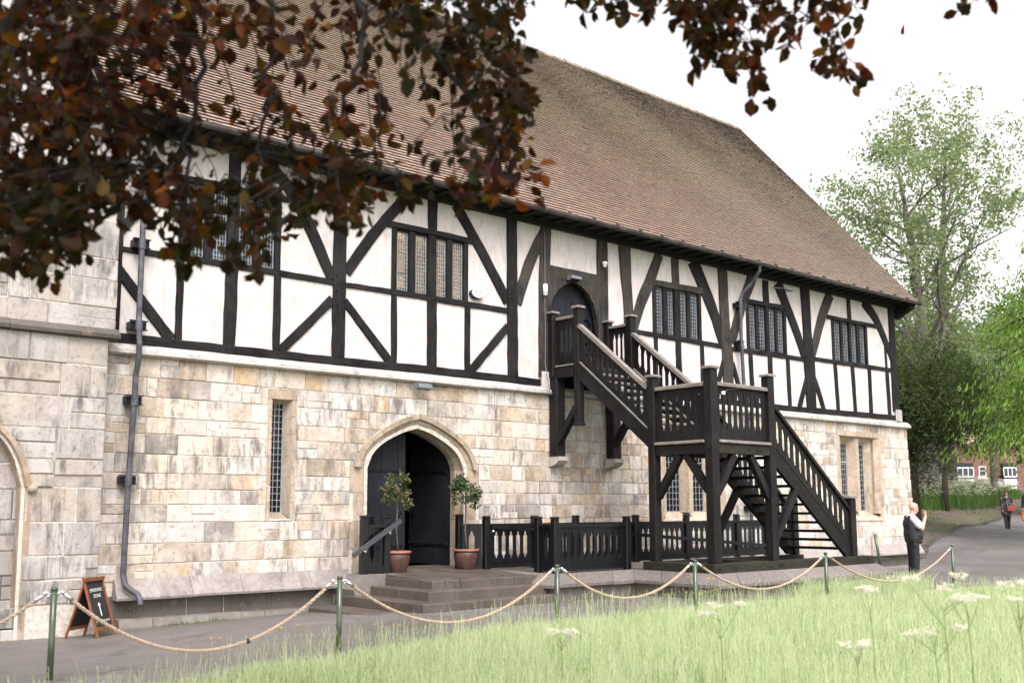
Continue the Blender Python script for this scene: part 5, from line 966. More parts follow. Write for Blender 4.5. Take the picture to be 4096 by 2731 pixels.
def strip(L, Rr, dz, name, mat, nv=14, step=.35):
    L = [Vector((*p, 0)) for p in L]; Rr = [Vector((*p, 0)) for p in Rr]; rows = []
    for (a, b), (c, d) in zip(zip(L, L[1:]), zip(Rr, Rr[1:])):
        n = max(1, int(max((b - a).length, (d - c).length) / step)); rows += [(a.lerp(b, i / n), c.lerp(d, i / n)) for i in range(n)]
    rows.append((L[-1], Rr[-1])); P = np.array([[tuple(a.lerp(b, j / (nv - 1)))[:2] for j in range(nv)] for a, b in rows]); Z = H(P[..., 0], P[..., 1]) + dz
    V = np.concatenate([P, Z[..., None]], -1).reshape(-1, 3); i, j = np.meshgrid(np.arange(len(rows) - 1), np.arange(nv - 1), indexing='ij'); a = (i * nv + j).ravel()
    return fast(name, V, np.stack([a, a + nv, a + nv + 1, a + 1], 1), mat, None, True)
PL = [(-14, 15.4), (4, 15.4), (12, 15.4), (22, 15.5), (28.4, 15.5), (30, 15.9), (33, 17.4), (38, 19.15), (43, 20.7), (48.6, 22.1), (56, 24.0), (75, 29)]
PR = [(-14, 7.5), (3, 7.9), (11, 8.8), (18, 8.8), (23, 8.6), (27, 8.9), (31, 10.8), (37, 14.6), (42, 17.0), (47, 18.9), (56, 22.0), (75, 26.5)]
tag(strip(PL, PR, .004, 'path', M_TARMAC, 20, .3), kind='structure')
rs = random.Random(8)
mb = MB()                                                # worn stone edging along the bank
for (a, b) in zip(PL[5:], PL[6:]):
    L = math.hypot(b[0] - a[0], b[1] - a[1]); n = int(L / .5)
    for i in range(n):
        x, y = a[0] + (b[0] - a[0]) * (i + .5) / n, a[1] + (b[1] - a[1]) * (i + .5) / n; z = h(x, y); u = Vector((b[0] - a[0], b[1] - a[1], 0)) / L
        mb.bar(Vector((x, y, z)) - u * .22, Vector((x, y, z)) + u * .22, .22, .10 + rs.uniform(0, .05))
tag(mb.build('path_edging', M_PLINTH), kind='structure')
# meadow lawn
lx = np.concatenate([np.arange(-12, 32, .5)])
LE = lambda x: np.interp(x, [-14, 2.2, 4, 6, 9, 12, 15, 18, 20, 23, 27, 31, 37, 42, 47], [8.2, 8.3, 8.9, 9.5, 9.75, 9.9, 10.1, 9.75, 9.45, 9.1, 9.2, 11.0, 14.7, 17.1, 19.0])
rows = []
xs = np.arange(-14, 60, .5); P = np.stack([np.stack([xs, LE(xs) * (1 - t) + (-12 + 0 * xs) * t], -1) for t in np.linspace(0, 1, 30) ** 1.5], 1); Z = H(P[..., 0], P[..., 1]) + .006
V = np.concatenate([P, Z[..., None]], -1).reshape(-1, 3); nv = 30; i, j = np.meshgrid(np.arange(len(xs) - 1), np.arange(nv - 1), indexing='ij'); a = (i * nv + j).ravel()
tag(fast('lawn', V, np.stack([a, a + 1, a + nv + 1, a + nv], 1), M_TURF, None, True), kind='structure')

def blades(name, xy, hgt, wid, lean, mat, seed=0):
    r = np.random.default_rng(seed); n = len(xy); z = H(xy[:, 0], xy[:, 1]); az = r.uniform(0, 2 * np.pi, n); la = r.normal(0, lean, n) + .12
    d = np.stack([np.cos(az), np.sin(az), 0 * az], -1); fz = r.uniform(0, 2 * np.pi, n); wv = np.stack([np.cos(fz), np.sin(fz), 0 * fz], -1) * wid[:, None]
    base = np.stack([xy[:, 0], xy[:, 1], z - .01], -1); up = np.array([0, 0, 1.0]); lev = []
    for t, wf in ((0, 1.), (.4, .9), (.75, .6), (1, .12)):
        c = base + up * (hgt * t * (1 - .18 * np.abs(la) * t))[:, None] + d * (hgt * la * t ** 2.2)[:, None]; lev += [c - wv * wf / 2, c + wv * wf / 2]
    V = np.stack(lev, 1).reshape(-1, 3); b = np.arange(n)[:, None] * 8
    F = np.concatenate([b + np.array([[k, k + 1, k + 3, k + 2]]) for k in (0, 2, 4)], 0)
    return V, F
def field(n, x0, x1, y0, y1, seed):
    r = np.random.default_rng(seed); return np.stack([r.uniform(x0, x1, n), r.uniform(y0, y1, n)], -1)
def patch(x, y): return .5 + .5 * np.sin(x * .9 + 1.7 * np.sin(y * .7)) * np.cos(y * 1.1 + x * .35)
VV = []; FF = []; off = 0
for (n, x0, x1, y0, y1, hm, wm, sd) in ((98000, .5, 23, 3.2, 10.4, 1.0, 1.0, 1), (26000, 17, 34, 5, 14.5, .95, 1.6, 2), (14000, -12, 6, -4, 9.0, 1.0, 1.6, 3), (12000, 6, 26, -6, 4, 1.0, 1.8, 4)):
    xy = field(n, x0, x1, y0, y1, sd); xy = xy[xy[:, 1] < LE(xy[:, 0]) + np.random.default_rng(sd).normal(0, .12, len(xy))]; r = np.random.default_rng(sd + 50); n = len(xy)
    edge = np.clip((LE(xy[:, 0]) - xy[:, 1]) / .9, 0, 1)
    hg = (.10 + .14 * patch(xy[:, 0], xy[:, 1]) + .12 * patch(xy[:, 0] * 3.7 + 2, xy[:, 1] * 4.1) ** 2 + np.abs(r.normal(0, .05, n))) * hm * (.42 + .58 * edge) * np.interp(xy[:, 0], [9, 15, 19], [1, .8, .55]); wd = r.uniform(.004, .009, n) * wm
    tall = r.random(n) < .05; hg[tall] += r.uniform(.05, .18, tall.sum()); wd[tall] *= .55
    wide = r.random(n) < .04; wd[wide] *= 2.2; hg[wide] *= .8
    V, F = blades('g', xy, hg, wd, .42, None, sd); VV.append(V); FF.append(F + off); off += len(V)
tag(fast('grass', np.concatenate(VV), np.concatenate(FF), M_GRASS), 'tall pale meadow grass gone to seed across the foreground lawn', 'grass', kind='stuff')
# seed heads on fine stalks
xy = field(6000, 1, 23, 4, 10.3, 9); xy = xy[xy[:, 1] < LE(xy[:, 0])]; r = np.random.default_rng(99); n = len(xy); z = H(xy[:, 0], xy[:, 1]); ht = (.24 + .14 * patch(xy[:, 0], xy[:, 1]) + r.uniform(0, .2, n)) * np.clip(.5 + (LE(xy[:, 0]) - xy[:, 1]) / 1.2, .5, 1) * np.interp(xy[:, 0], [9, 15, 19], [1, .85, .6])
az = r.uniform(0, 2 * np.pi, n); tip = np.stack([xy[:, 0] + np.cos(az) * .06, xy[:, 1] + np.sin(az) * .06, z + ht], -1); bs = np.stack([xy[:, 0], xy[:, 1], z], -1); V = []; F = []
dv = (tip - bs); dv /= np.linalg.norm(dv, axis=1)[:, None]; sd = np.stack([-np.sin(az + 1), np.cos(az + 1), 0 * az], -1)
w0 = .0016; V1 = np.stack([bs - sd * w0, bs + sd * w0, tip + sd * w0, tip - sd * w0], 1); sp = [V1]
for k in range(6):
    c = tip - dv * (.085 * (1 - k / 5.)); a2 = r.uniform(0, 6.28, n); o = np.stack([np.cos(a2), np.sin(a2), .7 + 0 * a2], -1); ln = .007 + .008 * (1 - k / 6); s2 = np.cross(o, dv); s2 /= np.linalg.norm(s2, axis=1)[:, None] + 1e-9
    sp.append(np.stack([c, c + o * ln * .6 + s2 * .0028, c + o * ln * 1.3, c + o * ln * .6 - s2 * .0028], 1))
Q = np.concatenate(sp, 0); tag(fast('seed_heads', Q.reshape(-1, 3), np.arange(len(Q) * 4).reshape(-1, 4), M_GRASS), 'fine feathery seed heads standing above the foreground meadow grass', 'grass', kind='stuff')
xy = field(1500, 1, 22, 4, 10.2, 29); xy = xy[xy[:, 1] < LE(xy[:, 0]) - .15]; n = len(xy); r = np.random.default_rng(31)
V, F = blades('s', xy, r.uniform(.3, .6, n) * np.interp(xy[:, 0], [9, 15, 19], [1, .8, .55]), r.uniform(.0025, .005, n), .55, None, 30); tag(fast('straw', V, F, M_STRAW), 'bent straw-coloured stems scattered through the foreground grass', 'grass', kind='stuff')
# tufts: terrace foot and kerbs
xy = np.concatenate([np.stack([RNG.uniform(15.3, 19.4, 2600), 10.2 + np.abs(RNG.normal(0, .18, 2600))], -1), np.stack([RNG.uniform(19.0, 20.2, 500), RNG.uniform(10.4, 11.2, 500)], -1)]); n = len(xy)
V, F = blades('t', xy, RNG.uniform(.12, .42, n), RNG.uniform(.005, .010, n), .5, None, 5); tag(fast('tall_grass', V, F, M_GRASS), 'taller rank grass at the foot of the terrace coping', 'grass', kind='stuff')
xy = np.concatenate([np.stack([RNG.uniform(6.2, 7.2, 160), RNG.normal(14.95, .05, 160)], -1), np.stack([RNG.uniform(12.2, 13.8, 120), RNG.normal(12.62, .03, 120)], -1), np.stack([RNG.uniform(9.3, 11.8, 60), RNG.normal(12.57, .02, 60)], -1)]); n = len(xy)
V, F = blades('t', xy, RNG.uniform(.02, .08, n), RNG.uniform(.006, .014, n), .8, None, 6); tag(fast('weeds', V, F, M_MIDG), 'small green weeds rooted along the kerb and step edges', 'weeds', kind='stuff')
# turf on the bank
xy = np.stack([RNG.uniform(29.5, 60, 26000), RNG.uniform(15.5, 28, 26000)], -1)
pl = np.array(PL); up = np.interp(xy[:, 0], pl[:, 0], pl[:, 1]); d = xy[:, 1] - up; pat = patch(xy[:, 0] * 1.6, xy[:, 1] * 1.9) + RNG.normal(0, .18, len(xy)) + np.clip(d - 1.8, 0, 2) * .5
xy = xy[(d > .25) & (d < 4.6) & (pat > .62)]; n = len(xy); V, F = blades('t', xy, RNG.uniform(.04, .11, n), RNG.uniform(.012, .03, n), .6, None, 12); tag(fast('bank_turf', V, F, M_MIDG), 'patchy short turf over bare earth on the bank beyond the hall', 'turf', kind='stuff')
# ================================================================== rope barrier
PX = [(3.15, 10.07, .14), (5.96, 9.72, .15), (9.19, 9.78, .16), (11.47, 9.42, .17), (14.9, 9.55, .16), (19.6, 9.79, .12)]; PT = .935
labs = ['green rope post farthest left, in front of the chalkboard sign', 'green rope post in front of the plain wall left of the steps', 'green rope post in front of the right end of the steps', 'green rope post with yellow buttercups round its foot, below the half landing', 'green rope post in tall grass in front of the lower stair flight', 'green rope post beyond the bald man, last of the line']
def rope_post():
    t = thing('rope_post', labs[0], 'post', (PX[0][0], PX[0][1], 0), group='posts of the rope barrier')
    m = MB(); m.tube([(0, 0, -.2), (0, 0, PT)], .029, 16); m.lathe([(0, PT + .012), (.022, PT + .01), (.031, PT), (.031, PT - .02), (.029, PT - .02)], n=16); m.build('shaft', M_POST, t, True, local=True)
    m = MB()
    for s in (-1, 1):
        m.tube([(s * .028, 0, PT - .045), (s * .055, 0, PT - .045)], .006, 6); m.tube([(s * .055 + .018 * math.cos(a), 0, PT - .05 + .018 * math.sin(a)) for a in np.linspace(0, 6.28, 13)], .0045, 6)
    m.build('hook', M_CHROME, t, local=True); return t
proto = rope_post(); posts = []
for i, (x, y, z) in enumerate(PX):
    o = proto if i == 0 else copy_tree(proto); o.location = (x, y, 0); o['label'] = labs[i]; posts.append(o)
def rope(a, b, sag, label, tape=None):
    a = Vector(a); b = Vector(b); n = 90; pts = []
    for i in range(n + 1):
        t = i / n; p = a.lerp(b, t); p.z -= sag * 4 * t * (1 - t); pts.append(p)
    t = thing('rope', label, 'rope', tuple(a.lerp(b, .5)), group='ropes of the barrier'); L = sum((p - q).length for p, q in zip(pts, pts[1:])); m = MB(); u = Vector((b.x - a.x, b.y - a.y, 0)).normalized(); sd = Vector((-u.y, u.x, 0))
    fine = 330
    for k in range(3):
        q = []
        for i in range(fine + 1):
            s = i / fine * n; j = min(int(s), n - 1); p = pts[j].lerp(pts[j + 1], s - j); d = (pts[j + 1] - pts[j]).normalized(); w = d.cross(sd); an = 2 * math.pi * (k / 3 + i / fine * L / .14)
            q.append(p + (sd * math.cos(an) + w * math.sin(an)) * .0105)
        m.tube(q, .0088, 5)
    m.build('strand', M_ROPE, t)
    for e in (0, 1):
        P = pts if e == 0 else pts[::-1]; d = (P[3] - P[0]).normalized(); m = MB(); m.tube([P[0] - d * .01, P[0] + d * .085], .019, 10); m.tube([P[0] - d * .05, P[0] - d * .01], .010, 6); m.ball(P[0] - d * .03, .02, .012, .02, 8, 6); m.build('end_ferrule', M_CHROME, t, True)
    if tape: j = int(n * tape); m = MB(); m.tube([pts[j], pts[j + 1]], .025, 8); m.build('tape_band', M_TAPE, t)
    return t
zt = PT - .06; dirx = lambda i: Vector((PX[i + 1][0] - PX[i][0], PX[i + 1][1] - PX[i][1], 0)).normalized() * .10
A = lambda i, s: Vector((PX[i][0], PX[i][1], zt)) + (dirx(i) if s > 0 else -dirx(i - 1))
rope((1.0, 10.4, zt), Vector((PX[0][0], PX[0][1], zt)) - Vector((.1, -.01, 0)), .42, 'hemp rope hooked to the leftmost post and running out of view to the left')
rope(A(0, 1), A(1, -1), .60, 'longest hemp rope, with a black tape band, sagging right of the chalkboard sign', .66)
rope(A(1, 1), A(2, -1), .53, 'hemp rope sagging in front of the stone steps'); rope(A(2, 1), A(3, -1), .40, 'hemp rope sagging in front of the black corner balustrade'); rope(A(3, 1), A(4, -1), .42, 'hemp rope dipping into the grass below the half landing'); rope(A(4, 1), A(5, -1), .5, 'hemp rope dipping behind the grass at the bald man\'s feet')
t = thing('barrier_stand', 'leaning dark metal stand on a pale base plate at the corner of the hall', 'stand', (22.93, 13.2, 0))
m = MB(); m.tube([(22.95, 13.19, .02), (22.83, 13.28, 1.04)], .034, 12); m.build('shaft', M_POST, t, True); m = MB(); m.lathe([(0, .03), (.15, .022), (.17, .0)], (22.97, 13.19, 0), 20); m.build('base_plate', M_WPLASTIC, t, True)
m = MB(); m.lathe([(.0, .05), (.035, .04), (.037, 0)], (22.83, 13.28, 1.03), 12); m.build('cap', M_CHROME, t)
t = thing('rope', 'end of hemp rope hanging straight down from the leaning dark stand', 'rope', (22.7, 13.4, .5)); m = MB()
for k in range(3): m.tube([(22.77 + .011 * math.cos(6.283 * k / 3 + i * .35), 13.33 + .011 * math.sin(6.283 * k / 3 + i * .35), .98 - .95 * i / 70) for i in range(71)], .012, 5)
m.build('strand', M_ROPE, t)

# ================================================================== chalkboard sign
ga = math.atan2(.31, .38)                               # the front legs' line
S = thing('chalkboard_sign', 'wooden A-frame chalkboard with a handwritten smoking zone notice, standing on the path', 'sign', (5.06, 14.555, h(5.06, 14.555)), ga)
def sloped(side, name):
    k = -1 if side == 'front' else 1; m = MB(); y = lambda z: k * (.24 - .255 * z / .78)
    for x in (-.215, .215): m.bar((x, y(0), 0), (x, y(.80), .80), .032, .022, (0, k, .3))
    for z in (.13, .775): m.bar((-.199, y(z), z), (.199, y(z), z), .022, .045, (0, 0, 1))
    f = m.build(name, M_PINE, S, local=True)
    m = MB(); m.quad((-.2, y(.14) - k * .004, .14), (.2, y(.14) - k * .004, .14), (.2, y(.76) - k * .004, .76), (-.2, y(.76) - k * .004, .76)); m.build('board', M_CHALK, f, local=True); return f
ff = sloped('front', 'front_frame'); sloped('back', 'rear_frame')
tilt = Matrix.Rotation(math.atan2(.255, .78), 4, 'X')
def note(body, size, z, shear=.12, rot=0, x=0):
    c = bpy.data.curves.new('lettering', 'FONT'); c.body = body; c.size = size; c.align_x = 'CENTER'; c.shear = shear; c.resolution_u = 2; c.offset = 0
    o = bpy.data.objects.new('lettering', c); COL.objects.link(o); bpy.context.view_layer.update(); me = bpy.data.meshes.new_from_object(o.evaluated_get(bpy.context.evaluated_depsgraph_get())); bpy.data.objects.remove(o)
    y = -(.24 - .255 * z / .78) - .004; me.transform(Matrix.Translation((x, y, z)) @ Matrix.Rotation(-math.atan2(.255, .78), 4, 'X') @ XZ @ Matrix.Rotation(rot, 4, 'Z')); me.materials.clear(); link_mesh('lettering', me, M_INK, ff)
note('SMOKING', .066, .61, .15, .03); note('ZONE', .062, .535, .15, .02); note('(+ e-cigs & vapes)', .046, .215, .2, .05)
m = MB(); yy = lambda z: -(.24 - .255 * z / .78) - .004
for a, b in (((0, .29), (-.004, .46)), ((-.004, .46), (-.03, .42)), ((-.004, .46), (.024, .425))): m.bar((a[0], yy(a[1]), a[1]), (b[0], yy(b[1]), b[1]), .006, .009, (0, 1, 0))
m.build('arrow', M_INK, ff, local=True)
m = MB(); m.bar((-.22, -.01, .785), (.22, -.01, .785), .012, .012); m.build('hinge', M_IRON, S, local=True)

# ================================================================== potted standard trees
def cloud(n, c, rad, rnd, shell=.55):
    v = rnd.normal(size=(n, 3)); v /= np.linalg.norm(v, axis=1)[:, None]; r = rnd.uniform(shell, 1, n) ** .6; return np.array(c) + v * r[:, None] * np.array(rad)
def leafmesh(pos, size, rnd, droop=0., asp=.55, fold=.25, along=None, spread=1.0):
    """curved, folded leaves (two quads each) at the given points"""
    n = len(pos); d = rnd.normal(size=(n, 3)) * spread
    if along is not None: d = d * .6 + along
    d[:, 2] -= droop; d /= np.linalg.norm(d, axis=1)[:, None] + 1e-9; nr = rnd.normal(size=(n, 3)); s = np.cross(d, nr); s /= np.linalg.norm(s, axis=1)[:, None] + 1e-9; u = np.cross(s, d)
    L = (size * rnd.uniform(.65, 1.25, n))[:, None]; w = L * asp * .5; P = lambda a, b, c: pos + d * L * a + s * w * b + u * L * c
    V = np.stack([P(0, 0, 0), P(.3, .92, fold * .3), P(.68, .86, fold * .2), P(1, 0, -.12), P(.68, -.86, fold * .2), P(.3, -.92, fold * .3)], 1).reshape(-1, 3)
    b = np.arange(n)[:, None] * 6; return V, np.concatenate([b + np.array([[0, 1, 2, 3]]), b + np.array([[0, 3, 4, 5]])], 0)
for i, (x, y, z, lab, sd) in enumerate(((10.19, 14.80, .572, 'standard tree in a brown glazed pot left of the doorway, its crown half withered brown', 31), (11.62, 14.73, .572, 'greener standard tree in a brown glazed pot right of the doorway', 32))):
    t = thing('potted_tree', lab, 'potted plant', (x, y, z), group='potted trees flanking the arched doorway'); rn = np.random.default_rng(sd); r = random.Random(sd)
    m = MB(); m.lathe([(0, 0), (.135, 0), (.15, .02), (.19, .12), (.215, .22), (.218, .29), (.205, .33), (.19, .33), (.185, .31)], n=28); m.build('pot', M_POT, t, True, local=True)
    m = MB(); m.lathe([(.205, .328), (.235, .335), (.24, .355), (.232, .372), (.20, .372), (.19, .34)], n=28); m.build('rim', M_POTRIM, t, True, local=True)
    m = MB(); m.lathe([(0, .335), (.2, .335)], n=20); m.build('compost', M_SOIL, t, local=True)
    m = MB(); bend = r.uniform(-.03, .03); m.tube([(.02, 0, .33), (.015 + bend, .01, .7), (-.01, -.005, 1.05), (-.015, 0, 1.32)], [.018, .015, .014, .012], 7)
    for k in range(12):
        a = r.uniform(0, 6.28); e = r.uniform(.1, .9); p = Vector((-.012, 0, r.uniform(1.15, 1.35))); q = p + Vector((math.cos(a) * .2, math.sin(a) * .2, .25 * e)); m.tube([p, p.lerp(q, .5) + Vector((0, 0, .03)), q], [.007, .005, .003], 5)
    m.build('trunk', M_BARK, t, True, local=True)
    pos = np.concatenate([cloud(60, (-.012 + .21 * math.cos(a) * math.cos(b), .21 * math.sin(a) * math.cos(b), 1.42 + .20 * math.sin(b)), (.11, .11, .10), rn, .1) for a, b in zip(rn.uniform(0, 6.28, 11), rn.uniform(-.9, 1.2, 11))] + [cloud(46, (.16, -.08, 1.16), (.09, .08, .09), rn, .1), cloud(40, (-.20, .05, 1.24), (.10, .08, .10), rn, .1)])
    V, F = leafmesh(pos, .072, rn, .35, .45); fast('crown', V, F, M_BAY if i == 0 else M_BAY2, t)

# ================================================================== flowers in the meadow
def umbel(x, y, top, lab, seed, big=1.0):
    r = random.Random(seed); z0 = h(x, y); t = thing('cow_parsley', lab, 'flower', (x, y, z0), group='cow parsley in the foreground meadow')
    m = MB(); heads = []; m.tube([(0, 0, 0), (.01, .01, top * .5), (.0, .02, top * .82)], [.0045, .0035, .0025], 5)
    for k in range(r.randint(3, 5)):
        a = r.uniform(0, 6.28); d = r.uniform(.06, .17) * big; zz = top * r.uniform(.84, 1.0); b = top * r.uniform(.62, .8); m.tube([(0, .01, b), (math.cos(a) * d * .6, math.sin(a) * d * .6, (b + zz) / 2 + .01), (math.cos(a) * d, math.sin(a) * d, zz - .03)], [.0028, .002, .0014], 4); heads.append((math.cos(a) * d, math.sin(a) * d, zz))
    st = m.build('stem', M_STEM, t, local=True)
    for hx, hy, hz in heads:
        m = MB()
        for k in range(9):
            a = k * .7 + r.uniform(0, .3); q = .010 + .036 * big * math.sqrt(k / 9); px, py, pz = hx + math.cos(a) * q, hy + math.sin(a) * q, hz + r.uniform(-.022, .012); m.tube([(hx, hy, hz - .03), (px, py, pz - .003)], .0008, 3, False)
            for _ in range(9): m.ball((px + r.gauss(0, .010), py + r.gauss(0, .010), pz + r.gauss(0, .006)), .0068, .0068, .004, 5, 3)
        m.build('flower_head', M_WHITE, t, local=True)
for x, y, tp, lab, sd, bg in ((6.45, 3.28, 1.10, 'tall cow parsley with the broadest white heads, below the bald man', 41, 1.3), (6.97, 3.38, 1.0, 'cow parsley just right of the broadest white heads', 43, 1.1), (6.62, 3.44, .80, 'short cow parsley directly below the broadest white heads', 49, 1.0),
    (6.81, 2.97, 1.12, 'cow parsley at the right edge in front of the path', 44, 1.1), (6.70, 5.25, .80, 'cow parsley in front of the terrace coping below the half landing', 45, 1.1), (7.77, 4.57, .90, 'small cow parsley between the stair foot and the bald man', 46, .8), (6.99, 4.24, .56, 'lowest cow parsley, alone in the middle of the grass', 47, .8), (5.76, 6.08, .62, 'fading cream cow parsley beside the third rope post', 48, .7)):
    umbel(x, y, tp, lab, sd, bg)
def buttercup(x, y, top, lab, grp):
    r = random.Random(int(x * 1000)); t = thing('buttercup', lab, 'flower', (x, y, h(x, y)), group=grp); m = MB(); m.tube([(0, 0, 0), (.02, .01, top * .6), (.0, .02, top)], .002, 4); m.build('stem', M_STEM, t, local=True); m = MB()
    for k in range(5): a = k * 1.257; m.quad((0, .02, top), (.014 * math.cos(a - .5), .02 + .014 * math.sin(a - .5), top + .008), (.020 * math.cos(a), .02 + .020 * math.sin(a), top + .014), (.014 * math.cos(a + .5), .02 + .014 * math.sin(a + .5), top + .008))
    m.build('petals', M_YELLOW, t, local=True)
rs = random.Random(77)
for k in range(12): buttercup(11.45 + rs.uniform(-.25, .35), 9.25 + rs.uniform(-.12, .12), rs.uniform(.30, .55), 'yellow buttercup in the clump at the foot of the post below the half landing', 'buttercups clustered at the rope post')
for x, y, tp in ((4.85, 8.9, .40), (5.0, 8.85, .42), (5.75, 8.7, .38), (4.25, 9.1, .34), (4.32, 9.08, .34), (5.9, 8.5, .38), (5.65, 8.35, .3), (5.8, 8.4, .3), (8.6, 9.4, .33), (10.6, 9.2, .35)): buttercup(x, y, tp, 'single yellow buttercup scattered in the grass along the lawn edge', 'buttercups scattered along the lawn edge')
# ================================================================== people (fused, continuous surfaces)
def cone(m, a, b, ra, rb, n=14, sq=1.0, ax=None):
    """round-ended tapered limb; sq flattens it along the local y of the figure"""
    a = Vector(a); b = Vector(b); d = (b - a); L = d.length; d.normalize()
    pts = []; rs = []
    for i in range(5): t = math.pi / 2 * i / 4; pts.append(a - d * ra * math.cos(t)); rs.append(max(.002, ra * math.sin(t)))
    for i in range(1, 6): pts.append(a + d * L * i / 6); rs.append(ra + (rb - ra) * i / 6)
    for i in range(5): t = math.pi / 2 * i / 4; pts.append(b + d * rb * math.sin(t)); rs.append(max(.002, rb * math.cos(t)))
    m.tube(pts, rs, n)
def fuse(m, name, mat, parent, vox=.012, smooth=6):
    me = bpy.data.meshes.new(name); me.from_pydata(m.v, [], m.f); me.update(); bm = bmesh.new(); bm.from_mesh(me); bmesh.ops.recalc_face_normals(bm, faces=bm.faces); bm.to_mesh(me); bm.free()
    o = bpy.data.objects.new(name, me); COL.objects.link(o)
    r = o.modifiers.new('r', 'REMESH'); r.mode = 'VOXEL'; r.voxel_size = vox; s = o.modifiers.new('s', 'SMOOTH'); s.factor = .5; s.iterations = smooth
    bpy.context.view_layer.update(); me2 = bpy.data.meshes.new_from_object(o.evaluated_get(bpy.context.evaluated_depsgraph_get())); bpy.data.objects.remove(o); bpy.data.meshes.remove(me); me2.name = name; me2.materials.clear()
    return link_mesh(name, me2, mat, parent, True)
def hand(m, w, d, n, s=1.0, curl=1.0, side=1):
    """palm at wrist w pointing along d, palm normal n; five bent fingers of unequal length and a thumb from the side"""
    w = Vector(w); d = Vector(d).normalized(); n = Vector(n).normalized(); x = d.cross(n).normalized() * side
    for k, (o, l) in enumerate(((-.030, .070), (-.010, .079), (.011, .074), (.031, .058))):
        b = w + d * .085 * s + x * o * s; cone(m, w + d * .01 * s + x * o * .6 * s, b, .015 * s, .012 * s, 8)
        e = d; p = b
        for q, f in enumerate((.42, .32, .26)):
            an = curl * (.55, .9, .75)[q]; e = (e * math.cos(an) + n * math.sin(an)).normalized(); g = p + e * l * f * 1.05 * s; cone(m, p, g, .0095 * s, .0085 * s, 8); p = g
    b = w + d * .03 * s - x * .03 * s; e = (d * .6 - x * .7 + n * .45).normalized(); g = b + e * .04 * s; cone(m, b, g, .012 * s, .010 * s, 8); e2 = (d * .75 + n * .6 + x * .15 * curl).normalized(); cone(m, g, g + e2 * .035 * s, .0095 * s, .008 * s, 8)
def head(m, c, s=1.0, nod=0.0, jaw=1.0):
    """skull, jaw, nose, brow, lips, ears; facing +x"""
    Rm = Matrix.Rotation(nod, 3, 'Y'); c = Vector(c); P = lambda x, y, z: c + Rm @ (Vector((x, y, z)) * s)
    B = lambda p, a, b, d: m.ball(P(*p), a * s, b * s, d * s, 14, 10, Rm)
    B((-.012, 0, .035), .098, .077, .092); B((.012, 0, -.02), .078, .066, .085); B((.035, 0, -.078), .052, .050 * jaw, .040); B((.062, 0, -.088), .024, .026, .022)
    B((.082, 0, -.012), .018, .014, .030); B((.102, 0, -.028), .017, .013, .013); B((.075, 0, .022), .020, .048, .010); B((.083, 0, -.062), .011, .022, .006); B((.080, 0, -.072), .011, .020, .006)
    for e in (-1, 1): B((.062, e * .030, .004), .016, .014, .011); B((-.012, e * .078, -.008), .020, .009, .030); B((-.006, e * .082, -.022), .012, .008, .014); B((.05, e * .045, -.03), .025, .02, .025)
    return P
def figure(name, lab, x, y, ang, z=None): return thing(name, lab, 'person', (x, y, h(x, y) if z is None else z), ang)

# the bald man in a waistcoat, in profile, one hand raised to his face
MAN = figure('person', 'bald man in black waistcoat and white short-sleeved shirt, one hand raised before his face', 21.66, 11.70, -R(40.8), .0)
sh, el, wr = (-.005, -.19, 1.42), (.13, -.235, 1.20), (.255, -.13, 1.47)
m = MB(); P = head(m, (.055, 0, 1.635), 1.04, .22, 1.1)
cone(m, (-.01, 0, 1.44), (.03, 0, 1.56), .066, .062)
for z0, z1, r0, r1 in ((.98, 1.15, .15, .16), (1.15, 1.38, .16, .15)): cone(m, (.0, -.05, z0), (-.02, -.05, z1), r0 * .8, r1 * .8); cone(m, (.0, .05, z0), (-.02, .05, z1), r0 * .8, r1 * .8)
cone(m, sh, el, .052, .043); cone(m, el, wr, .043, .030); hand(m, wr, (.12, .1, 1), (-.75, .55, .1), 1.05, 1.15, -1)
cone(m, (-.02, .19, 1.41), (-.03, .25, 1.12), .052, .043); cone(m, (-.03, .25, 1.12), (.05, .22, .90), .042, .03); hand(m, (.05, .22, .89), (.3, -.05, -1), (.6, -.7, .1), 1.0, .6)
for e in (-1, 1): cone(m, (.0, e * .085, .92), (.01, e * .09, .5), .085, .058); cone(m, (.01, e * .09, .5), (-.01, e * .095, .1), .055, .04)
fuse(m, 'body', M_SKIN, MAN, .010, 3)
m = MB()
for e in (-1, 1): m.ball(P(.079, e * .030, .005), .0075, .0085, .0075, 8, 6)
m.build('eyes', M_HAIR, MAN, True, local=True)
m = MB()
for e in (-1, 1): cone(m, (0, e * .06, .98), (.01, e * .092, .52), .118, .088); cone(m, (.01, e * .092, .52), (-.015, e * .1, .07), .088, .075)
m.ball((.01, 0, .96), .155, .175, .12); fuse(m, 'trousers', M_TROUSER, MAN, .014, 3)
m = MB()
for e in (-1, 1): m.ball((.045, e * .1, .035), .135, .048, .038); m.ball((-.03, e * .1, .05), .05, .042, .045)
fuse(m, 'shoes', M_SHOE, MAN, .012, 2)
m = MB(); m.ball((-.02, 0, 1.25), .142, .19, .24); cone(m, (-.02, -.15, 1.42), (.085, -.222, 1.27), .078, .080); cone(m, (-.02, .16, 1.42), (-.03, .24, 1.2), .072, .075); m.ball((-.015, 0, 1.46), .085, .13, .05); m.ball((.005, 0, 1.495), .074, .074, .028); fuse(m, 'shirt', M_SHIRT, MAN, .012, 3)
m = MB(); m.ball((-.035, 0, 1.30), .158, .188, .18); m.ball((.045, 0, 1.06), .195, .20, .17); m.ball((-.045, 0, 1.1), .14, .19, .22); m.ball((.03, 0, 1.2), .165, .185, .16)
for e in (-1, 1): cone(m, (0, e * .05, .98), (-.02, e * .045, 1.34), .155, .148)
if 1: m.ball((.03, 0, .93), .175, .192, .075); m.ball((.14, 0, .93), .07, .11, .07)
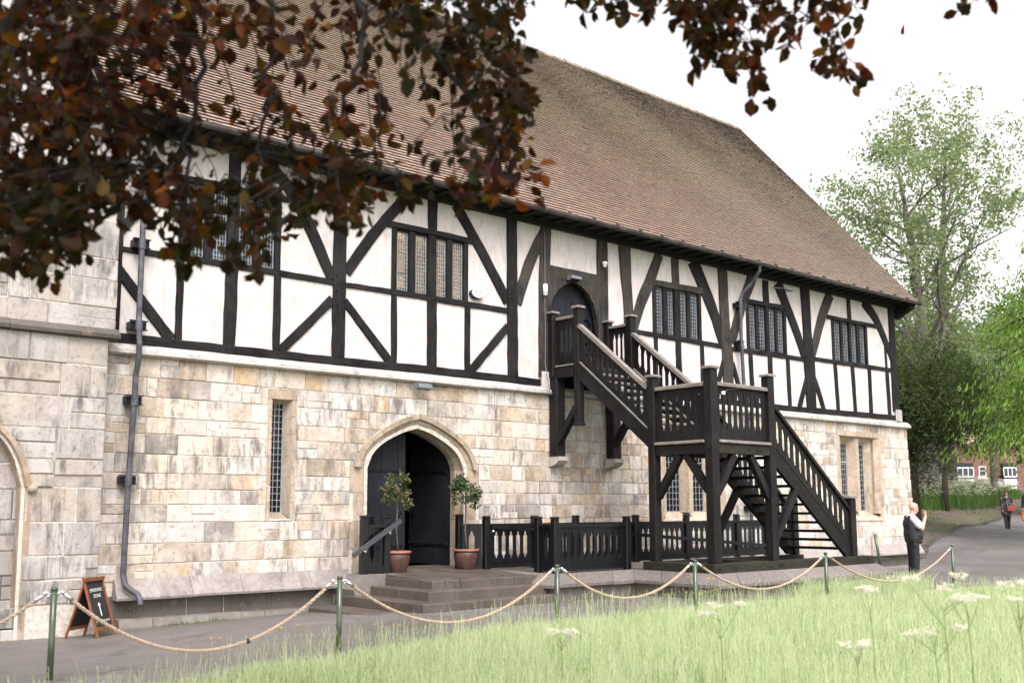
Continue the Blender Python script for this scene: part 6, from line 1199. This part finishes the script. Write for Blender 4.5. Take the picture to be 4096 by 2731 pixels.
for e in (-1, 1): cone(m, (-.075, e * .11, 1.44), (.03, e * .10, 1.40), .055, .05)
fuse(m, 'waistcoat', M_VEST, MAN, .013, 3)
m = MB(); m.cbox(-.06, .0, -.21, -.17, .83, .95, .008); m.build('radio_case', M_SHOE, MAN, local=True)

# woman in a patterned coat walking towards the hall
WOM = figure('person', 'woman with dark hair in a patterned knee-length coat walking along the path', 45.84, 20.37, math.atan2(-20.37, -45.84) + .25)
m = MB(); P = head(m, (.02, 0, 1.53), .95, .08, .9); cone(m, (-.01, 0, 1.33), (.01, 0, 1.46), .05, .048); cone(m, (0, 0, .95), (0, 0, 1.3), .13, .13)
for e in (-1, 1): cone(m, (-.01, e * .17, 1.31), (.0, e * .22, 1.05), .05, .042); cone(m, (.0, e * .22, 1.05), (.09, e * .19, .84), .04, .028); hand(m, (.09, e * .19, .84), (.4, -.1 * e, -1), (.5, -.8 * e, 0), .95, .8, e)
for e, f in ((-1, .16), (1, -.14)): cone(m, (0, e * .08, .85), (f * .4, e * .085, .48), .075, .05); cone(m, (f * .4, e * .085, .48), (f, e * .085, .08), .05, .038)
fuse(m, 'body', M_SKIN, WOM, .012, 3)
m = MB(); m.ball((-.005, 0, 1.60), .115, .098, .085); m.ball((-.05, 0, 1.51), .085, .10, .12); m.ball((-.02, .07, 1.46), .06, .035, .1); m.ball((-.02, -.07, 1.46), .06, .035, .1); fuse(m, 'hair', M_HAIR, WOM, .014, 3)
m = MB()
for e in (-1, 1): m.ball(P(.092, e * .032, .004), .012, .026, .020, 10, 6)
m.bar(P(.097, -.02, .006), P(.097, .02, .006), .006, .006); m.build('glasses', M_SHOE, WOM, True, local=True)
m = MB(); cone(m, (0, 0, .86), (-.01, 0, 1.27), .205, .16); cone(m, (0, -.06, .70), (0, -.05, 1.0), .17, .17); cone(m, (0, .06, .70), (0, .05, 1.0), .17, .17); m.ball((-.01, 0, 1.33), .11, .2, .06); m.ball((-.01, 0, 1.38), .075, .08, .05)
for e in (-1, 1): cone(m, (-.01, e * .175, 1.31), (.0, e * .225, 1.05), .075, .065); cone(m, (.0, e * .225, 1.05), (.075, e * .2, .88), .062, .05)
fuse(m, 'coat', M_COAT, WOM, .014, 3)
m = MB()
for e, f in ((-1, .16), (1, -.14)): cone(m, (0, e * .08, .8), (f * .4, e * .085, .48), .09, .072); cone(m, (f * .4, e * .085, .48), (f, e * .085, .10), .07, .058)
fuse(m, 'trousers', M_TROUSER, WOM, .014, 3)
m = MB()
for e, f in ((-1, .16), (1, -.14)): m.ball((f + .05, e * .085, .04), .12, .042, .04)
fuse(m, 'shoes', M_SHOE, WOM, .012, 2)
q = Matrix.Rotation(WOM.rotation_euler.z, 4, 'Z'); bp = WOM.location + q @ Vector((.20, .12, .80))
t = thing('handbag', 'red leather handbag carried across the patterned coat', 'bag', tuple(bp), WOM.rotation_euler.z)
m = MB(); m.cbox(-.045, .045, -.15, .15, -.0, .20, .03); m.cbox(.03, .05, -.145, .145, .10, .195, .008); m.build('bag_body', M_RED, t, local=True); m = MB(); m.tube([(-.02, -.13, .2), (-.1, -.12, .36), (-.13, .0, .56)], .008, 5); m.tube([(-.02, .13, .2), (-.06, .14, .36), (-.08, .12, .52)], .008, 5); m.build('strap', M_RED, t, local=True)

# second walker, cut by the right edge
P2 = (46.66, 19.75); WK = figure('person', 'person in a dark jacket cut off by the right edge of the view, walking', P2[0], P2[1], math.atan2(-P2[1], -P2[0]))
m = MB(); head(m, (.02, 0, 1.66), 1.0, .05); cone(m, (0, 0, 1.45), (.01, 0, 1.58), .06, .058); cone(m, (0, 0, 1.0), (0, 0, 1.4), .15, .15)
for e in (-1, 1): cone(m, (0, e * .2, 1.42), (0, e * .25, 1.13), .05, .044); cone(m, (0, e * .25, 1.13), (.05, e * .27, .89), .042, .03); hand(m, (.05, e * .27, .89), (.15, 0, -1), (.3, -.9 * e, 0), 1.0, 1.3, e)
for e, f in ((-1, -.16), (1, .16)): cone(m, (0, e * .09, .9), (f * .4, e * .09, .5), .08, .055); cone(m, (f * .4, e * .09, .5), (f, e * .09, .09), .055, .04)
fuse(m, 'body', M_SKIN, WK, .012, 3)
m = MB(); m.ball((-.012, 0, 1.72), .108, .09, .075); fuse(m, 'hair', M_HAIR, WK, .014, 2)
m = MB(); cone(m, (0, 0, .95), (0, 0, 1.36), .19, .17); m.ball((0, 0, 1.42), .11, .22, .06)
for e in (-1, 1): cone(m, (0, e * .2, 1.42), (0, e * .255, 1.13), .075, .065); cone(m, (0, e * .255, 1.13), (.045, e * .272, .93), .062, .05)
fuse(m, 'jacket', M_JACKET, WK, .014, 3)
m = MB(); m.ball((.14, 0, 1.18), .075, .07, .22); fuse(m, 'shirt', M_BLUE, WK, .014, 2)
m = MB()
for e, f in ((-1, -.16), (1, .16)): cone(m, (0, e * .09, .9), (f * .4, e * .09, .5), .1, .078); cone(m, (f * .4, e * .09, .5), (f, e * .09, .10), .075, .06)
fuse(m, 'trousers', M_TROUSER, WK, .014, 3)
m = MB()
for e, f in ((-1, -.16), (1, .16)): m.ball((f + .05, e * .09, .04), .13, .046, .042)
fuse(m, 'shoes', M_SHOE, WK, .012, 2)
q = Matrix.Rotation(WK.rotation_euler.z, 4, 'Z'); bp = WK.location + q @ Vector((.07, -.275, .36))
t = thing('carrier_bag', 'bright orange carrier bag hanging from the hand of the walker at the right edge', 'bag', tuple(bp), WK.rotation_euler.z)
m = MB(); m.ball((0, 0, .16), .10, .055, .2, 12, 10); m.prism([(-.10, .0), (.11, .02), (.08, .36), (-.05, .38)], (0, -.03, 0), (1, 0, 0), (0, 0, 1), (0, 1, 0), .06); fuse(m, 'bag_body', M_ORANGE, t, .012, 3)
m = MB(); m.tube([(-.04, 0, .36), (.0, 0, .47), (.05, 0, .36)], .008, 5); m.build('handles', M_ORANGE, t, local=True)
# ================================================================== trees beyond the hall
def grow(mb, tips, p, d, L, r, lev, rnd, up=.25, kids=(3, 5), ang=.75):
    """one limb: a bending tapered tube that throws off side limbs; tips collects where leaves sit"""
    n = 5; pts = [p]; q = p.copy(); e = d.copy()
    for i in range(n):
        e = (e + Vector((rnd.gauss(0, .16), rnd.gauss(0, .16), rnd.gauss(0, .12) + up * .12))).normalized(); q = q + e * L / n; pts.append(q.copy())
    rs = [r * (1 - .75 * i / n) for i in range(n + 1)]; mb.tube(pts, rs, 6 if lev > 1 else 4, False)
    if lev <= 0: tips.append((pts[-1], e)); tips.append((pts[3], e)); return
    tips.append((pts[-1], e))
    for k in range(rnd.randint(*kids)):
        i = rnd.randint(1, n); a = rnd.uniform(0, 6.283); ax = e.orthogonal().normalized(); ax.rotate(Matrix.Rotation(a, 3, e)); f = (e * math.cos(ang) + ax * math.sin(ang) * rnd.uniform(.7, 1.2) + Vector((0, 0, up * .5))).normalized()
        grow(mb, tips, pts[i], f, L * rnd.uniform(.5, .75), rs[i] * .6, lev - 1, rnd, up, kids, ang)
def leaves(tips, per, rad, size, mat, root, seed, droop=.25, asp=.6, name='crown', flat=.7, along=0):
    rn = np.random.default_rng(seed); T = np.array([tuple(t[0]) for t in tips]); D = np.array([tuple(t[1]) for t in tips]); pos = np.repeat(T, per, 0); dd = np.repeat(D, per, 0)
    pos = pos + rn.normal(size=pos.shape) * np.array([rad, rad, rad * flat]); V, F = leafmesh(pos, size, rn, droop, asp, .25, dd * along if along else None); return fast(name, V - np.array(root.location), F, mat, root)
def tall_tree(lab, base, trunk, r0, lo, seed, n_limb, spread, mat, per=9, size=.24, rad=.42, grp=None, name='tree', lev=2, bark=None):
    rnd = random.Random(seed); t = thing(name, lab, 'tree', base, group=grp); mb = MB(); tips = []; P = [Vector(p) for p in trunk]; n = len(P); rs = [r0 * (1.15 if i == 0 else (1 - .9 * i / (n - 1))) + .03 for i in range(n)]
    fine = []; fr = []
    for i in range(n - 1):
        for k in range(4): fine.append(P[i].lerp(P[i + 1], k / 4) + Vector((rnd.gauss(0, .05), rnd.gauss(0, .05), 0)) * (i > 0)); fr.append(rs[i] + (rs[i + 1] - rs[i]) * k / 4)
    fine.append(P[-1]); fr.append(rs[-1]); mb.tube(fine, fr, 10)
    zt = P[-1].z - base[2]
    for k in range(n_limb):
        f = lo + (1 - lo) * (k + rnd.random()) / n_limb; i = min(int(f * (len(fine) - 1)), len(fine) - 2); p = fine[i]; a = k * 2.4 + rnd.uniform(-.5, .5); el = rnd.uniform(.15, .7) + .3 * f
        d = Vector((math.cos(a) * math.cos(el), math.sin(a) * math.cos(el), math.sin(el))); grow(mb, tips, p, d, spread * rnd.uniform(.7, 1.1) * (1.15 - .65 * abs(f - .45)) * .8, max(.04, fr[i] * .5), lev, rnd, .25, (2, 4))
    mb.build('trunk', bark or M_BARK, t, True); leaves(tips, per, rad, size, mat, t, seed); return t
g1 = 'tall open crowned trees beyond the hall'
z = h(53.8, 27.95); tall_tree('tall sparse grey-limbed tree rising just right of the roof end', (53.8, 27.95, z), [(53.8, 27.95, z - .3), (53.6, 27.8, 5), (53.1, 27.5, 9), (52.6, 27.4, 13), (52.2, 27.5, 16.5), (51.6, 27.6, 19.4)], .50, .20, 3, 19, 6.4, M_ASH, 10, .20, .24, g1, 'tall_tree', 3)
z = h(60.5, 30.1); tall_tree('tallest sparse tree, its straight stem right of the grey-limbed one', (60.5, 30.1, z), [(60.5, 30.1, z - .3), (60, 29.8, 8), (59.3, 29.4, 14), (58.8, 28.9, 18), (58.4, 28.3, 22.6)], .36, .22, 15, 19, 6.2, M_ASH, 10, .21, .25, g1, 'tall_tree', 3)
def bushy(name, lab, c, rad, n, size, mat, seed, grp=None, trunk=True, clumps=26, tr=.3, bark=None, cat='tree', droop=.2, asp=.6, tp=None):
    rn = np.random.default_rng(seed); z = h(c[0], c[1]); t = thing(name, lab, cat, (c[0], c[1], z), group=grp); rad = np.array(rad, float); C0 = np.array(c, float)
    v = rn.normal(size=(clumps, 3)); v /= np.linalg.norm(v, axis=1)[:, None]; v[:, 2] *= .9; cc = C0 + v * rad * rn.uniform(.35, .92, clumps)[:, None]; cr = rn.uniform(.20, .40, clumps)
    w = rn.normal(size=(n, 3)); w /= np.linalg.norm(w, axis=1)[:, None]; k = rn.integers(0, clumps, n); pos = cc[k] + w * (rn.uniform(.3, 1, n) ** .5)[:, None] * (cr[k][:, None] * rad); pos[:, 2] = np.maximum(pos[:, 2], z + .15)
    if trunk:
        mb = MB(); r = random.Random(seed); P_ = tp or [(c[0], c[1], z - .3), (c[0] + r.uniform(-.2, .2), c[1], z + (c[2] - z) * .4), (c[0] + r.uniform(-.3, .3), c[1] + .1, c[2])]; mb.tube(P_, list(np.linspace(tr, tr * .5, len(P_))), 8)
        for j in range(0, clumps, 2): mb.tube([(c[0], c[1], z + (c[2] - z) * r.uniform(.4, .9)), tuple(C0 * .4 + cc[j] * .6 + np.array([0, 0, -.1])), tuple(cc[j])], [tr * .4, tr * .25, tr * .08], 5, False)
        mb.build('trunk', bark or M_BARK, t, True)
    V, F = leafmesh(pos, size, rn, droop, asp, .25, w * .7); fast('crown', V - np.array(t.location), F, mat, t); return t
bushy('yew_tree', 'dark dense yew close behind the right corner of the hall', (38.4, 20.6, 5.6), (2.9, 2.9, 3.5), 30000, .13, M_YEW, 61, None, True, 60, .28, M_BARK_D, droop=.1, asp=.35)
bushy('small_tree', 'small dark tree on a thin crooked trunk among the white flowers before the house', (48.9, 24.4, 6.7), (2.7, 2.7, 2.5), 24000, .14, M_YEW, 63, None, True, 46, .17, M_BARK_D, droop=.1, asp=.4, tp=[(48.66, 24.51, 1.4), (48.68, 24.5, 3.0), (48.95, 24.4, 4.2), (49.15, 24.4, 5.0), (49.5, 24.3, 6.6)])
rn = np.random.default_rng(70)                           # bright larch: tiers of drooping sprays
zl = h(39.5, 14.3); LR = thing('larch_tree', 'bright yellow-green drooping conifer at the right edge', 'tree', (39.5, 14.3, zl)); mb = MB(); mb.tube([(39.5, 14.3, zl - .3), (39.5, 14.3, 6), (39.5, 14.3, 12.5)], [.25, .18, .04], 8); P = []; D = []
for k in range(330):
    a = rn.uniform(0, 6.283); zz = rn.uniform(4.2, 11.6); L = 4.9 * (1 - ((zz - 4.2) / 8.7) ** 1.5) * rn.uniform(.6, 1.0) + .4; c, s = math.cos(a), math.sin(a); pts = []
    for i in range(8): t_ = i / 7; pts.append((39.5 + c * L * t_, 14.3 + s * L * t_, zz + .9 * t_ - 1.5 * t_ ** 2 * (L / 3)))
    if k % 2 == 0: mb.tube(pts, [.05, .04, .035, .03, .025, .02, .015, .01], 4, False)
    for i in range(1, 8):
        m_ = 22; p = np.array(pts[i]) + rn.normal(size=(m_, 3)) * np.array([.24, .24, .13]); P.append(p); D.append(np.tile(np.array([c * .5, s * .5, -.75]), (m_, 1)))
mb.build('trunk', M_BARK_D, LR, True); V, F = leafmesh(np.concatenate(P), .20, rn, .3, .22, .1, np.concatenate(D), .45); fast('crown', V - np.array(LR.location), F, M_LARCH, LR)
for i, (c, rd, mt, lab) in enumerate((((66, 38.5, 10.2), (5, 5, 6.4), M_MIDG, 'round mid-green tree low behind the hall corner and the yew'), ((70, 35.5, 11.6), (5, 5, 6.4), M_ASH, 'pale green bushy tree between the two tall stems'), ((76, 32.0, 10.6), (5.5, 5.5, 6.0), M_MIDG, 'broad mid-green tree behind the bright conifer'), ((58.5, 26.6, 6.6), (2.6, 2.6, 1.6), M_MIDG, 'spreading green tree whose low branches hang over the half-timbered house'), ((55, 21.5, 5.6), (2.2, 2.2, 2.6), M_GREYG, 'pale grey-green shrub at the right edge beside the path'))):
    bushy('bushy_tree', lab, c, rd, 9000 if i < 3 else 4200, .34 if i < 3 else .17, mt, 80 + i, 'bushy trees in the background', True, 30, .25)
bushy('shrub', 'fresh green shrub behind the big trunk, left of the small crooked tree', (60, 33, 4.2), (3.2, 2.6, 1.9), 5000, .2, M_MIDG, 95, None, True, 20, .1, None, 'shrub')
# a far wood closing the horizon
rn = np.random.default_rng(120); n = 16000; a = rn.uniform(-.25, 1.25, n); dist = rn.uniform(165, 200, n); x = dist * np.cos(a); y = dist * np.sin(a); top = 12 + 3 * np.sin(a * 40) + 2 * np.sin(a * 93); pos = np.stack([x, y, 2 + rn.uniform(0, 1, n) ** .8 * top], -1); V, F = leafmesh(pos, 1.5, rn, .1, .7)
tag(fast('woodland', V, F, M_MIDG), 'distant green woodland closing the view behind the house', 'woodland', kind='stuff')
# the flowering bank
n = 9000; x = RNG.uniform(37, 66, n); e = np.interp(x, [37, 40, 45.8, 52.6, 60, 70], [21.9, 23.0, 24.3, 24.6, 26.4, 29.5]); y = e + np.abs(RNG.normal(0, 1, n)) * 3.2; xy = np.stack([x, y], -1); ht = RNG.uniform(.45, .95, n)
V, F = blades('f', xy, ht, RNG.uniform(.02, .045, n), .35, None, 21); V = [V]; F = [F]; tag(fast('meadow_bank', V[0], F[0], M_MIDG), 'long green stems massed along the bank beyond the path', 'meadow', kind='stuff')
n = 3800; i = RNG.integers(0, len(xy), n); zz = H(xy[i, 0], xy[i, 1]) + RNG.uniform(.62, 1.1, n); c = np.stack([xy[i, 0], xy[i, 1], zz], -1); c = np.repeat(c, 7, 0) + RNG.normal(0, 1, (n * 7, 3)) * np.array([.045, .045, .012]); s_ = .022
Q = np.stack([c + np.array([-s_, -s_, 0]), c + np.array([s_, -s_, .012]), c + np.array([s_, s_, 0]), c + np.array([-s_, s_, .012])], 1); tag(fast('meadow_blossom', Q.reshape(-1, 3), np.arange(len(Q) * 4).reshape(-1, 4), M_WHITE), 'white cow parsley blossom massed along the bank beyond the path', 'flowers', kind='stuff')

# ================================================================== half-timbered house far behind
HL = Vector((127.3, 62.8, 3.0)); hu = Vector((.763, -.647, 0)); hang = math.atan2(-.647, .763)
HS = thing('brick_house', 'red brick house with black and white timbered bays glimpsed far beyond the flowers', 'building', tuple(HL), hang)
hb = lambda name, mat, boxes, par=HS: (lambda m: ([m.box(*b) for b in boxes], m.build(name, mat, par, local=True))[1])(MB())
X = lambda q: (q - 840) * .01195; Zq = lambda q: .87 + (545 - q) * .01195
hb('wall', M_BRICK, [(-6, 13, 0, 8, -.5, 6.6)])
m = MB(); m.prism([(-6.4, 6.6), (13.4, 6.6), (13.4, 6.7), (-6.4, 6.7)], (0, -.4, 0), (1, 0, 0), (0, 0, 1), (0, 1, 0), 8.8); m.add([(-6.4, -.4, 6.7), (13.4, -.4, 6.7), (13.4, 8.4, 6.7), (-6.4, 8.4, 6.7), (-6.4, 4, 10.4), (13.4, 4, 10.4)], [(0, 1, 5, 4), (2, 3, 4, 5), (0, 4, 3), (1, 2, 5)]); rf = m.build('roof', M_TILE, HS, local=True)
hb('chimney', M_BRICK, [(3, 4.2, 3.5, 4.7, 9.5, 12)], rf)
for q0, q1 in ((845, 1022), (1330, 1470)):
    a, b = X(q0), X(q1); by = hb('bay', M_BPAINT, [(a, b, -.7, -.01, -.4, 4.2)]); n = 4
    hb('panel', M_WPAINT, [(a + .06 + (b - a - .06) * i / n, a + (b - a - .06) * (i + 1) / n, -.73, -.701, Zq(498), Zq(435)) for i in range(n)] + [(a, b, -.735, -.702, Zq(550), Zq(515))], by)
    hb('window_frame', M_WPAINT, [(a + .05, b - .05, -.74, -.703, Zq(415), Zq(405)), (a + .05, b - .05, -.74, -.703, Zq(322), Zq(312))] + [(a + .05 + (b - a - .1) * i / 3 - .04, a + .05 + (b - a - .1) * i / 3 + .04, -.735, -.704, Zq(405), Zq(322)) for i in range(4)], by)
    hb('pane', M_GLASSD, [(a + .1, b - .1, -.715, -.705, Zq(405), Zq(322))], by)
w = hb('window', M_WPAINT, [(X(1100), X(1175), -.05, -.01, Zq(405), Zq(300)), (X(1085), X(1180), -.12, -.01, Zq(430), Zq(408))]); hb('pane', M_GLASSD, [(X(1107), X(1168), -.06, -.051, Zq(398), Zq(350)), (X(1107), X(1168), -.06, -.051, Zq(345), Zq(308))], w)
hb('doorway', M_BPAINT, [(X(1195), X(1325), -.06, -.01, -.4, Zq(400))])
m = MB(); m.add([(X(1055), -1.5, Zq(520)), (X(1330), -1.5, Zq(520)), (X(1330), 0, Zq(520)), (X(1055), 0, Zq(520)), (X(1110), -1.0, Zq(462)), (X(1285), -1.0, Zq(462)), (X(1285), 0, Zq(462)), (X(1110), 0, Zq(462))], [(3, 2, 1, 0), (4, 5, 6, 7), (0, 1, 5, 4), (1, 2, 6, 5), (3, 0, 4, 7)]); m.build('porch_roof', M_GROOF, HS, local=True)

# ================================================================== copper beech overhead
BT = thing('copper_beech', 'copper beech whose dark red-brown leafy boughs hang across the top of the view', 'tree', (-.9, 6.6, h(-.9, 6.6)))
cm = lambda p: Vector((p[0] / 100, p[1] / 100, p[2] / 100)); mb = MB(); rb = random.Random(6); nodes = []
mb.tube([(-.9, 6.6, -.2), (-.85, 6.55, 1.5), (-.75, 6.5, 3.2), (-.9, 6.6, 5.2), (-1.0, 6.4, 7.5)], [.48, .36, .32, .27, .18], 14)
mb.tube([(-.78, 6.5, 2.9), (-.2, 6.3, 3.5), cm(BO[0][0])], [.14, .10, .085], 8); mb.tube([(-.8, 6.5, 3.1), (-.1, 6.2, 3.8), cm(BO[1][0])], [.10, .08, .06], 8); mb.tube([(-.9, 6.6, 5.0), (.6, 5.2, 5.4), (2.4, 4.0, 5.6), (4.4, 2.0, 5.5)], [.16, .12, .09, .04], 8)
R0 = [.085, .055, .018, .018, .018, .012, .014, .012, .014]
for b, r0 in zip(BO, R0):
    P = [cm(p) for p in b]; Q = []
    for u, v in zip(P, P[1:]):
        for k in range(5): Q.append(u.lerp(v, k / 5) + Vector((rb.gauss(0, .018), rb.gauss(0, .018), rb.gauss(0, .014))))
    Q.append(P[-1]); mb.tube(Q, [r0 * (1 - .8 * i / len(Q)) + .003 for i in range(len(Q))], 7); nodes += Q
mb.build('trunk', M_BARK_B, BT, True)
rn = np.random.default_rng(17); pos = []; al = []; tw = MB()
for t_ in TW:
    a = cm(t_[:3]); b = cm(t_[3:]); L = (b - a).length; nr = min(nodes, key=lambda q: (q - a).length + (0 if q.z > a.z - .05 else .6)); mid = nr.lerp(a, .55) + Vector((0, 0, .08)); tw.tube([nr, mid, a], [.0045, .0035, .003], 4, False); bend = Vector((rb.gauss(0, .05), rb.gauss(0, .05), -.04)); pts = [a, a.lerp(b, .5) + bend, b]; tw.tube(pts, [.003, .0022, .0015], 4, False); n = max(3, int(L / .034))
    for k in range(n + 1):
        s = k / n; p = a.lerp(b, s) + bend * (4 * s * (1 - s)); d = (b - a).normalized(); sd = d.cross(Vector((rb.gauss(0, 1), rb.gauss(0, 1), rb.gauss(0, .4)))).normalized() * (1 if k % 2 else -1); pos.append(p); al.append(tuple(d * .7 + sd * .9))
    if (nr - a).length > .12:
        for k in range(int((nr - a).length / .14)): pos.append(nr.lerp(a, (k + 1) / (int((nr - a).length / .14) + 1)) + Vector((0, 0, .04))); al.append((rb.gauss(0, 1), rb.gauss(0, 1), -.4))
tw.build('twig', M_BARK_B, BT)
V, F = leafmesh(np.array(pos), .082, rn, .30, .62, .45, np.array(al), .8); fast('foliage', V - np.array(BT.location), F, M_BEECH, BT)
# unseen rest of the crown, added above and behind the frame for shade
n = 5200; u = rn.uniform(0, 1, n); ax = np.array([[-.9, 6.6, 5.6], [4.4, 2.0, 5.6]]); c = ax[0] + (ax[1] - ax[0]) * u[:, None] + rn.normal(size=(n, 3)) * np.array([1.1, 1.1, .35]); c = c[(c[:, 2] > 5.15)]
V, F = leafmesh(c, .12, rn, .3, .66, .3); fast('shade_crown', V - np.array(BT.location), F, M_BEECH, BT)
# ================================================================== daylight, camera
w = bpy.data.worlds.new('World'); SC.world = w; w.use_nodes = True; nt = w.node_tree; bg = nt.nodes['Background']
sky = nt.nodes.new('ShaderNodeTexSky'); sky.sky_type = 'NISHITA'; sky.sun_disc = False; EL, AZ = R(52), R(205)
sky.sun_elevation = EL; sky.sun_rotation = AZ; sky.air_density = 1.0; sky.dust_density = 4.0; sky.ozone_density = 1.0
hsv = nt.nodes.new('ShaderNodeHueSaturation'); hsv.inputs['Saturation'].default_value = .03; nt.links.new(sky.outputs[0], hsv.inputs['Color']); tn = nt.nodes.new('ShaderNodeMixRGB'); tn.blend_type = 'MULTIPLY'; tn.inputs[0].default_value = 1; tn.inputs[2].default_value = (1, .962, .985, 1); nt.links.new(hsv.outputs[0], tn.inputs[1]); nt.links.new(tn.outputs[0], bg.inputs['Color']); bg.inputs['Strength'].default_value = .15
sl = bpy.data.lights.new('sun', 'SUN'); sl.energy = .65; sl.angle = R(30); sl.color = (1, .935, .92); so = bpy.data.objects.new('sun', sl); COL.objects.link(so)
# Nishita: rotation 0 puts the sun towards +Y, growing clockwise seen from above
sd = Vector((math.sin(AZ) * math.cos(EL), math.cos(AZ) * math.cos(EL), math.sin(EL))); so.rotation_euler = (-sd).to_track_quat('-Z', 'Y').to_euler(); so.location = (0, -10, 30)
cd = bpy.data.cameras.new('camera'); cam = bpy.data.objects.new('camera', cd); COL.objects.link(cam); SC.camera = cam
YAW, PIT, ROL = .711943848, .124192872, -.0020776
fw = Vector((math.sin(YAW) * math.cos(PIT), math.cos(YAW) * math.cos(PIT), math.sin(PIT))); rt = Vector((math.cos(YAW), -math.sin(YAW), 0)); up = rt.cross(fw); r2 = rt * math.cos(ROL) + up * math.sin(ROL); u2 = -rt * math.sin(ROL) + up * math.cos(ROL)
M = Matrix((r2, u2, -fw)).transposed().to_4x4(); M.translation = Vector((0, 0, 1.65)); cam.matrix_world = M
cd.sensor_width = 36; cd.lens = 4159.98 / 4096 * 36; cd.shift_x = 0; cd.shift_y = (1514.35 - 1365.5) / 4096; cd.clip_start = .05; cd.clip_end = 3000
cd.dof.use_dof = True; cd.dof.focus_distance = 18.5; cd.dof.aperture_fstop = 1.8
SC.view_settings.view_transform = 'Standard'; SC.view_settings.look = 'None'; SC.view_settings.gamma = 1; SC.view_settings.exposure = 1.5
SC.cycles.max_bounces = 8; SC.cycles.transparent_max_bounces = 12
